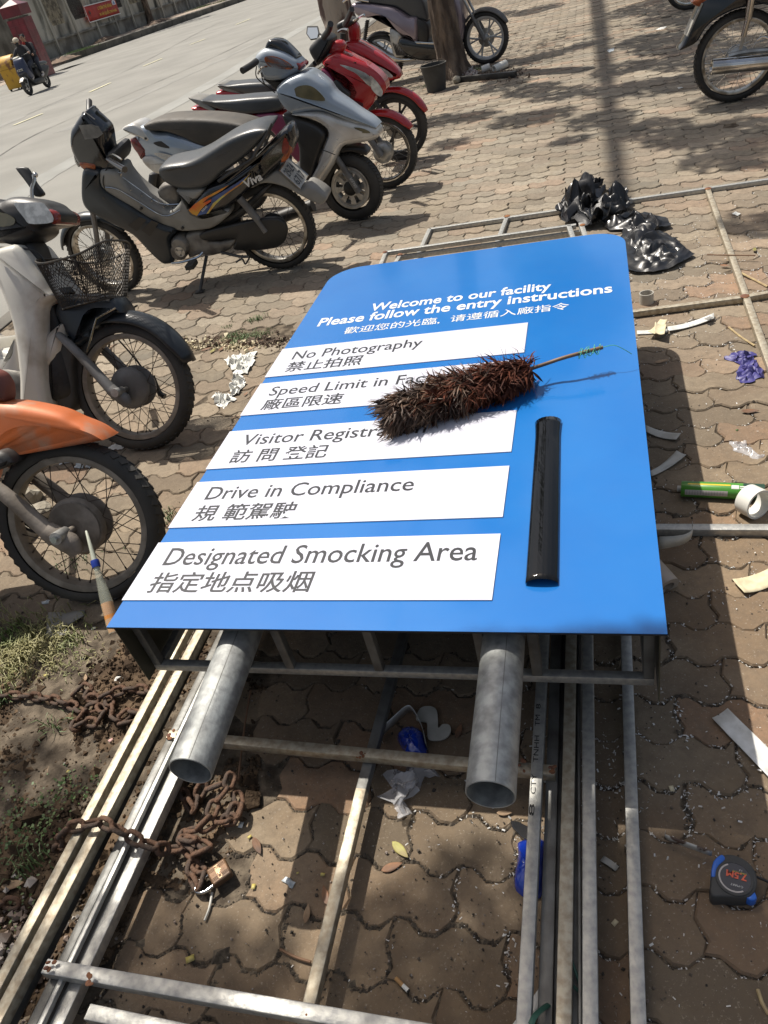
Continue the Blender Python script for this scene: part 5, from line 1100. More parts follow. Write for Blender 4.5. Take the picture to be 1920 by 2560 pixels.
B.rod('axle_tip', 'chrome', [(-.01, -.15, .29), (-.01, -.168, .29)], .011, 8, sm=1)
b = B.mb(); b.lathe([(.035, -.056), (.055, -.057), (.088, -.05)], 30, Matrix.Translation((0, 0, .289))); b.build('hub_cover', 'hubdirt', B.root)
B.panel('fork_shroud', 'darkgr', 'c7', [(-60, 560), (30, 570), (90, 640), (80, 660), (0, 700), (-60, 700)], .12, .02, smooth=2, yo=-.12)
B.rod('brake_cable', 'blackpl', [('c7', 100, 1020, .04), ('c7', 200, 1130, .05), ('c7', 400, 1220, .05), ('c7', 700, 1250, .05), ('c7', 850, 1220, .05)], .006, 6)
B.rod('brake_cable', 'blackpl', [('c7', 100, 1060, .04), ('c7', 220, 1180, .05), ('c7', 420, 1230, .05)], .005, 6)
B.panel('front_fairing', 'darkred', 'c7', [(-200, -100), (-60, -90), (0, -30), (28, 30), (32, 140), (-20, 145), (-200, 140)], .04, .015, smooth=3, yo=-.04)
b = B.mb(); b.puff([(-.58, .34), (-.47, .30), (-.42, .55), (-.44, .74), (-.50, .88), (-.56, .84), (-.50, .58)], .14, .02); b.build('leg_shield', 'orange', B.root)
rear_half(B, -1.24, 'orange')
b = B.mb(); b.puff([(-.52, .86), (-.40, .84), (-.32, .92), (-.38, 1.02), (-.52, 1.04), (-.60, .96)], .10, .035); b.build('handlebar_cowl', 'darkred', B.root)
b = B.mb(); b.puff([(-.335, .86), (-.315, .92), (-.36, .985), (-.40, .93)], .06, .012); b.build('headlamp', 'lensclr', B.root)
b = B.mb(); b.tube([(-.56, -.32, 1.0), (-.50, -.12, .98), (-.50, .12, .98), (-.56, .32, 1.0)], .016, 8); b.build('handlebar', 'blackpl', B.root)

# ---------------------------------------------------------------- riders far away
fp = G(78, 238, ROAD_Z); rp = G(128, 217, ROAD_Z); hd = math.degrees(math.atan2(fp.y-rp.y, fp.x-rp.x))
B = Bike('scooter', (fp.x, fp.y), hd, 3, 'dark blue scooter ridden along the far lane by two people', z=ROAD_Z, cat='scooter')
B.wheel(0, .25, tw=.05, th=.05, kind='star', rim='darkgr', hub='darkgr', tread=0); B.wheel(-1.3, .25, tw=.05, th=.05, kind='star', rim='darkgr', hub='darkgr', tread=0)
for nm, mm, pts, w_, e_ in (('front_shield', 'navy', [(-.42, .45), (-.2, .42), (-.1, .62), (-.18, .98), (-.3, 1.0), (-.36, .7)], .19, .05), ('front_apron', 'blackpl', [(-.42, .26), (-.25, .3), (-.08, .5), (-.1, .64), (-.4, .62)], .15, .04),
                            ('floorboard', 'blackpl', [(-.95, .2), (-.35, .22), (-.33, .36), (-.9, .36)], .17, .03), ('body', 'blackpl', [(-1.6, .62), (-.8, .66), (-.78, .35), (-1.2, .3), (-1.6, .5)], .16, .04), ('seat', 'seat', [(-1.65, .74), (-1.2, .78), (-.72, .76), (-.74, .66), (-1.6, .64)], .14, .03), ('front_fender', 'moviesv', [(-.2, .5), (.05, .52), (.2, .42), (.1, .47), (-.15, .44)], .07, .015)):
    b = B.mb(); b.puff(pts, w_, e_); b.build(nm, mm, B.root)
b = B.mb(); b.tube(catmull([(-.42, -.36, 1.08), (-.36, -.15, 1.06), (-.34, 0, 1.0), (-.36, .15, 1.06), (-.42, .36, 1.08)], 4, False), .018, 8); b.build('handlebar', 'blackpl', B.root)
b = B.mb(); b.box((-.06, 0, .72), (.02, .2, .06)); b.build('number_plate', 'platew', B.root, bevel=.004)
b = B.mb(); put_text(b, '72', (-.048, -.08, .70), (0, 1, 0), (0, 0, 1), .15, .04, bold=.03, lift=0); b.build('lettering', 'ink', B.root, smooth=False)
for y_ in (-.07, .07): B.rod('front_fork', 'alu', [(-.12, y_, .5), (0, y_, .25)], .018, 6, sm=1)
MT['skin'] = mat('skin', (.36, .2, .13), None, 5, .55); MT['jacket'] = mat('black_jacket', (.02, .02, .024), (.03, .03, .035), 6, .85); MT['trous'] = mat('dark_trousers', (.022, .026, .04), None, 5, .85)
MT['cap'] = mat('cream_cap', (.5, .45, .36), None, 5, .8); MT['hair'] = mat('black_hair', (.012, .01, .01), None, 5, .5); MT['bagw'] = mat('cream_bag', (.5, .49, .42), None, 5, .8); MT['shoe'] = mat('pale_shoe', (.5, .46, .44), None, 5, .7); MT['redshirt'] = mat('red_collar', (.35, .03, .02), None, 5, .8)
def person(Bk, name, label, pel, lean_x, headz, hands, feet, knees, headturn=0.0, sc_=1.0):
    """skin-modifier body in bike space; one continuous mesh, clothing by material"""
    pel = Vector(pel); chest = pel+Vector((lean_x*.6, 0, .36)); neck = pel+Vector((lean_x, 0, .50)); head = Vector((neck.x+.03, neck.y, headz-.12)); crown_ = Vector((neck.x+.03, neck.y, headz-.03))
    J = [pel, pel+Vector((lean_x*.3, 0, .16)), chest, neck, head, crown_]; R_ = [.13, .125, .145, .055, .085, .07]; Ed = [(0, 1), (1, 2), (2, 3), (3, 4), (4, 5)]
    for sg, hnd, ft, kn in ((1, hands[0], feet[0], knees[0]), (-1, hands[1], feet[1], knees[1])):
        sh_ = chest+Vector((0, sg*.17, .06)); hnd = Vector(hnd); el = (sh_+hnd)/2+Vector((-.03, sg*.06, -.1)); b0 = len(J)
        J += [sh_, el, hnd+(el-hnd)*.18, hnd]; R_ += [.065, .048, .033, .04]; Ed += [(2, b0), (b0, b0+1), (b0+1, b0+2), (b0+2, b0+3)]
        hip = pel+Vector((.03, sg*.1, -.02)); kn = Vector(kn); ft = Vector(ft); b0 = len(J)
        J += [hip, kn, ft, ft+Vector((.15, 0, -.04))]; R_ += [.095, .066, .042, .04]; Ed += [(0, b0), (b0, b0+1), (b0+1, b0+2), (b0+2, b0+3)]
    me = bpy.data.meshes.new(name); me.from_pydata([tuple(j) for j in J], Ed, []); o = bpy.data.objects.new(name, me); COL.objects.link(o)
    md = o.modifiers.new('skin', 'SKIN'); md.use_smooth_shade = True
    for v, r_ in zip(me.skin_vertices[0].data, R_): v.radius = (r_, r_)
    me.skin_vertices[0].data[0].use_root = True; o.modifiers.new('s', 'SUBSURF').levels = 2
    dg = bpy.context.evaluated_depsgraph_get(); dg.update(); m2 = bpy.data.meshes.new_from_object(o.evaluated_get(dg)); bpy.data.objects.remove(o)
    T0 = Bk.T @ Matrix.Translation((pel.x, pel.y, 0)); root = empty(name, T0, label, 'person')
    for mm in ('jacket', 'skin', 'trous', 'shoe'): m2.materials.append(MT[mm])
    hs = [Vector(h) for h in hands]; fs_ = [Vector(f) for f in feet]
    for p_ in m2.polygons:
        c = Vector(p_.center); k = 0
        if c.z > neck.z+.02 or min((c-h).length for h in hs) < .07: k = 1
        elif c.z < pel.z+.05: k = 2
        if min((c-f-Vector((.06, 0, -.03))).length for f in fs_) < .13 and c.z < fs_[0].z+.08: k = 3
        p_.material_index = k; p_.use_smooth = True
    m2.transform(Matrix.Translation((-pel.x, -pel.y, 0))); bo = bpy.data.objects.new('body', m2); COL.objects.link(bo); bo.parent = root; WM[bo.name] = T0
    b = MB(Bk.T); fc = head+Vector((.085, 0, 0)); b.ball(fc+Vector((.005, 0, -.01)), (.014, .012, .02), 8, 6); b.build('nose', 'skin', root)
    for sg in (-1, 1): b = MB(Bk.T); b.ball(head+Vector((.078, sg*.032, .02)), .010, 8, 6); b.build('eye', 'ink', root); b = MB(Bk.T); b.ball(head+Vector((0, sg*.088, .0)), (.02, .012, .028), 8, 6); b.build('ear', 'skin', root)
    b = MB(Bk.T); b.ball(head+Vector((.082, 0, -.045)), (.008, .022, .006), 8, 6); b.build('mouth', 'darkred', root)
    return root, head
rt, hd_ = person(B, 'person', 'driver in black with a cream cap and black face mask steering the dark blue scooter', (-.78, 0, .84), .1, 1.56, ((-.42, .34, 1.09), (-.42, -.34, 1.09)), ((-.42, .12, .42), (-.42, -.12, .42)), ((-.38, .19, .76), (-.38, -.19, .76)))
b = B.mb(); b.ball(hd_+Vector((-.005, 0, .055)), (.108, .1, .085), 14, 8); b.box(hd_+Vector((.13, 0, .04)), (.11, .14, .015)); b.build('cap', 'cap', rt)
b = B.mb(); b.ball(hd_+Vector((.045, 0, -.045)), (.055, .075, .055), 12, 8); b.build('face_mask', 'ink', rt)
rt, hd_ = person(B, 'person', 'bareheaded passenger with short black hair in a black jacket sitting behind the driver', (-1.22, .0, .87), .08, 1.63, ((-.85, .2, 1.0), (-.85, -.2, 1.0)), ((-1.0, .2, .42), (-1.0, -.2, .42)), ((-.85, .24, .78), (-.85, -.24, .78)))
hd2 = hd_; b = B.mb(); b.ball(hd_+Vector((-.03, 0, .025)), (.094, .094, .09), 14, 8)
for k in range(26): a = random.uniform(0, 6.28); q = hd_+Vector((-.02+.07*math.cos(a), .08*math.sin(a), .09)); b.tube([q, q+Vector((random.uniform(0, .04), random.uniform(-.03, .03), .02))], .008, 4)
b.build('hair', 'hair', rt); b = B.mb(); b.ball(hd_+Vector((.07, 0, -.15)), (.04, .06, .05), 8, 6); b.build('collar', 'redshirt', rt)
b = B.mb(); b.puff([(-.5, .92), (-.35, .9), (-.3, 1.06), (-.46, 1.08)], .10, .03, y0=-.12); tag(b.build('shoulder_bag', 'bagw'), 'cream bag carried behind the handlebar of the dark blue scooter', 'bag')
# ================================================================== THE SIGN AND THE STEEL FRAMES
def galv(name, a=(.46, .46, .43), b_=(.32, .325, .32), sc_=70, rough=.38, warm=None, aniso=(1, 1, 1)):
    m = mat(name, a, b_, sc_, rough, .6, bump=.12, bscale=90, detail=9, mix=(.38, .66), dust=.3); return m
MT['galv'] = galv('galvanised_tube'); MT['galvb'] = galv('cream_galvanised_tube', (.46, .42, .33), (.3, .25, .18), 60, .45); MT['galvp'] = galv('galvanised_pipe', (.42, .44, .43), (.25, .26, .26), 40, .5)  # the cream tube tone has warm sunlight put into its colour
MT['galvd'] = galv('dull_steel', (.2, .205, .2), (.1, .1, .095), 14, .45); MT['weldrust'] = mat('weld_rust', (.22, .09, .03), (.12, .05, .03), 30, .85)
MT['signblue'] = mat('blue_sign_face', (.008, .128, .41), (.012, .142, .43), 2.2, .2, coat=.5, rvar=.06, bump=.02, bscale=3, dust=.03, detail=8)
MT['signwhite'] = mat('white_sign_strip', (.585, .595, .665), (.565, .57, .64), 2, .12, coat=.7)
MT['signink'] = mat('sign_lettering', (.035, .037, .04), None, 5, .3); MT['signcore'] = mat('panel_core', (.012, .014, .02), None, 5, .5)
MT['skirt'] = mat('olive_side_panel', (.085, .08, .05), (.06, .055, .038), 6, .35, coat=.2)
SH = .46
sa, sb = G(266, 1568, SH), G(1669, 1585, SH); SX = (sb-sa).normalized(); SY = Vector((-SX.y, SX.x, 0)); SW = (sb-sa).length
ST = frame(sa, SX); STi = ST.inverted()
def sg_(u, v, z=0.0): q = STi @ G(u, v, SH+z); return (q.x, q.y)
def D(x, y): return (x*1.15733, y*1.15733)
def sD(x, y): return sg_(*D(x, y))
SL = (sg_(862, 675)[1]+sg_(1447, 587)[1])/2
sign = empty('facility_sign', ST, 'big blue facility sign lying face up, with five white strips of rules', 'sign')
rc = .135
def arc(cx_, cy_, r, a0, a1, n=12): return [(cx_+r*math.cos(math.radians(a0+(a1-a0)*i/n)), cy_+r*math.sin(math.radians(a0+(a1-a0)*i/n))) for i in range(n+1)]
OUTL = [(0, 0), (SW, 0)]+arc(SW-rc, SL-rc, rc, 0, 90)+arc(rc, SL-rc, rc, 90, 180)
def plate(mb, pts, z0, z1):
    n = len(pts); mb.add([(x, y, z1) for x, y in pts]+[(x, y, z0) for x, y in pts], [tuple(range(n)), tuple(range(n, 2*n))[::-1]]+[(k, n+k, n+(k+1) % n, (k+1) % n) for k in range(n)])
def SM(): return MB(ST)
b = SM(); plate(b, OUTL, -.0012, 0); b.build('blue_face', 'signblue', sign, smooth=False)
b = SM(); plate(b, OUTL, -.006, -.0013); b.build('panel_core', 'signcore', sign, smooth=False)
strips = [[(262, 1298), (1062, 1298), (1080, 1157), (345, 1172)], [(368, 1143), (1087, 1117), (1100, 1008), (432, 1043)], [(450, 1017), (1105, 975), (1117, 882), (508, 938)], [(522, 905), (1122, 845), (1134, 780), (582, 826)], [(588, 818), (1130, 760), (1143, 695), (622, 757)]]
STR = []
for k, q in enumerate(strips):
    P = [sD(*p) for p in q]; yb = (P[0][1]+P[1][1])/2; yt = (P[2][1]+P[3][1])/2; xr = .917; STR.append((yb, yt))
    b = SM(); plate(b, [(-.003, yb), (xr, yb), (xr, yt), (-.003, yt)], .0002, .0032)
    b.build('white_strip', 'signwhite', sign, smooth=False)
def sign_text(body, bl, br, tl, m, bold=0.0, fit=None, ref=None, c='D', z=.0036, bump_=1.0, k=None, f0=.58, fh=.285):
    f = (lambda q: sD(*q)) if c == 'D' else (lambda q: sg_(*px(c, *q)))
    a, b_, t = f(bl), f(br), f(tl); wd = b_[0]-a[0]; y = (a[1]+b_[1])/2
    if fit:
        v1 = np.array(text_mesh(fit)[0]); v2 = np.array(text_mesh(body)[0]); wd *= (np.ptp(v2[:, 0])/np.ptp(v1[:, 0]))
    h = (t[1]-a[1])*bump_
    if k is not None: y = STR[k][0]+(STR[k][1]-STR[k][0])*f0; h = (STR[k][1]-STR[k][0])*fh
    b = SM(); put_text(b, body, (a[0], y, z), (1, 0, 0), (0, 1, 0), wd, h, bold=bold, lift=0, ref=ref); b.build('lettering', m, sign, smooth=False)
sign_text('Designated Smocking Area', (352, 1221), (1030, 1214), (372, 1186), 'signink', k=0, bold=.006, fh=.31)
sign_text('Drive in Compliance', (443, 1079), (892, 1060), (461, 1047), 'signink', k=1, bold=.006)
sign_text('Visitor Registration', (520, 962), (920, 932), (537, 934), 'signink', k=2, bold=.006)
sign_text('Speed Limit in Factory', (574, 866), (832, 842), (590, 841), 'signink', fit='Speed Limit in', k=3, bold=.006, f0=.56)
sign_text('No Photography', (50, 474), (632, 425), (74, 440), 'signink', c='d1', k=4, bold=.006, f0=.55)
for kk, (body, bl, br, tl) in enumerate((('指定地点吸烟', (315, 1282), (667, 1279), (341, 1240)), ('規 範駕駛', (413, 1127), (634, 1118), (436, 1093)), ('訪 問 登記', (494, 1001), (703, 989), (513, 971)), ('廠區限速', (555, 899), (731, 885), (572, 868)), ('禁止拍照', (611, 810), (778, 791), (627, 781)))):
    sign_text(body, bl, br, tl, 'signink', ref='cjk', bold=.012, k=kk, f0=.11, fh=.345)
sign_text('Welcome to our facility', (398, 259), (1222, 141), (405, 226), 'inkw', c='d1', bold=.02, z=.0006)
sign_text('Please follow the entry instructions', (158, 332), (1498, 148), (172, 296), 'inkw', c='d1', bold=.02, z=.0006)
sign_text('歡迎您的光臨,  请遵循入廠指令', (277, 366), (1303, 229), (291, 334), 'inkw', c='d1', ref='cjk', bold=.004, z=.0006)
# box frame under the face
zb = -.205
b = SM(); b.add([(.004, .012, -.007), (.004, SL-rc, -.007), (.010, SL-rc, zb-.012), (.010, .012, zb-.012), (.0065, .012, -.007), (.0065, SL-rc, -.007), (.0125, SL-rc, zb-.012), (.0125, .012, zb-.012)], [(0, 1, 2, 3), (7, 6, 5, 4), (0, 3, 7, 4), (3, 2, 6, 7), (2, 1, 5, 6), (1, 0, 4, 5)]); b.build('side_panel', 'skirt', sign, smooth=False)
b = SM(); b.box((SW-.012, SL/2-.05, (zb-.02)/2-.004), (.0025, SL-.12, -(zb-.012))); b.build('side_panel', 'skirt', sign, smooth=False)
b = SM(); b.box((SW/2, SL-.012, zb/2-.01), (SW-.3, .0025, -zb)); b.build('side_panel', 'skirt', sign, smooth=False)
tw_ = .022
def rail(p0, p1, w_=tw_, h_=tw_, m='galvd', name='frame_tube', root=None, up=(0, 0, 1), T=None): b = MB(ST if T is None else T); b.sq(p0, p1, w_, h_, up); return b.build(name, m, root or sign)
def depth_y(u, v, z): return sg_(u, v, z)
xs_posts = [.03, STi.to_3x3() and (STi @ G(541, 1571, SH-.01)).x, (STi @ G(656, 1571, SH-.01)).x, (STi @ G(893, 1577, SH-.01)).x, (STi @ G(1180, 1580, SH-.01)).x, (STi @ G(1321, 1581, SH-.01)).x, SW-.03]
for x in xs_posts:
    rail((x, .055, -.018), (x, .055, zb+.012), m='galvd' if 0 < x < 10 else 'galv')
    for y in (SL*.5, SL-.16): rail((x, y, -.018), (x, y, zb+.012))
for y in (.055, SL*.33, SL*.66, SL-.14):
    rail((.02, y, zb), (SW-.02, y, zb), m='galv' if y < .1 else 'galvd')
rail((.02, .055, -.019), (SW-.02, .055, -.019)); 
for x in (.03, SW-.03): rail((x, .07, zb), (x, SL-.15, zb), m='galv'); rail((x, .07, -.019), (x, SL-.15, -.019))
# two round legs
for (e0, e1) in (((476, 1928), (612, 1569)), ((1226, 1987), (1259, 1600))):
    z_ = SH-.085; p0 = G(*e0, z_); p1 = G(*e1, z_); d = (p1-p0).normalized(); p1 = p0+d*1.75
    b = MB(); T = frame(p0, d) @ Matrix.Rotation(-PI/2, 4, 'Z'); R_ = .0455
    b.lathe([(R_-.003, 1.7), (R_-.003, .0), (R_-.0015, -.0006), (R_, .0006), (R_, 1.7)], 48, T); o = b.build('round_leg', 'galvp', sign)
    b = MB(); b.add([T @ Vector(((R_+.0003)*math.cos(a), y, (R_+.0003)*math.sin(a))) for y in (.001, 1.2) for a in (1.25, 1.28)], [(0, 1, 3, 2)]); b.build('weld_seam', 'galvd', o, smooth=False)

# ---- ladder frames of square tube under and in front of the sign
def fr_root(p, label): return empty('steel_frame', p, label, 'steel frame', 'welded frames of galvanised square tube on the ground')
def tubeline(root, pts2, z, w_=.026, h_=.026, m='galv', c='f', ext0=0, ext1=0, name='tube'):
    p0, p1 = G(*px(c, *pts2[0]), z), G(*px(c, *pts2[1]), z); d = (p1-p0).normalized(); p0 = p0-d*ext0; p1 = p1+d*ext1
    b = MB(); b.sq(p0-UPZ(h_/2), p1-UPZ(h_/2), h_, w_, (0, 0, 1)) if False else b.sq(p0-UPZ(h_/2), p1-UPZ(h_/2), w_, h_, (0, 0, 1)); return b.build(name, m, root)
f1 = fr_root(G(300, 1900), 'upper ladder frame with two yellowed left rails and crossbars under the sign')
zt = .135
t = [tubeline(f1, ((395, 1700), (217, 2037)), zt, .024, .026, 'galvb', ext0=2.0, ext1=1.2), tubeline(f1, ((434, 1700), (263, 2027)), zt, .027, .03, 'galvb', ext0=2.0, ext1=1.3)]
tubeline(f1, ((420, 1834), (1388, 1925)), .10, .026, .026, 'galvb', name='crossbar'); tubeline(f1, ((111, 2414), (1009, 2570)), .125, .028, .028, 'galv', ext1=.35, name='crossbar'); tubeline(f1, ((218, 2528), (463, 2580)), .10, .028, .028, 'galv', ext1=.6, name='crossbar')
tubeline(f1, ((995, 1625), (902, 1971)), .07, .026, .026, 'galvd', ext0=1.0, name='middle_rail'); tubeline(f1, ((902, 1971), (768, 2523)), .07, .0262, .0262, 'galvb', ext1=.4, name='middle_rail')  # one rail in two tones, dark for the shade and cream for the sun
tubeline(f1, ((1457+13, 1735), (1476, 2557)), .10, .027, .027, 'galv', ext0=2.2, ext1=.4, name='rail')
f2 = fr_root(G(400, 2000), 'lower ladder frame whose dark grey rails run beside the left round leg under the sign')
tubeline(f2, ((434, 1700), (250, 2060)), zt-.034, .03, .04, 'galvd', ext0=2.0, ext1=1.2)
tubeline(f2, ((424, 1849), (82, 2554)), .09, .022, .03, 'galvd', ext0=1.5, ext1=.3)
tubeline(f2, ((448, 1829), (101, 2554)), .105, .012, .014, 'galv', ext0=1.6, ext1=.3); 
tubeline(f2, ((440, 1925), (207, 2419)), .085, .03, .03, 'galv', ext0=1.8, ext1=.6); tubeline(f2, ((424, 1925), (190, 2425)), .06, .02, .02, 'galvd', ext0=1.8, ext1=.6)
tubeline(f2, ((1386, 1731), (1362, 2542)), .075, .026, .026, 'galvd', ext0=2.2, ext1=.4); tubeline(f2, ((1402, 1731), (1383, 2542)), .05, .026, .026, 'galvd', ext0=2.2, ext1=.4)
f3 = fr_root(G(1420, 2200), 'ladder frame whose bright rails pass right of the blue bag, one stamped with black letters')
r1 = tubeline(f3, ((1352, 1727), (1309, 2542)), .105, .026, .026, 'galv', ext0=2.2, ext1=.4); tubeline(f3, ((1425, 1735), (1409, 2542)), .10, .027, .027, 'galvb', ext0=2.2, ext1=.4); tubeline(f3, ((1443, 1735), (1432, 2542)), .06, .02, .02, 'galvd', ext0=2.2, ext1=.4)
tubeline(f3, ((1446, 1735), (1450, 2542)), .085, .006, .03, 'galvd', ext0=2.0, ext1=.4)
for (u_, v_, z_) in ((427, 1836, .114), (902, 1886, .10), (1383, 1922, .113), (118, 2414, .139), (230, 2434, .139), (775, 2530, .12), (1305, 1908, .11)):
    b = MB(); R = random.Random(u_); P0 = G(u_, v_, z_)
    for k in range(5): b.ball(P0+Vector((R.gauss(0, .007), R.gauss(0, .007), R.gauss(-.001, .002))), (R.uniform(.003, .007), R.uniform(.003, .007), R.uniform(.001, .0025)), 8, 5)
    o_ = b.build('weld_bead', 'weldrust', f1); o_['kind'] = 'stuff'
f5 = fr_root(G(1580, 2100), 'single long bright rail lying apart, right of the bundle and left of the tape measure')
tubeline(f5, ((1570, 1735), (1596, 2542)), .045, .027, .027, 'galv', ext0=2.1, ext1=.4, name='rail')
# far ends of these frames behind the sign
for (z, p0, p1, q0, q1) in ((.115, (965, 628), (1440, 560), (940, 665), (1455, 590)), (.08, (990, 640), (1455, 575), None, None)):
    tubeline(f1 if z > .1 else f3, (p0, p1), z, .026, .026, 'galv', name='end_crossbar')
for (p0, p1, z) in (((965, 628), (948, 668), .115), ((998, 640), (980, 668), .09), ((1422, 563), (1432, 590), .115), ((1452, 556), (1462, 585), .115)): tubeline(f1, (p0, p1), z, .026, .026, 'galv', ext1=.2)
for x, y in ((962, 630), (1000, 636), (1456, 562)):
    b = MB(); b.ball(G(x, y, .118), (.016, .016, .005), 8, 4); b.build('weld', 'weldrust', f1)
b = MB(); 
def stamp(s_, u, v, w_):
    p0 = G(u, v, .1056); p1 = G(u-.0531*w_*0-1.5, v-w_, .1056); b = MB(); X = (G(1352, 1727, .1056)-G(1309, 2542, .1056)).normalized(); Y = Vector((-X.y, X.x, 0)); put_text(b, s_, G(u, v, .1056), X, Y, (G(u, v-w_, .1056)-G(u, v, .1056)).length, .011, lift=0); b.build('stamped_lettering', 'ink', r1, smooth=False)
stamp('CTY', 1339, 1985, 50); stamp('TNHH', 1345, 1905, 66); stamp('TM', 1349, 1815, 28); stamp('8', 1351, 1772, 12); stamp('8', 1335, 2040, 30)
# green strapping
MT['strap'] = mat('dark_green_strap', (.02, .07, .05), None, 5, .5); b = MB()
b.tube(catmull([GC('d7', 1500, 680, .09), GC('d7', 1530, 760, .08), GC('d7', 1570, 880, .07), GC('d7', 1520, 840, .08)], 5, False), .003, 6); tag(b.build('strapping_band', 'strap'), 'thin dark green strapping caught between two bright rails near the bottom edge', 'strap'); b = MB(); b.tube(catmull([GC('d7', 1300, 1040, .12), GC('d7', 1330, 985, .11), GC('d7', 1400, 930, .07)], 5, False), .005, 6, ell=.3)
tag(b.build('strapping_band', 'strap'), 'green strap end beside the white sheet corner at the bottom edge', 'strap')
# ---- wide frame lying flat beyond and right of the sign
f4 = fr_root(G(1700, 700), 'wide flat frame of square tube spread over the paving right of and behind the sign')
zf = .028
for a, b_, e0, e1 in ((((1074, 571)), ((1985, 437)), 0, .8), ((1040, 645), (1074, 571), .5, 0), ((1244, 600), (1267, 541), .3, 0), ((1770, 472), (1866, 738), 0, 0), ((1866, 742), (1950, 975), 0, 1.2), ((1588, 776), (1862, 740), .6, 0), ((1862, 740), (1960, 722), 0, .8), ((1640, 1316), (1940, 1317), .8, .8)):
    tubeline(f4, (a, b_), zf, .028, .028, 'galvb' if a[0] > 1500 and a[1] < 800 else 'galv', ext0=e0, ext1=e1)
for x, y in ((1862, 740), (1770, 471), (1268, 540)):
    b = MB(); b.ball(G(x, y, zf+.002), (.02, .02, .005), 8, 4); b.build('weld', 'weldrust', f4)
# ================================================================== SMALL THINGS
UZ = Vector((0, 0, 1))
# ---- feather duster on the sign
MT['featr'] = mat('red_brown_feather', (.115, .036, .019), (.04, .012, .007), 16, .65, spec=.2, detail=3); MT['featg'] = mat('dull_brown_feather', (.13, .075, .045), (.045, .026, .017), 16, .6, detail=3)
MT['bamboo'] = mat('brown_cane', (.16, .09, .045), (.09, .05, .03), 20, .5); MT['twine'] = mat('green_twine', (.1, .42, .25), None, 5, .6)
h0 = GC('d1', 1120, 512, SH+.055); h1 = GC('d1', 1455, 412, SH+.075); t0 = GC('d1', 520, 708, SH+.05)
dus = empty('feather_duster', Vector((h0.x, h0.y, SH+.004)), 'red-brown feather duster with a cane handle lying across the sign', 'duster')
b = MB(); b.tube(catmull([t0, h0, (h0+h1)/2+UZ*.004, h1], 4, False), .0058, 10); b.build('handle', 'bamboo', dus)
R = random.Random(21); ax = (t0-h0); AL = ax.length; ax.normalize(); s1 = ax.cross(UZ).normalized(); s2 = s1.cross(ax)
def feathers(n, lo, hi, name, m, seed):
    R = random.Random(seed); b = MB()
    for _ in range(n):
        f = R.uniform(lo, hi); a = R.uniform(0, 2*PI); rad = s1*math.cos(a)+s2*math.sin(a); p = h0+ax*AL*f+rad*.006
        L_ = R.uniform(.055, .105)*(1.0 if f > .12 else .75); back = R.uniform(.25, 1.0) if R.random() < .9 else R.uniform(-.5, .1)
        tilt = mn.noise(Vector((f*9, math.cos(a)*1.5, math.sin(a)*1.5+seed)))*1.6      # feathers lie in tufts
        tv = rad.cross(ax)*tilt
        d0 = (rad+ax*back*.6+tv*.5+Vector((R.gauss(0, .14), R.gauss(0, .14), R.gauss(0, .14)))).normalized(); d1 = (rad*.25+ax*back*1.3+tv+UZ*-.45+Vector((R.gauss(0, .25), R.gauss(0, .25), R.gauss(0, .2)))).normalized()
        w_ = R.uniform(.0016, .0046); wv = d0.cross(Vector((R.gauss(0, 1), R.gauss(0, 1), R.gauss(0, 1)))).normalized(); st_ = L_/5; q = [p]; dd_ = d0
        for k_ in range(5): dd_ = (d0*(1-k_/4)+d1*(k_/4)).normalized(); q.append(q[-1]+dd_*st_)
        q = [Vector((v.x, v.y, max(v.z, SH+.005))) for v in q]
        b.add([q[0], q[1]-wv*w_*.6, q[1]+wv*w_*.6, q[2]-wv*w_, q[2]+wv*w_, q[3]-wv*w_*.9, q[3]+wv*w_*.9, q[4]-wv*w_*.55, q[4]+wv*w_*.55, q[5]], [(0, 1, 2), (1, 3, 4, 2), (3, 5, 6, 4), (5, 7, 8, 6), (7, 9, 8)])
    o = b.build(name, m, dus); o['kind'] = 'stuff'; return o
b = MB(); R = random.Random(77)
for _ in range(420):      # loose wisps standing off the head
    f = R.uniform(0, 1.03); a = R.uniform(-.3, PI+.3); rad = s1*math.cos(a)+s2*math.sin(a); p = h0+ax*AL*f+rad*.035; d = (rad+ax*R.uniform(-.2, 1.1)+Vector((R.gauss(0, .3), R.gauss(0, .3), R.gauss(0, .2)))).normalized(); L_ = R.uniform(.03, .075); wv = d.cross(UZ).normalized()*R.uniform(.0006, .0012)
    e_ = (d+ax*R.uniform(-.3, .8)+UZ*-.3).normalized(); q = [p, p+d*L_*.5, p+d*L_*.5+e_*L_*.5]
    if q[2].z < SH+.004: continue
    b.add([q[0]-wv, q[0]+wv, q[1]+wv, q[1]-wv, q[2]], [(0, 1, 2, 3), (3, 2, 4)])
b.build('wisps', 'featr', dus)['kind'] = 'stuff'
feathers(3600, -.02, .70, 'red_feathers', 'featr', 3); feathers(3200, .38, 1.04, 'brown_feathers', 'featg', 4)
b = MB(); c0 = h0+(h1-h0)*.72
for k in range(4):
    q = [c0+(h1-h0)*.07*k+Vector((math.cos(t*1.3+k)*.012, math.sin(t*1.7+k)*.012, math.sin(t*2.1+k)*.013)) for t in range(9)]; b.tube(catmull(q, 4, False), .0011, 5)
b.tube(catmull([h1, h1+SX*.03+UZ*.004, h1+SX*.055-UZ*.01, h1+SX*.08-UZ*.03], 4, False), .0011, 5); b.build('twine', 'twine', dus)
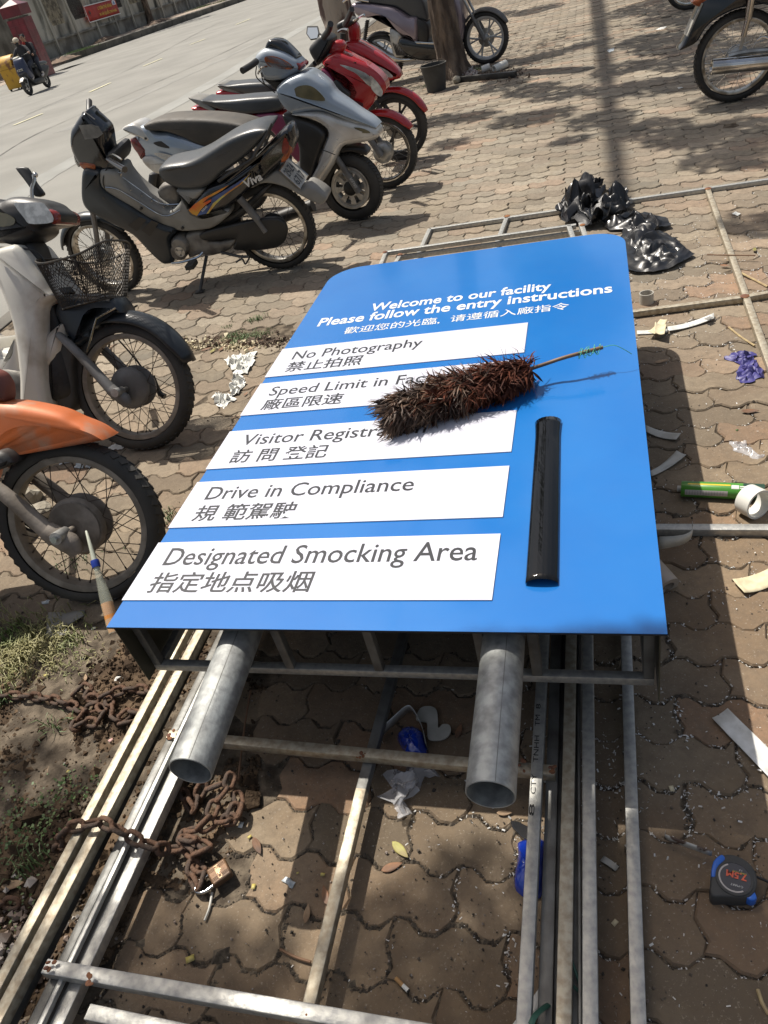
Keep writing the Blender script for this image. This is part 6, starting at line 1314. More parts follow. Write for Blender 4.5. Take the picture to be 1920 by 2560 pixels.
# ---- curled strip of black film
MT['film'] = mat('glossy_black_film', (.004, .0045, .005), None, 5, .06, spec=.4, bump=.12, bscale=60, aniso=(1, .04, 1))
pl, pr_, ql, qr = sg_(1314, 1464), sg_(1396, 1463), sg_(1341, 1062), sg_(1401, 1056)
b = SM(); rows = []; N = 34; K = 28
for i in range(N+1):
    f = i/N; l = Vector((pl[0]+(ql[0]-pl[0])*f, pl[1]+(ql[1]-pl[1])*f)); r_ = Vector((pr_[0]+(qr[0]-pr_[0])*f, pr_[1]+(qr[1]-pr_[1])*f)); flare = .0035*(max(0, f-.86)/.14)**2; w_ = (r_-l); h_ = .0165
    row = []
    for k in range(K+1):
        u = k/K; a = PI*u; x = .5-.5*math.cos(a); row.append((l.x+w_.x*x-flare*math.cos(a), l.y+w_.y*x+.0, .003+h_*math.sin(a)*(1+.25*(max(0, f-.86)/.14))+.0004*math.sin(k*2.3+i*.1)))
    rows.append(row)
b.grid(rows); tag(b.build('film_strip', 'film', solid=.0006), 'glossy black film strip curled into a half tube on the blue sign', 'film strip')
# ---- crumpled sheets
def crumple(name, m, pts, z, h, label, cat, seed=1, n=15, fold=1.0, c='f', two=True, group=None, sub=1, zb_=.002, solid=0):
    """pts: outline in photo pixels (4+ points) -> crumpled sheet with relief h"""
    W_ = [G(*px(c, *p), z) for p in pts]; C_ = sum(W_, Vector())/len(W_); R = random.Random(seed); b = MB(); rows = []
    def edge(t):
        t = (t % 1)*len(W_); i = int(t) % len(W_); f = t-int(t); return W_[i].lerp(W_[(i+1) % len(W_)], f)
    M_r = 44
    rows = []
    for j in range(n+1):
        r_ = j/n; row = []
        for i in range(M_r):
            e = edge(i/M_r); p = C_.lerp(e, r_); q = p*(13 if m == 'blackbag' else 44)+Vector((seed*3.1, 0, 0))
            rid = abs(mn.noise(q))*1.6+abs(mn.noise(q*2.1))*.5; hh = h*(rid*(1-.55*r_**3)+.25*(1-r_)); off = Vector((mn.noise(q+Vector((9, 0, 0))), mn.noise(q+Vector((0, 9, 0))), 0))*h*.8*fold
            row.append(p+off+UZ*(z*0+zb_+max(0, hh)))
        row.append(row[0]); rows.append(row)
    b.grid(rows); o = b.build(name, m, solid=solid, angle=50); return tag(o, label, cat, group)
MT['blackbag'] = mat('black_polythene', (.006, .006, .007), None, 5, .36, coat=.15, bump=.12, bscale=14, bdist=.03); MT['tissue'] = mat('white_tissue', (.66, .66, .62), None, 5, .85); MT['purple_cloth'] = mat('indigo_plastic', (.04, .035, .16), (.06, .055, .2), 12, .5)
MT['clear'] = mat('clear_cellophane', (.6, .6, .62), None, 5, .15, alpha=.45, coat=1.0)
bagroot = None
bb = [('e3', [(815, 225), (850, 180), (930, 165), (960, 118), (1000, 130), (1015, 180), (1010, 240), (975, 285), (925, 270), (830, 262)], .13, 3), ('e3', [(1010, 190), (1050, 160), (1100, 155), (1108, 200), (1080, 235), (1020, 245), (990, 230)], .11, 5), ('e3', [(990, 250), (1060, 245), (1150, 222), (1230, 240), (1272, 270), (1240, 295), (1150, 300), (1100, 290), (1020, 285)], .06, 7), ('e3', [(1080, 290), (1180, 285), (1260, 300), (1330, 345), (1355, 385), (1330, 425), (1250, 445), (1150, 458), (1090, 440), (1060, 360)], .045, 9)]
for k, (c, pts, h, sd) in enumerate(bb):
    o = crumple('bag_fold' if k else 'plastic_bag', 'blackbag', pts, 0.0, h, None, None, seed=sd, n=20, c=c, zb_=.01 if k > 1 else .02)
    if k == 0: bagroot = tag(o, 'crumpled black polythene bag heaped behind the far right corner of the sign', 'plastic bag'); WM[o.name] = o.matrix_world.copy()
    else: m_ = o.matrix_world.copy(); o.parent = bagroot; o.matrix_parent_inverse = bagroot.matrix_world.inverted() if False else WM[bagroot.name].inverted()
crumple('tissue', 'tissue', [(564, 905), (590, 892), (640, 884), (636, 905), (618, 935), (598, 940), (575, 925)], 0, .035, 'white crumpled tissue at the top of the trail left of the sign', 'tissue', 3, 10)
crumple('tissue', 'tissue', [(592, 932), (610, 945), (612, 965), (600, 985), (578, 992), (575, 972), (588, 955)], 0, .035, 'white crumpled tissue in the middle of the trail left of the sign', 'tissue', 5, 10)
crumple('tissue', 'tissue', [(533, 992), (550, 984), (575, 990), (588, 1000), (570, 1010), (560, 1024), (548, 1018)], 0, .03, 'white crumpled tissue nearest the camera in the trail left of the sign', 'tissue', 7, 10)
crumple('cloth_scrap', 'purple_cloth', [(1828, 888), (1880, 882), (1888, 900), (1870, 920), (1850, 915), (1812, 898)], 0, .025, 'indigo plastic scrap beside the flat frame, upper piece', 'scrap', 3, 9)
crumple('cloth_scrap', 'purple_cloth', [(1850, 915), (1885, 905), (1918, 940), (1895, 945), (1880, 958), (1850, 960), (1838, 942)], 0, .025, 'indigo plastic scrap beside the flat frame, lower and larger piece', 'scrap', 8, 9)
crumple('cellophane', 'clear', [(968, 1960), (985, 1940), (1035, 1930), (1075, 1914), (1094, 1930), (1060, 1960), (1035, 1985), (1018, 2045), (1000, 2048), (975, 2020)], 0, .055, 'clear crumpled cellophane wrapper on the pavers below the crossbar', 'wrapper', 4, 14)
crumple('cellophane', 'clear', [(1825, 1105), (1858, 1108), (1890, 1135), (1912, 1140), (1895, 1152), (1832, 1130)], 0, .015, 'grey film scrap lying across the shadow edge right of the sign', 'wrapper', 6, 8)
crumple('waste_paper', mat('printed_waste', (.42, .4, .37), (.15, .1, .1), 40, .8), [(1133, 178), (1150, 155), (1160, 168), (1175, 180), (1196, 188), (1192, 200), (1160, 192), (1140, 190)], 0, .09, 'crumpled printed paper leaning on the foot of the tree', 'waste paper', 6, 9)
for (c, pts, lab, sd) in (('c5', [(930, 195), (965, 178), (1002, 174), (985, 190), (950, 196)], 'white paper scrap on the shaded paving left of the right-hand motorcycle', 1), ('c5', [(610, 325), (640, 318), (665, 312), (660, 330), (630, 342)], 'grey paper scrap beside the long shadow strip', 2), ('g8', [(1512, 155), (1530, 148), (1548, 155), (1535, 165)], 'tiny white scrap inside the flat frame', 3), ('c7', [(880, 520), (960, 480), (1035, 492), (1000, 535), (930, 540)], 'torn blue-white paper below the front wheel of the white bike', 4), ('c7', [(480, 640), (540, 620), (590, 620), (560, 645), (490, 658)], 'narrow blue-white paper seen through the spokes of the orange bike, left piece', 5), ('c7', [(610, 690), (625, 630), (685, 632), (680, 690)], 'square blue-white paper seen through the spokes of the orange bike', 6), ('c7', [(700, 690), (705, 640), (752, 655), (745, 688)], 'small blue-white paper seen through the spokes, right of the square one', 7), ('c7', [(1240, 385), (1290, 368), (1370, 355), (1340, 385), (1280, 410)], 'white paper strip seen through the front wheel of the white bike', 8), ('c7', [(340, 1775), (410, 1760), (400, 1790), (345, 1792)], 'small grey paper below the orange bike\'s tyre', 9), ('d4', [(595, 325), (610, 315), (643, 322), (630, 350), (597, 345)], 'white wrapper with grey print on the soil above the chain', 10), ('d5', [(1462, 425), (1485, 400), (1540, 432), (1520, 458)], 'torn blue and white label scrap on the sunlit pavers', 11), ('d4', [(1470, 0), (1, 1), (1, 1), (1, 1)], None, 0)):
    if lab is None: continue
    q = [px(c, *p) for p in pts]; crumple('paper_scrap', 'tissue' if sd in (1, 3, 4, 10) else mat('pale_blue_paper', (.5, .54, .56), (.3, .34, .36), 30, .7), q, 0, .008, lab, 'paper scrap', sd, 5)
# ---- flat offcuts and strips
MT['paperw'] = mat('white_offcut', (.62, .62, .6), (.5, .5, .47), 30, .6); MT['papery'] = mat('cream_paper', (.6, .53, .36), (.5, .43, .28), 40, .7); MT['paperg'] = mat('grey_backing_paper', (.46, .45, .41), (.38, .37, .33), 20, .6)
def offcut(name, m, c, pts, label, cat='offcut', z=.004, lift=.01, th=.0012, seed=1):
    W_ = [G(*px(c, *p), z) for p in pts]; b = MB(); n = 10; rows = []
    for i in range(n+1):
        f = i/n; a = W_[0].lerp(W_[1], f); d = W_[3].lerp(W_[2], f); k = lift*(abs(2*f-1)**2); rows.append([a.lerp(d, j/4)+UZ*(k+.0015*math.sin(j*1.3+seed)) for j in range(5)])
    b.grid(rows); return tag(b.build(name, m, solid=th), label, cat)
offcut('offcut', 'paperg', 'd3', [(955, 205), (1158, 252), (1128, 287), (955, 240)], 'grey-white strip in the shade right of the sign, the upper of two', seed=1)
offcut('offcut', 'paperg', 'd3', [(980, 470), (1132, 352), (1188, 376), (988, 500)], 'grey-white strip in the shade right of the sign, slanting up to the right', seed=2)
offcut('offcut', 'papery', 'd3', [(1452, 1092), (1680, 1022), (1700, 1120), (1520, 1172)], 'cream paper strip in the sun at the right edge', seed=3)
offcut('offcut', 'paperw', 'd8', [(1235, 248), (1335, 185), (1680, 530), (1680, 720)], 'long white strip pointing out of the right edge above the tape measure', seed=4, lift=.004)
offcut('label_scrap', 'paperg', 'd8', [(513, 1162), (540, 1130), (636, 1200), (614, 1230)], 'small speckled grey rectangle between the right-hand tubes', 'label scrap', seed=5, lift=.002)
offcut('offcut', 'paperw', 'g8', [(1126, 630), (1250, 622), (1250, 636), (1126, 644)], 'long white strip beside the tape pieces under the flat frame, left half', seed=6, lift=.002)
offcut('offcut', 'paperw', 'g8', [(1250, 622), (1438, 566), (1440, 586), (1252, 638)], 'white strip slanting right under the flat frame with a dark printed end', seed=7, lift=.01)
b = MB(); b.box(GC('g8', 1418, 578, .022), (.03, .02, .002), R=Matrix.Rotation(.3, 3, 'Z')); tag(b.build('printed_patch', 'greypl'), 'small grey printed square at the end of the white strip', 'label')
offcut('masking_tape', 'papery', 'g8', [(1170, 640), (1220, 590), (1250, 590), (1215, 652)], 'cream masking tape piece lying on the white strip', 'tape', seed=8, z=.02, lift=.008)
offcut('masking_tape', 'papery', 'g8', [(1200, 600), (1245, 610), (1238, 650), (1195, 640)], 'second cream tape piece crossing the first', 'tape', seed=9, z=.03, lift=.008)
offcut('backing_sheet', 'paperw', 'd7', [(1190, 1060), (1345, 850), (1345, 960), (1260, 1060)], 'white sheet corner showing between the tubes at the bottom edge', 'sheet', seed=10, z=.02, lift=.002)
offcut('glass_scrap', 'greypl', 'c7', [(395, 1860), (690, 1840), (700, 1880), (380, 2050)], 'grey dusty plastic sheet half buried below the orange bike', 'sheet', seed=11, lift=.004)
offcut('slab', 'greypl', 'c7', [(375, 2030), (545, 1990), (540, 2040), (370, 2060)], 'narrow grey slab edge at the grass left of the sign', 'slab', seed=12, lift=.002)
# curled paper standing on the flat frame
b = MB(); rows = []
for i in range(13):
    f = i/12; p = Vector(G(*px('d3', 1032, 900), .06)).lerp(G(*px('d3', 1222, 770), .08), f)+Vector((.02*math.sin(f*PI), -.03*math.sin(f*PI), 0)); rows.append([p-UZ*.004*(1-f), p+UZ*(.045*(1-f*.6))])
b.grid(rows); tag(b.build('curled_paper', 'paperg', solid=.0006), 'grey-white paper curling up against the tube at the right edge of the sign', 'paper')
# ---- rolls of tape
def roll(name, m, c0, axis, r, r_in, h, label, cat='tape roll', seg=40, open_=None):
    T = frame(c0, axis) @ Matrix.Rotation(-PI/2, 4, 'Z'); b = MB(); b.lathe([(r_in, 0), (r, 0), (r, h), (r_in, h), (r_in, 0)], seg, T); return tag(b.build(name, m), label, cat)
MT['tapew'] = mat('white_tape_roll', (.68, .67, .62), (.6, .59, .54), 6, .35); MT['tapef'] = mat('frosted_core', (.45, .43, .38), None, 6, .3, alpha=.8); MT['tapeb'] = mat('buff_tape_roll', (.4, .33, .27), (.33, .28, .23), 8, .5)
c_ = GC('v5', 1390, 560, .045); roll('tape_roll', 'tapew', c_+Vector((.0, .03, 0)), Vector((.25, -.95, .12)), .047, .041, .048, 'white empty roll lying on its side next to the green cartridge')
c_ = G(1616, 757, .0); roll('tape_roll', 'tapef', c_, UZ, .032, .028, .05, 'frosted plastic ring standing beside the flat frame behind the sign')
c_ = GC('d3', 1048, 1010, .05); roll('tape_roll', 'tapeb', c_+Vector((-.02, .03, -.02)), Vector((.2, -.95, -.2)), .036, .02, .08, 'buff tape roll half hidden under the right edge of the sign')
c_ = G(1255, 168, .03); roll('tape_roll', 'tapew', c_+Vector((-.1, 0, 0)), Vector((.93, .3, .1)), .045, .035, .18, 'larger white tube by the tree stump litter')
c_ = G(1217, 171, .03); roll('tape_roll', 'tapew', c_+Vector((-.06, 0, 0)), Vector((.9, -.3, .15)), .04, .02, .1, 'smaller white cup left of the larger white tube by the tree')
# ---- green sealant cartridge
MT['cgreen'] = mat('green_cartridge_print', (.05, .21, .025), (.075, .26, .03), 4, .3, coat=.3); MT['cdark'] = mat('dark_green_print', (.015, .05, .03), None, 4, .35); MT['cyel'] = mat('yellow_print', (.6, .45, .03), None, 4, .35); MT['clab'] = mat('grey_print_panel', (.4, .37, .35), None, 4, .5)
e0 = GC('v5', 160, 290, .026); e1 = GC('v5', 1590, 350, .026); dr = (e1-e0).normalized(); CT = frame(e0, dr); LC = (e1-e0).length; RC_ = .0255
ca = empty('sealant_cartridge', CT, 'green sealant cartridge with a yellow stripe lying behind the white roll', 'cartridge')
TT_ = CT @ Matrix.Rotation(-PI/2, 4, 'Z')
b = MB(); b.lathe([(RC_*.96, 0), (RC_, .002), (RC_, LC*.75)], 40, TT_); b.build('tube', 'cgreen', ca); b = MB(); b.lathe([(RC_, LC*.7501), (RC_, LC), (RC_*.9, LC), (RC_*.9, LC-.012), (.001, LC-.012)], 40, TT_); b.build('dark_end', 'cdark', ca)
b = MB(); b.lathe([(.001, .001), (RC_*.97, .001)], 30, TT_); b.lathe([(.010, .002), (.010, -.012), (.001, -.012)], 16, TT_); b.build('nozzle_stub', 'paperg', ca)
def ring_patch(x0, x1, a0, a1, m, name, par, lift=.0004, n=10):
    b = MB(CT); rows = [[(x0+(x1-x0)*i/3, math.cos(math.radians(a0+(a1-a0)*j/n))*(RC_+lift), math.sin(math.radians(a0+(a1-a0)*j/n))*(RC_+lift)) for j in range(n+1)] for i in range(4)]; b.grid(rows); return b.build(name, m, par)
av = -90+ 25      # face of the tube that looks at the camera
ring_patch(LC*.05, LC*.57, 188-360+180, 225-360+180, 'clab', 'text_panel', ca) if False else None
ring_patch(LC*.05, LC*.57, 146, 186, 'clab', 'text_panel', ca); ring_patch(LC*.08, LC*.6, 94, 106, 'cyel', 'yellow_stripe', ca)
ring_patch(LC*.61, LC*.70, 98, 128, 'inkw', 'white_emblem', ca); ring_patch(LC*.71, LC*.8, 104, 112, 'inkw', 'emblem_bar', ca); ring_patch(LC*.71, LC*.8, 118, 126, 'inkw', 'emblem_bar', ca)
for k in range(14): ring_patch(LC*(.07+k*.034), LC*(.075+k*.034), 151, 182, 'greypl', 'print_line', ca, lift=.0007)
# ---- tape measure
MT['tmgrey'] = mat('dark_rubber_shell', (.03, .033, .035), (.045, .045, .045), 9, .6, dust=.15); MT['tmblue'] = mat('blue_shell', (.02, .12, .5), None, 9, .4); MT['tmlab'] = mat('dark_label', (.02, .02, .025), None, 9, .25, coat=.5); MT['orangep'] = mat('red_orange_print', (.62, .1, .045), None, 9, .4); MT['steelb'] = mat('rusted_steel_blade', (.42, .41, .37), (.08, .05, .035), 26, .4, .4, mix=(.5, .56))
HT_ = .045
out = [(-.037, .040), (-.038, .012), (-.037, -.014), (-.027, -.034), (-.008, -.044), (.014, -.043), (.032, -.032), (.042, -.012), (.041, .012), (.030, .030), (.010, .038), (-.012, .044), (-.030, .050)]
pc_ = GC('v4', 1140, 640, HT_); X_ = (GC('v4', 1280, 640, HT_)-GC('v4', 1000, 560, HT_)).normalized(); TM = frame(Vector((pc_.x, pc_.y, 0)), X_)
tm = empty('tape_measure', TM, 'black and blue tape measure marked 7.5M with its rusty blade pulled out', 'tape measure')
R90 = Matrix.Rotation(PI/2, 4, 'X')
def tmb(outl, z0, z1, m, name, e=.004, sm=3):
    b = MB(TM @ Matrix.Translation((0, 0, (z0+z1)/2)) @ Matrix.Rotation(PI/2, 4, 'X')); b.puff([(x, y) for x, y in outl], (z1-z0)/2, e, smooth=sm); return b.build(name, m, tm)
tmb(out, 0.001, HT_-.004, 'tmgrey', 'shell', .004); tmb([(x*.97-.001, y*.97) for x, y in out], HT_*.3, HT_*.7, 'tmblue', 'band', .003)
tmb([(-.0375, .012), (-.0365, -.018), (-.024, -.037), (-.016, -.030), (-.026, -.012), (-.028, .008)], 0.004, HT_-.003, 'tmblue', 'blue_side', .002)
tmb([(.026, .03), (.036, .034), (.044, .026), (.036, .014)], .012, HT_-.008, 'tmblue', 'lock_button', .002)
b = MB(TM @ Matrix.Translation((.003, -.004, HT_-.004)) @ Matrix.Rotation(PI/2, 4, 'X')); b.lathe([(.034, 0), (.0335, .003), (.030, .0042), (.029, .003)], 36); b.build('label_ring', 'tmgrey', tm)
b = MB(TM @ Matrix.Translation((.003, -.004, HT_-.004)) @ Matrix.Rotation(PI/2, 4, 'X')); b.lathe([(.0005, .0032), (.0295, .0032)], 36); b.build('label', 'tmlab', tm)
b = MB(TM @ Matrix.Translation((.003, -.004, HT_-.004)) @ Matrix.Rotation(PI/2, 4, 'X')); b.lathe([(.0255, .0035), (.0285, .0035)], 36, a0=.9, a1=4.2); b.build('label_arc', 'clab', tm)
zt_ = HT_-.004-.0032-.001
for bd, x, y, w_, h_, mm in (('7.5M', .021, -.001, .036, .0125, 'orangep'), ('C-MART', .016, -.0155+.0, .022, .004, 'inkw'), ('DIRECTION', .020, .011, .024, .003, 'cyel'), ('13', .012, .016, .005, .003, 'inkw')):
    b = MB(TM @ Matrix.Translation((.003, -.004, HT_+.0004)) @ Matrix.Rotation(PI, 4, 'Z')); put_text(b, bd, (-x, -y-h_ if bd == '7.5M' else -y-.003, 0), (1, 0, 0), (0, 1, 0), w_, h_, bold=.03 if bd == '7.5M' else 0, lift=0); b.build('lettering', mm, tm, smooth=False)
b0, b1 = GC('v4', 830, 320, .03), GC('v4', 130, 70, .03); b = MB(); dd = (b1-b0); nn_ = Vector((-dd.y, dd.x, 0)).normalized(); rows = []
for i in range(9): p = b0+dd*i/8; rows.append([p+UZ*(.010*math.cos(t)-.004)+UZ*(-.006*0)+nn_*(.010*math.sin(t)) for t in (-.9, -.45, 0, .45, .9)])
rows = [[b0+dd*i/8+UZ*(.011-.0012*0)*s_+nn_*.004*(1-s_*s_) for s_ in (-1, -.5, 0, .5, 1)] for i in range(9)]
b.grid(rows); b.add([b1+UZ*.012, b1-UZ*.013, b1-UZ*.013+nn_*-.006, b1+UZ*.016+nn_*-.006], [(0, 1, 2, 3)]); b.build('blade', 'steelb', tm, solid=.0004)
b = MB(); e_ = TM @ Vector((.042, .02, .025)); b.tube(catmull([e_, e_+Vector((.02, -.012, -.01)), e_+Vector((.035, -.03, -.018)), e_+Vector((.07, -.045, -.02))], 4, False), .003, 6); b.build('wrist_cord', 'ink', tm)
# ---- blue bag / utility knife / blue bottle / loop of paper / foam figure
MT['bluebag'] = mat('blue_plastic_wrap', (.006, .03, .30), (.01, .045, .36), 6, .13, coat=.8); MT['bluecap'] = mat('dark_blue_plastic', (.008, .03, .16), None, 6, .3, coat=.4)
def lump(name, m, c, pts, h, label, cat, seed=1, z=0):
    W_ = [G(*px(c, *p), z) for p in pts]; C_ = sum(W_, Vector())/len(W_); b = MB(); rows = []; ring = [Vector(v) for v in catmull([tuple(w_) for w_ in W_], 6)]
    for j in range(9):
        t = j/8*PI/2; rows.append([C_+(p-C_)*math.cos(t)*(1+.05*mn.noise(p*60+Vector((j, seed, 0))))+UZ*(h*math.sin(t)*(1+.16*mn.noise((p+Vector((seed, 0, j*.05)))*45))+.002) for p in ring])
        rows[-1].append(rows[-1][0])
    b.grid(rows); return tag(b.build(name, m), label, cat)
lump('blue_bag', 'bluebag', 'v8', [(440, 1290), (640, 1280), (640, 1500), (620, 1690), (560, 1735), (460, 1710), (400, 1640), (405, 1520), (430, 1400)], .035, 'bright blue plastic bag bulging under the stamped tube', 'plastic bag', 3)
lump('blue_cap', 'bluebag', 'd6', [(700, 600), (730, 545), (790, 532), (850, 560), (868, 620), (870, 740), (800, 755), (752, 745), (745, 680)], .045, 'round dark blue plastic cap half wrapped in white paper under the crossbar', 'cap', 4)  # the blue plastic cap inside the paper loop
b = MB(); P_ = [GC('d6', *q, 0.004) for q in ((612, 615), (605, 575), (690, 490), (762, 430), (800, 445), (850, 540), (875, 650))]; P_ = [Vector(v) for v in catmull([tuple(p) for p in P_], 5, False)]
b.grid([[p, p+UZ*.03+Vector((0, -.004, 0)), p+UZ*.045+Vector((0, -.012, 0))] for p in P_]); tag(b.build('paper_loop', 'paperw', solid=.0006), 'white paper band standing in a loop round the blue cap', 'paper')
b = MB(ST); 
q = [GC('d6', *p, .012) for p in ((805, 465), (830, 405), (880, 391), (925, 410), (935, 470), (938, 520), (965, 498), (1005, 505), (1010, 545), (980, 580), (930, 594), (880, 585), (872, 540), (870, 490), (830, 480))]
b = MB(); rr = [Vector(v) for v in catmull([tuple(p) for p in q], 4)]; n = len(rr); b.add([p for p in rr]+[p-UZ*.004 for p in rr], [tuple(range(n)), tuple(range(n, 2*n))[::-1]]+[(k, n+k, n+(k+1) % n, (k+1) % n) for k in range(n)]); tag(b.build('foam_offcut', 'paperg', smooth=False), 'white wavy foam offcut shaped like a figure three, in the shade under the sign', 'offcut')
b = MB(); q0, q1 = GC('d6', 1368, 1080, .012), GC('d6', 1490, 1170, .012); d_ = (q1-q0); n_ = Vector((-d_.y, d_.x, 0)).normalized()
b.loft([[q0+d_*f+n_*w_*c_+UZ*z_ for c_, z_ in ((-1, -.006), (1, -.006), (1, .006), (-1, .006))] for f, w_ in ((0, .002), (.25, .010), (.7, .014), (1, .013))]); tag(b.build('utility_knife', 'blackgl', bevel=.002), 'black utility knife lying above the blue bag', 'knife')
# ---- cigarette butt
b0, b1 = GC('d7', 600, 800, .005), GC('d7', 668, 868, .005); cg = empty('cigarette_butt', b0, 'cigarette butt with a tan filter on the paver near the bottom edge', 'cigarette butt')
b = MB(); b.tube([b0, b0.lerp(b1, .55)], .0042, 12); b.build('filter', mat('tan_filter', (.42, .24, .09), (.35, .2, .08), 60, .8), cg); b = MB(); b.tube([b0.lerp(b1, .551), b0.lerp(b1, .94)], .0042, 12); b.build('paper', 'tissue', cg); b = MB(); b.tube([b0.lerp(b1, .941), b1], .0036, 10); b.build('ash_end', 'ink', cg)
# ---- bottle with a long nozzle
MT['amber'] = mat('amber_liquid', (.6, .26, .05), (.5, .2, .05), 12, .15, coat=.8); MT['clearb'] = mat('clear_bottle_plastic', (.5, .52, .42), None, 6, .08, coat=1.0, alpha=.3); MT['nozz'] = mat('milky_nozzle', (.42, .44, .36), None, 6, .3); MT['bcap'] = mat('deep_blue_cap', (.01, .03, .22), None, 6, .3)
q0, q1 = G(288, 1580, .07), G(215, 1326, .30); ax_ = (q1-q0); LB = ax_.length; ax_.normalize(); TB = frame(q0, ax_) @ Matrix.Rotation(-PI/2, 4, 'Z')
bo = empty('glue_bottle', TB, 'plastic bottle of amber glue with a blue collar and long pale nozzle', 'bottle')
k = LB
b = MB(); b.lathe([(.001, k*.0), (.0195, k*.0), (.0205, k*.1), (.019, k*.28)], 24, TB); b.build('glue', 'amber', bo)
b = MB(); b.lathe([(.0212, k*-.01), (.022, k*.1), (.0195, k*.14), (.0208, k*.2), (.020, k*.28), (.018, k*.36), (.013, k*.50), (.011, k*.60)], 24, TB); b.build('body', 'clearb', bo)
b = MB(); b.lathe([(.001, k*.63), (.0135, k*.63), (.014, k*.66), (.014, k*.69), (.013, k*.70), (.001, k*.70)], 20, TB); b.build('collar', 'bcap', bo)
b = MB(); b.lathe([(.0095, k*.60), (.0095, k*.63)], 16, TB); b.lathe([(.009, k*.70), (.0068, k*.8), (.004, k*.99), (.001, k*1.0)], 16, TB); b.build('nozzle', 'nozz', bo)
# ---- rusty chains
MT['rust'] = mat('rusty_chain_iron', (.12, .06, .033), (.055, .035, .026), 22, .8, .15, bump=.5, bscale=140, mix=(.4, .62), dust=.18)
LN, LW, LR = .052, .035, .006
def link_mesh():
    b = MB(); st_ = (LN-LW)/2; P = [(st_+math.cos(a)*(LW/2-LR), math.sin(a)*(LW/2-LR), 0) for a in np.linspace(-PI/2, PI/2, 7)]+[(-st_+math.cos(a)*(LW/2-LR), math.sin(a)*(LW/2-LR), 0) for a in np.linspace(PI/2, 3*PI/2, 7)]
    b.tube(P, LR, 8, closed=True); me = bpy.data.meshes.new('link'); me.from_pydata([tuple(v) for v in b.v], [], b.f); me.materials.append(MT['rust']); me.polygons.foreach_set('use_smooth', [True]*len(me.polygons)); return me
LM = link_mesh()
def chain(paths, label, seed=1):
    R = random.Random(seed); root = None
    for pts in paths:
        P = [Vector(v) for v in catmull([tuple(p) for p in pts], 16, False)]; acc = 0; pitch = LN-2*LR-.001; last = P[0]; cs_ = [P[0]]
        for p in P[1:]:
            while (p-last).length >= pitch: last = last+(p-last).normalized()*pitch; cs_.append(last)
        if root is None: root = empty('chain', cs_[0], label, 'chain')
        for i in range(len(cs_)-1):
            o = bpy.data.objects.new('link', LM); COL.objects.link(o); a, c = cs_[i], cs_[i+1]; rl = (PI/4 if i % 2 else -PI/4)+R.gauss(0, .18)
            T = frame((a+c)/2, c-a) @ Matrix.Rotation(rl, 4, 'X') @ Matrix.Rotation(R.gauss(0, .08), 4, 'Z'); o.parent = root; o.matrix_parent_inverse = WM[root.name].inverted(); o.matrix_world = T
            o.matrix_basis = T
    return root
def cp(c, pts): return [GC(c, x, y, (z if z else .014)) for x, y, z in pts]
def Z(c, pts, z=.014, seed=0):
    R = random.Random(seed); return [GC(c, x, y, z+R.uniform(-.003, .008)) for x, y in pts]
chain([Z('d4', [(-120, 420), (0, 415), (100, 412), (210, 422), (300, 438), (390, 470), (430, 500)], .012), Z('d4', [(375, 410), (410, 368), (455, 362), (480, 400), (450, 435), (500, 430), (560, 400), (640, 385), (740, 378), (800, 395), (850, 420), (880, 470)], .026, 2),
       Z('d4', [(380, 580), (440, 545), (520, 555), (545, 500), (500, 455), (440, 500), (400, 545), (380, 600)], .018, 3), Z('d4', [(560, 420), (575, 470), (530, 500), (590, 520), (650, 560), (620, 500), (700, 490), (760, 525), (790, 580), (740, 610)], .020, 4), Z('d4', [(620, 560), (680, 545), (720, 570)], .016, 5)], 'rusty chain heaped on the soil, its tail running to the left edge', 3)
chain([Z('d4', [(1205, 815), (1160, 850), (1175, 900), (1120, 960), (1090, 1030), (1070, 1090), (1000, 1110), (950, 1140)], .05, 6), Z('d4', [(1225, 910), (1245, 980), (1225, 1050), (1150, 1060), (1120, 1100), (1190, 1110)], .03, 7), Z('d4', [(955, 900), (960, 960), (1000, 1010), (1060, 1030), (1030, 960), (1010, 910), (1050, 870), (1100, 860)], .02, 8), Z('d4', [(1070, 900), (1100, 880), (1150, 870), (1200, 850)], .05, 15),
       Z('d5', [(1230, 20), (1180, 110), (1060, 105), (1040, 150), (960, 160), (905, 200), (960, 235), (1040, 215), (1090, 265), (1010, 290), (960, 255), (905, 230), (850, 270)], .035, 9), Z('d5', [(1100, 230), (1110, 290), (1060, 300)], .04, 10), Z('d5', [(940, 190), (1000, 200), (1020, 260)], .05, 16), Z('d5', [(1010, 310), (970, 350), (990, 400), (1010, 460), (1055, 455), (1060, 380), (1000, 330)], .02, 11)], 'rusty chain piled on the soil below the open end of the left leg', 4)
chain([[GC('d5', 310, 262, .06), GC('d5', 312, 190, .13), GC('d5', 360, 140, .152), GC('d5', 440, 128, .152), GC('d5', 520, 112, .152), GC('d5', 590, 140, .152), GC('d5', 660, 180, .13), GC('d5', 740, 222, .115), GC('d5', 830, 250, .10), GC('d5', 900, 265, .05)]], 'rusty chain wrapped over the bundle of tubes at lower left', 5)
chain([Z('d5', [(-60, 560), (0, 545), (50, 520), (110, 545), (150, 560)], .012, 12)], 'short run of rusty chain at the left edge of the gravel', 6)
chain([Z('d5', [(395, 260), (385, 330), (355, 400), (300, 470), (270, 540)], .03, 13)], 'rusty chain hanging down in the gap between the tubes', 7)
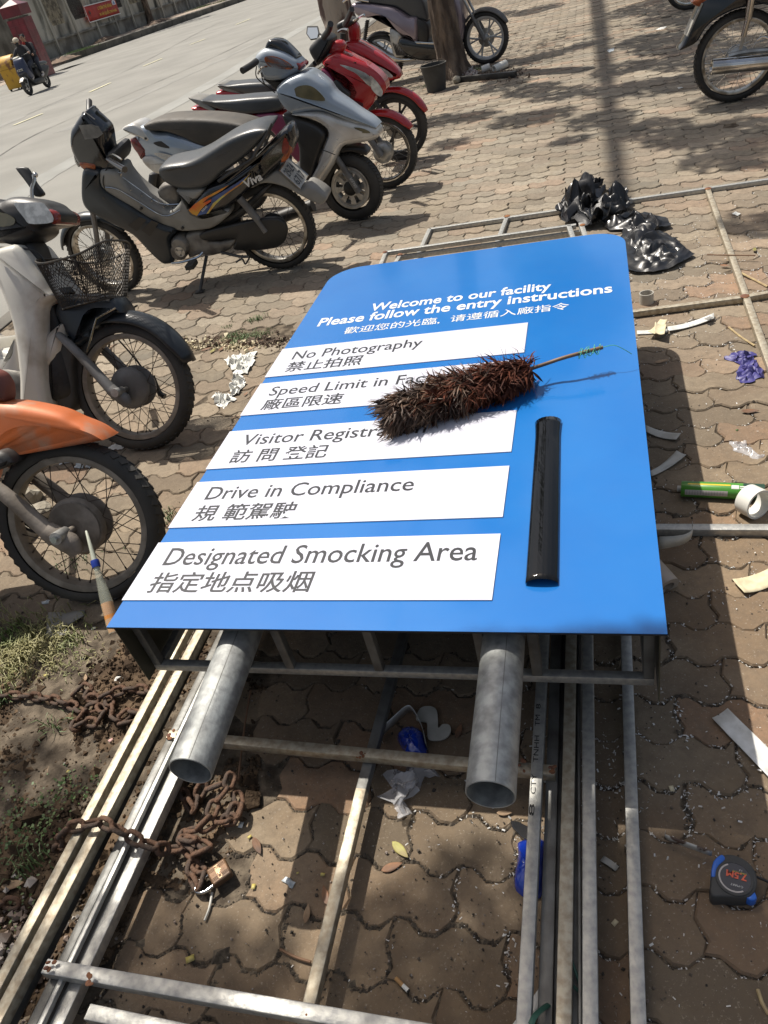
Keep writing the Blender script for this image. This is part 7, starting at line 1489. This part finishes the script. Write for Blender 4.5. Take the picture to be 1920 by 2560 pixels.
# ---- padlock
MT['brassr'] = mat('tarnished_lock_body', (.15, .085, .045), (.09, .055, .035), 16, .55, .4, bump=.3, bscale=80)
l0 = GC('d5', 1140, 380, .02); lx = (GC('d5', 1175, 345, .02)-GC('d5', 1105, 405, .02)); ly = (GC('d5', 1190, 400, .02)-GC('d5', 1120, 330, .02)).normalized()
LT = frame(l0, GC('d5', 1205, 400, .02)-GC('d5', 1085, 345, .02)) if False else frame(l0, (GC('d5', 1180, 330, .02)-GC('d5', 1090, 395, .02)))
pk = empty('padlock', LT, 'tarnished brass padlock with a bright steel shackle at the end of the chain', 'padlock')
b = MB(LT); b.box((0, 0, 0), (.048, .046, .02)); b.build('lock_body', 'brassr', pk, bevel=.004)
for k in range(3): b = MB(LT); b.box((-.0, -.014+k*.003, .0103), (.04, .001, .0012)); b.build('raised_rib', 'brassr', pk); b = MB(LT); b.box((0, .009+k*.003, .0103), (.04, .001, .0012)); b.build('raised_rib', 'brassr', pk)
b = MB(LT @ Matrix.Rotation(PI/2, 4, 'Z')); put_text(b, 'CHIJIN', (-.017, -.004, .0104), (1, 0, 0), (0, 1, 0), .034, .010, bold=.02, lift=0); b.build('lettering', mat('worn_raised_letter', (.24, .15, .08), None, 5, .4, .5), pk, smooth=False)
b = MB(LT); b.tube(catmull([(-.02, .016, 0), (-.045, .016, 0), (-.058, .008, 0), (-.062, 0, 0), (-.058, -.008, 0), (-.045, -.016, 0), (-.02, -.016, 0)], 4, False), .0042, 10); b.build('shackle', 'chrome', pk)
# ---- leaves, one by one
MT['lfy'] = mat('yellow_green_leaf', (.28, .26, .07), (.2, .16, .06), 20, .6, tint=.2); MT['lfb'] = mat('dry_brown_leaf', (.2, .1, .05), (.12, .07, .045), 20, .7, tint=.25); MT['lft'] = mat('tan_dead_leaf', (.32, .22, .13), (.22, .14, .08), 20, .7, tint=.2)
def leaf(c, x, y, L_, ang, m, label, z=.004, curl=.3, w_=.36, soil=False):
    p = GC(c, x, y, z); z0 = soil_h(p.x, p.y)+.004 if soil else z; T = Matrix.Translation((p.x, p.y, z0)) @ Matrix.Rotation(math.radians(ang), 4, 'Z') @ Matrix.Rotation(.12, 4, 'X'); b = MB(T); rows = []; n = 8
    for i in range(n+1):
        f = i/n; wd = L_*w_*math.sin(PI*f**.8)**.9+.0004; rows.append([((f-.5)*L_, s_*wd*.5, curl*L_*((f-.5)**2)*.8+abs(s_)*curl*wd*.35) for s_ in (-1, -.5, 0, .5, 1)])
    b.grid(rows); o = b.build('leaf', m, solid=.0004); return tag(o, label, 'leaf')
leaf('d7', 625, 135, .055, -58, 'lfy', 'yellow-green leaf on the sunlit pavers below the clear wrapper'); leaf('d7', 580, 222, .05, 5, 'lfb', 'brown leaf lying flat just below the yellow-green leaf', curl=.1)
leaf('d7', 140, 465, .04, 75, 'lft', 'pale curled dead leaf left of the middle rail'); leaf('d5', 1335, 240, .05, -70, 'lfb', 'reddish brown leaf on the soil right of the padlock chain', curl=.4); leaf('d4', 262, 760, .055, 70, 'lft', 'tan leaf on bare soil left of the tubes', soil=True); leaf('d4', 440, 315, .03, 100, 'lft', 'small tan leaf above the chain heap', soil=True)
leaf('d6', 1060, 540, .045, 60, 'lfb', 'dark leaf in the shade beside the foam offcut'); leaf('d6', 1330, 1025, .035, -15, 'lft', 'tan leaf below the open end of the right leg'); leaf('e2', 1450, 960, .06, -25, 'lfb', 'curled brown leaf right of the shadow edge'); leaf('e2', 430, 385, .055, -5, 'lft', 'tan leaf inside the sign\'s shadow'); leaf('g8', 1605, 300, .05, 60, 'lfy', 'green-yellow leaf near the right tube of the flat frame'); leaf('g8', 1485, 365, .05, -50, 'lfb', 'brown leaf against the right tube of the flat frame')
leaf('v7', 205, 750, .06, 60, 'lfy', 'pale green leaf in the litter line left of the tissues'); leaf('v7', 370, 710, .07, 40, 'lfb', 'curled brown leaf beside the weeds'); leaf('v7', 100, 725, .06, 10, 'lfb', 'brown leaf at the left end of the litter line'); leaf('v7', 800, 715, .07, 15, 'lft', 'pale grey leaf above the top tissue', curl=.1); leaf('v7', 730, 1435, .035, 50, 'lfb', 'rust-brown leaf beside the middle tissue'); leaf('v7', 570, 1800, .05, 10, 'lft', 'orange-tan bark flake below the tissues', curl=.05); leaf('v7', 960, 600, .05, 30, 'lfb', 'brown leaf on the dirt right of the weeds')
leaf('d5', 70, 440, .06, -5, 'lft', 'large tan leaf left of the tubes near the clover'); leaf('d7', 235, 370, .045, 95, 'lfb', 'reddish leaf half under the middle rail'); leaf('c5', 480, 648, .04, -10, 'lft', 'tan leaf on the paving below the shadow crossing'); leaf('d4', 640, 770, .04, 40, 'lfb', 'brown leaf between the two yellowed rails', soil=True)
MT['bitsy'] = mat('yellow_confetti', (.45, .38, .1), (.36, .3, .12), 30, .5); MT['bitsp'] = mat('pink_scrap', (.5, .3, .27), None, 30, .6)
def bit(c, x, y, s, m, label, soil=False, a=20):
    p = GC(c, x, y, .003); z0 = soil_h(p.x, p.y)+.007 if soil else .004; b = MB(Matrix.Translation((p.x, p.y, z0)) @ Matrix.Rotation(math.radians(a), 4, 'Z') @ Matrix.Rotation(.2, 4, 'X')); s = s*.7; b.grid([[(s*(i/2-.5), s*.7*(j/2-.5), .08*s*math.sin(i+j)) for j in range(3)] for i in range(3)]); tag(b.build('litter_flake', m, solid=.0006), label, 'litter')
for c, x, y, s, m, l, so, a in (('d4', 230, 298, .016, 'bitsy', 'yellow foil square on the grass edge, upper one', 1, 10), ('d4', 253, 341, .015, 'bitsy', 'yellow foil square below its twin at the grass edge', 1, 40), ('d4', 557, 166, .013, 'bitsy', 'yellow fleck under the left corner of the sign', 1, 60), ('d4', 250, 520, .02, 'bitsp', 'pink scrap on the soil above the tan leaf', 1, 5), ('d4', 573, 642, .018, 'bitsp', 'pale pink scrap beside the yellowed rail', 1, 30), ('d4', 343, 794, .013, 'bitsy', 'tiny cream square right of the tan leaf', 1, 60), ('d4', 430, 205, .02, 'tissue', 'small silver wrapper near the left sign corner', 1, 70), ('d7', 222, 263, .014, 'bitsy', 'yellow fleck left of the middle rail', 0, -20), ('d7', 92, 255, .008, 'bitsy', 'tiny yellow fleck above the blue label scrap', 0, 0), ('d5', 1315, 450, .018, 'bitsy', 'yellow petal on the soil right of the padlock', 0, 80), ('d5', 987, 825, .026, 'bitsy', 'gold mottled square on the lowest paver', 0, 10), ('d5', 1295, 192, .014, 'bitsy', 'yellow crumb above the reddish leaf', 0, 30), ('d8', 975, 700, .02, 'papery', 'cream crumb between the far right tube and the tape measure', 0, 80), ('d8', 610, 1562, .018, 'papery', 'round cream crumb beside the far right tube', 0, 30), ('c5', 120, 420, .03, 'tissue', 'white scrap by the tree litter', 0, 0), ('c5', 1090, 570, .06, 'tissue', 'crushed white paper cup left of the right-hand motorcycle wheel', 0, 0), ('c3', 690, 130, .07, 'tissue', 'white scrap lying out on the road', 0, 30), ('d3', 1480, 220, .014, 'weed', 'dark green crumb on the paving right of the sign', 0, 30), ('d3', 1490, 310, .014, 'ink', 'black plastic crumb on the paving right of the sign', 0, 10), ('d4', 480, 55, .02, 'tissue', 'silver scrap just left of the sign corner', 1, 10), ('d5', 1250, 130, .022, 'tissue', 'white torn scrap above the padlock chain', 0, 70)):
    bit(c, x, y, s, m, l, bool(so), a)
# sticks and straws
MT['straw'] = mat('pale_straw', (.42, .33, .17), (.3, .22, .12), 30, .7); MT['stick'] = mat('brown_stick', (.16, .09, .05), None, 30, .8)
def stick(c, pts, r_, m, label, z=.006): b = MB(); b.tube(catmull([tuple(GC(c, *p, z)) for p in pts], 4, False), r_, 6); tag(b.build('stick', m), label, 'stick')
stick('g8', [(1410, 320), (1500, 322), (1608, 323)], .003, 'stick', 'thin brown stick lying across the right tube of the flat frame', .03); stick('g8', [(1550, 395), (1600, 420), (1657, 450)], .005, 'straw', 'pale straw bundle right of the flat frame\'s tube'); stick('g8', [(1500, 615), (1550, 655), (1605, 690)], .004, 'straw', 'pale straw below the frame corner'); stick('d8', [(1530, 1990), (1560, 2080), (1600, 2150)], .0035, 'straw', 'pale straw at the lower right corner'); stick('d5', [(1100, 480), (1085, 560), (1060, 625)], .003, 'paperg', 'grey plastic strip below the padlock'); stick('d4', [(1300, 385), (1270, 560), (1235, 850)], .003, 'stick', 'long thin dark stick leaning under the crossbar right of the left leg', .02); stick('d7', [(0, 650), (80, 690), (160, 715)], .003, 'stick', 'brown twig left of the middle rail'); stick('v8', [(420, 1, ), (430, 40)], .001, 'stick', 'short dark splinter') if False else None
# rocks behind the orange wheel
MT['rock'] = mat('pale_rubble', (.34, .31, .25), (.2, .18, .14), 12, .95, bump=.8, bscale=50)
for k, (c, x, y, s, lab) in enumerate((('c7', 210, 960, .075, 'largest lump of pale rubble behind the orange bike\'s wheel'), ('c7', 300, 1060, .06, 'middle lump of pale rubble behind the orange bike\'s wheel'), ('c7', 190, 1200, .06, 'lowest lump of pale rubble behind the orange bike\'s wheel'), ('c4', 1170, 560, .06, 'small stone at the foot of the tree beside the bucket'), ('c5', 855, 88, .03, 'grey pebble on the shaded paving at the top'))):
    p = GC(c, x, y, .02); b = MB(); V = []; n = 14; m_ = 9; b.ball((p.x, p.y, s*.5), s, n, m_); b.v = [tuple(Vector(v)+((Vector(v)-Vector((p.x, p.y, s*.5))).normalized())*s*.45*mn.noise(Vector(v)*18+Vector((k, 0, 0)))) for v in b.v]; b.v = [(x_, y_, z_*.75) for x_, y_, z_ in b.v]; tag(b.build('rubble_stone', 'rock', angle=25), lab, 'stone')
# ---- near trees, bucket, tree-pit edging
tr1 = G(872, 172); tb2 = G(1138, 190)
MT['bucket'] = mat('grey_rubber_bucket', (.045, .045, .042), (.03, .03, .028), 8, .7, dust=.35)
p = G(1092, 226); bu = empty('bucket', p, 'dark grey rubber bucket with a wire handle at the foot of the tree', 'bucket'); T = Matrix.Translation(p) @ Matrix.Rotation(PI/2, 4, 'X')
b = MB(); b.lathe([(.001, .004), (.105, .004), (.112, .0), (.15, .265), (.16, .27), (.16, .28), (.145, .28), (.105, .02), (.001, .02)], 32, T); b.build('body', 'bucket', bu)
b = MB(); b.tube([p+Vector((.155*math.cos(a), .155*math.sin(a), .28+.0)) if False else p+Vector((.15*math.cos(a), .06*math.sin(a)+.0, .28+.03*math.sin(a))) for a in np.linspace(0, PI, 12)], .004, 6); b.build('handle', 'spokerust', bu)
b = MB(); q0, q1 = GC('c4', 1190, 548, .03), GC('c4', 1575, 512, .03); b.sq(q0, q1, .05, .06, wall=.02); tag(b.build('kerb_edging', 'darkgr'), 'dark edging strip of the tree pit under the white tube', 'edging')
scatter('litter_crumbs', 'papery', 260, lambda R: (lambda q: (q.x, q.y))(G(R.gauss(570, 60), R.gauss(862, 8))), .008, seed=12, zf=lambda x, y: .002); scatter('litter_crumbs', 'heap', 500, lambda R: (lambda q: (q.x, q.y))(G(R.gauss(620, 70), R.gauss(856, 8))), .008, seed=13, zf=lambda x, y: .0)
scatter('tree_pit_soil', 'heap', 900, lambda R: (lambda q: (q.x, q.y))(G(R.gauss(1190, 60), R.gauss(185, 9))), .009, seed=14, zf=lambda x, y: .0); scatter('tree_pit_soil', 'heap', 500, lambda R: (lambda q: (q.x, q.y))(G(R.gauss(860, 50), R.gauss(180, 8))), .01, seed=15, zf=lambda x, y: .0)
# ================================================================== NEAR TREES (their crowns throw the dappled shade)
def sh(gx, gy, z, r):      # clump at height z whose shade falls on ground point (gx, gy)
    k = z/math.tan(math.radians(SUN_EL)); return (gx+k*math.cos(math.radians(SUN_AZ)), gy+k*math.sin(math.radians(SUN_AZ)), z, r)
def shp(u, v, z, r): p = G(u, v); return sh(p.x, p.y, z, r)
c2_ = []
for (u, v, r) in ((1900, 30, 1.0), (1780, 20, .9), (1660, 10, .8), (1800, 130, .7), (1690, 110, .5), (1620, 100, .42), (1560, 170, .34), (1640, 215, .36), (1750, 200, .4), (1880, 240, .45), (1540, 225, .3), (1450, 115, .25), (1360, 140, .3), (1300, 155, .3), (1340, 25, .5), (1240, 40, .4), (1250, 215, .35), (1330, 225, .33), (1400, 235, .3), (1300, 300, .3), (1360, 290, .3), (1500, 300, .3), (1620, 320, .33), (1720, 340, .33), (1830, 330, .38), (1910, 380, .36), (1790, 400, .25), (1190, 290, .25), (1100, 300, .3), (1120, 360, .2), (1430, 350, .16), (1900, 560, .2), (1270, 190, .3)):
    c2_.append(shp(u, v, 5.0+random.uniform(-.3, .5), r))
T2 = tree('street_tree', (tb2.x, tb2.y, 0), (tb2.x-.25, tb2.y+.1, 4.2),  .165, .135, 'rough-barked tree trunk beside the bucket with the purple scooter behind it', c2_, per=2600, size=.085, seed=12, rough=.2, group='trees on the near pavement')
T1 = tree('street_tree', (tr1.x, tr1.y, 0), (tr1.x+.0, tr1.y+.1, 4.5), .27, .2, 'thick tree trunk with pale peeling bark behind the red motorcycles', [(tr1.x+random.gauss(0, 1.2), tr1.y+random.gauss(0, 1.2), 5.6+random.gauss(0, .5), .9) for _ in range(8)], per=200, size=.08, m='barkl', seed=15, group='trees on the near pavement')
p0 = sh(*G(1490, -20)[:2], 10.2, 0)[:3]; p1 = sh(*G(1552, 500)[:2], 9.2, 0)[:3]; pm = tuple((a+b_)/2 for a, b_ in zip(p0, p1))
b = MB(); b.tube([Vector(p0)+(Vector(p0)-Vector(p1))*.5, Vector(p0), Vector(pm), Vector(p1)], [.15, .12, .09, .06], 10); b.build('limb', 'bark', T2)  # unseen limb, added to cast the long shadow strip on the paving
# the tree that stands in the soil pit just outside the left edge of the photo; its crown hangs over the foreground
c3_ = []
for (u, v, r) in ((1880, 2080, .12), (1720, 2140, .10), (1560, 2230, .12), (1480, 2330, .1), (1900, 1990, .12), (1800, 2060, .13), (1680, 2050, .13), (1560, 2090, .12), (1900, 2140, .14), (1780, 2190, .14), (1640, 2200, .14), (1900, 2300, .15), (1760, 2330, .15), (1620, 2330, .14), (1880, 2460, .16), (1740, 2480, .16), (1600, 2480, .15), (1500, 2200, .09), (1480, 2330, .10), (1900, 2600, .2), (1600, 2650, .2), (1400, 2080, .06), (1390, 2200, .07), (1220, 2180, .08), (1130, 2190, .07), (1260, 2330, .10), (1150, 2330, .10), (1050, 2250, .08), (1180, 2470, .11), (1300, 2500, .11), (1050, 2450, .11), (950, 2300, .07), (930, 2420, .09), (860, 2520, .09), (1420, 2350, .1), (1420, 2500, .12), (1180, 2600, .12), (960, 2600, .1), (700, 2350, .05), (640, 2440, .09), (520, 2360, .08), (400, 2440, .09), (720, 2520, .08), (500, 2560, .1), (360, 2560, .1), (230, 2520, .08), (150, 2580, .08), (600, 2560, .09), (430, 2300, .05), (760, 2220, .025), (450, 2460, .07), (560, 2530, .08), (330, 2360, .06), (420, 2250, .04), (60, 2200, .09), (150, 2050, .05), (30, 2050, .06), (130, 2260, .05), (220, 2200, .04), (40, 1900, .04), (250, 1960, .02), (230, 2330, .035), (110, 2480, .06), (300, 2510, .05), (90, 1750, .02)):
    g0 = G(u, v); k_ = SH/math.tan(math.radians(SUN_EL)); q_ = STi @ Vector((g0.x+k_*math.cos(math.radians(SUN_AZ)), g0.y+k_*math.sin(math.radians(SUN_AZ)), SH))
    if -r-.03 < q_.x < SW+r+.03 and -r*1.05-.03 < q_.y < 3: continue
    if u > 1550 and v > 2100: r *= 1.3
    c3_.append(shp(u, v, 4.6+random.uniform(-.3, .7), r*1.05))
for u in range(1430, 1960, 45):
    for v in (2122, 2155): c3_.append(shp(u+random.uniform(-15, 15), v+max(0, (1700-u)*.12)*0+random.uniform(-8, 8), 4.6+random.uniform(-.3, .5), .055))
for u, v, r in ((60, 1900, .09), (160, 1960, .08), (40, 2080, .12), (200, 2080, .07), (110, 2200, .1), (30, 2330, .1), (-60, 1980, .14), (-80, 2200, .16), (280, 2250, .05), (330, 2180, .03)): c3_.append(shp(u, v, 4.6+random.uniform(-.3, .5), r))
T3 = tree('street_tree', (-1.75, .75, 0), (-1.75, 1.4, 4.0), .14, .1, 'tree in the soil pit just outside the left edge, crown above the foreground', c3_, per=11000, size=.03, seed=19, group='trees on the near pavement', limbs=[([(-1.75, 1.4, 3.9), (-1.5, 2.0, 4.3), (-1.0, 2.6, 4.6)], .05), ([(-1.75, 1.4, 3.9), (-1.2, 2.0, 4.3), (-.5, 2.5, 4.6), (0, 2.8, 4.8)], .04)])
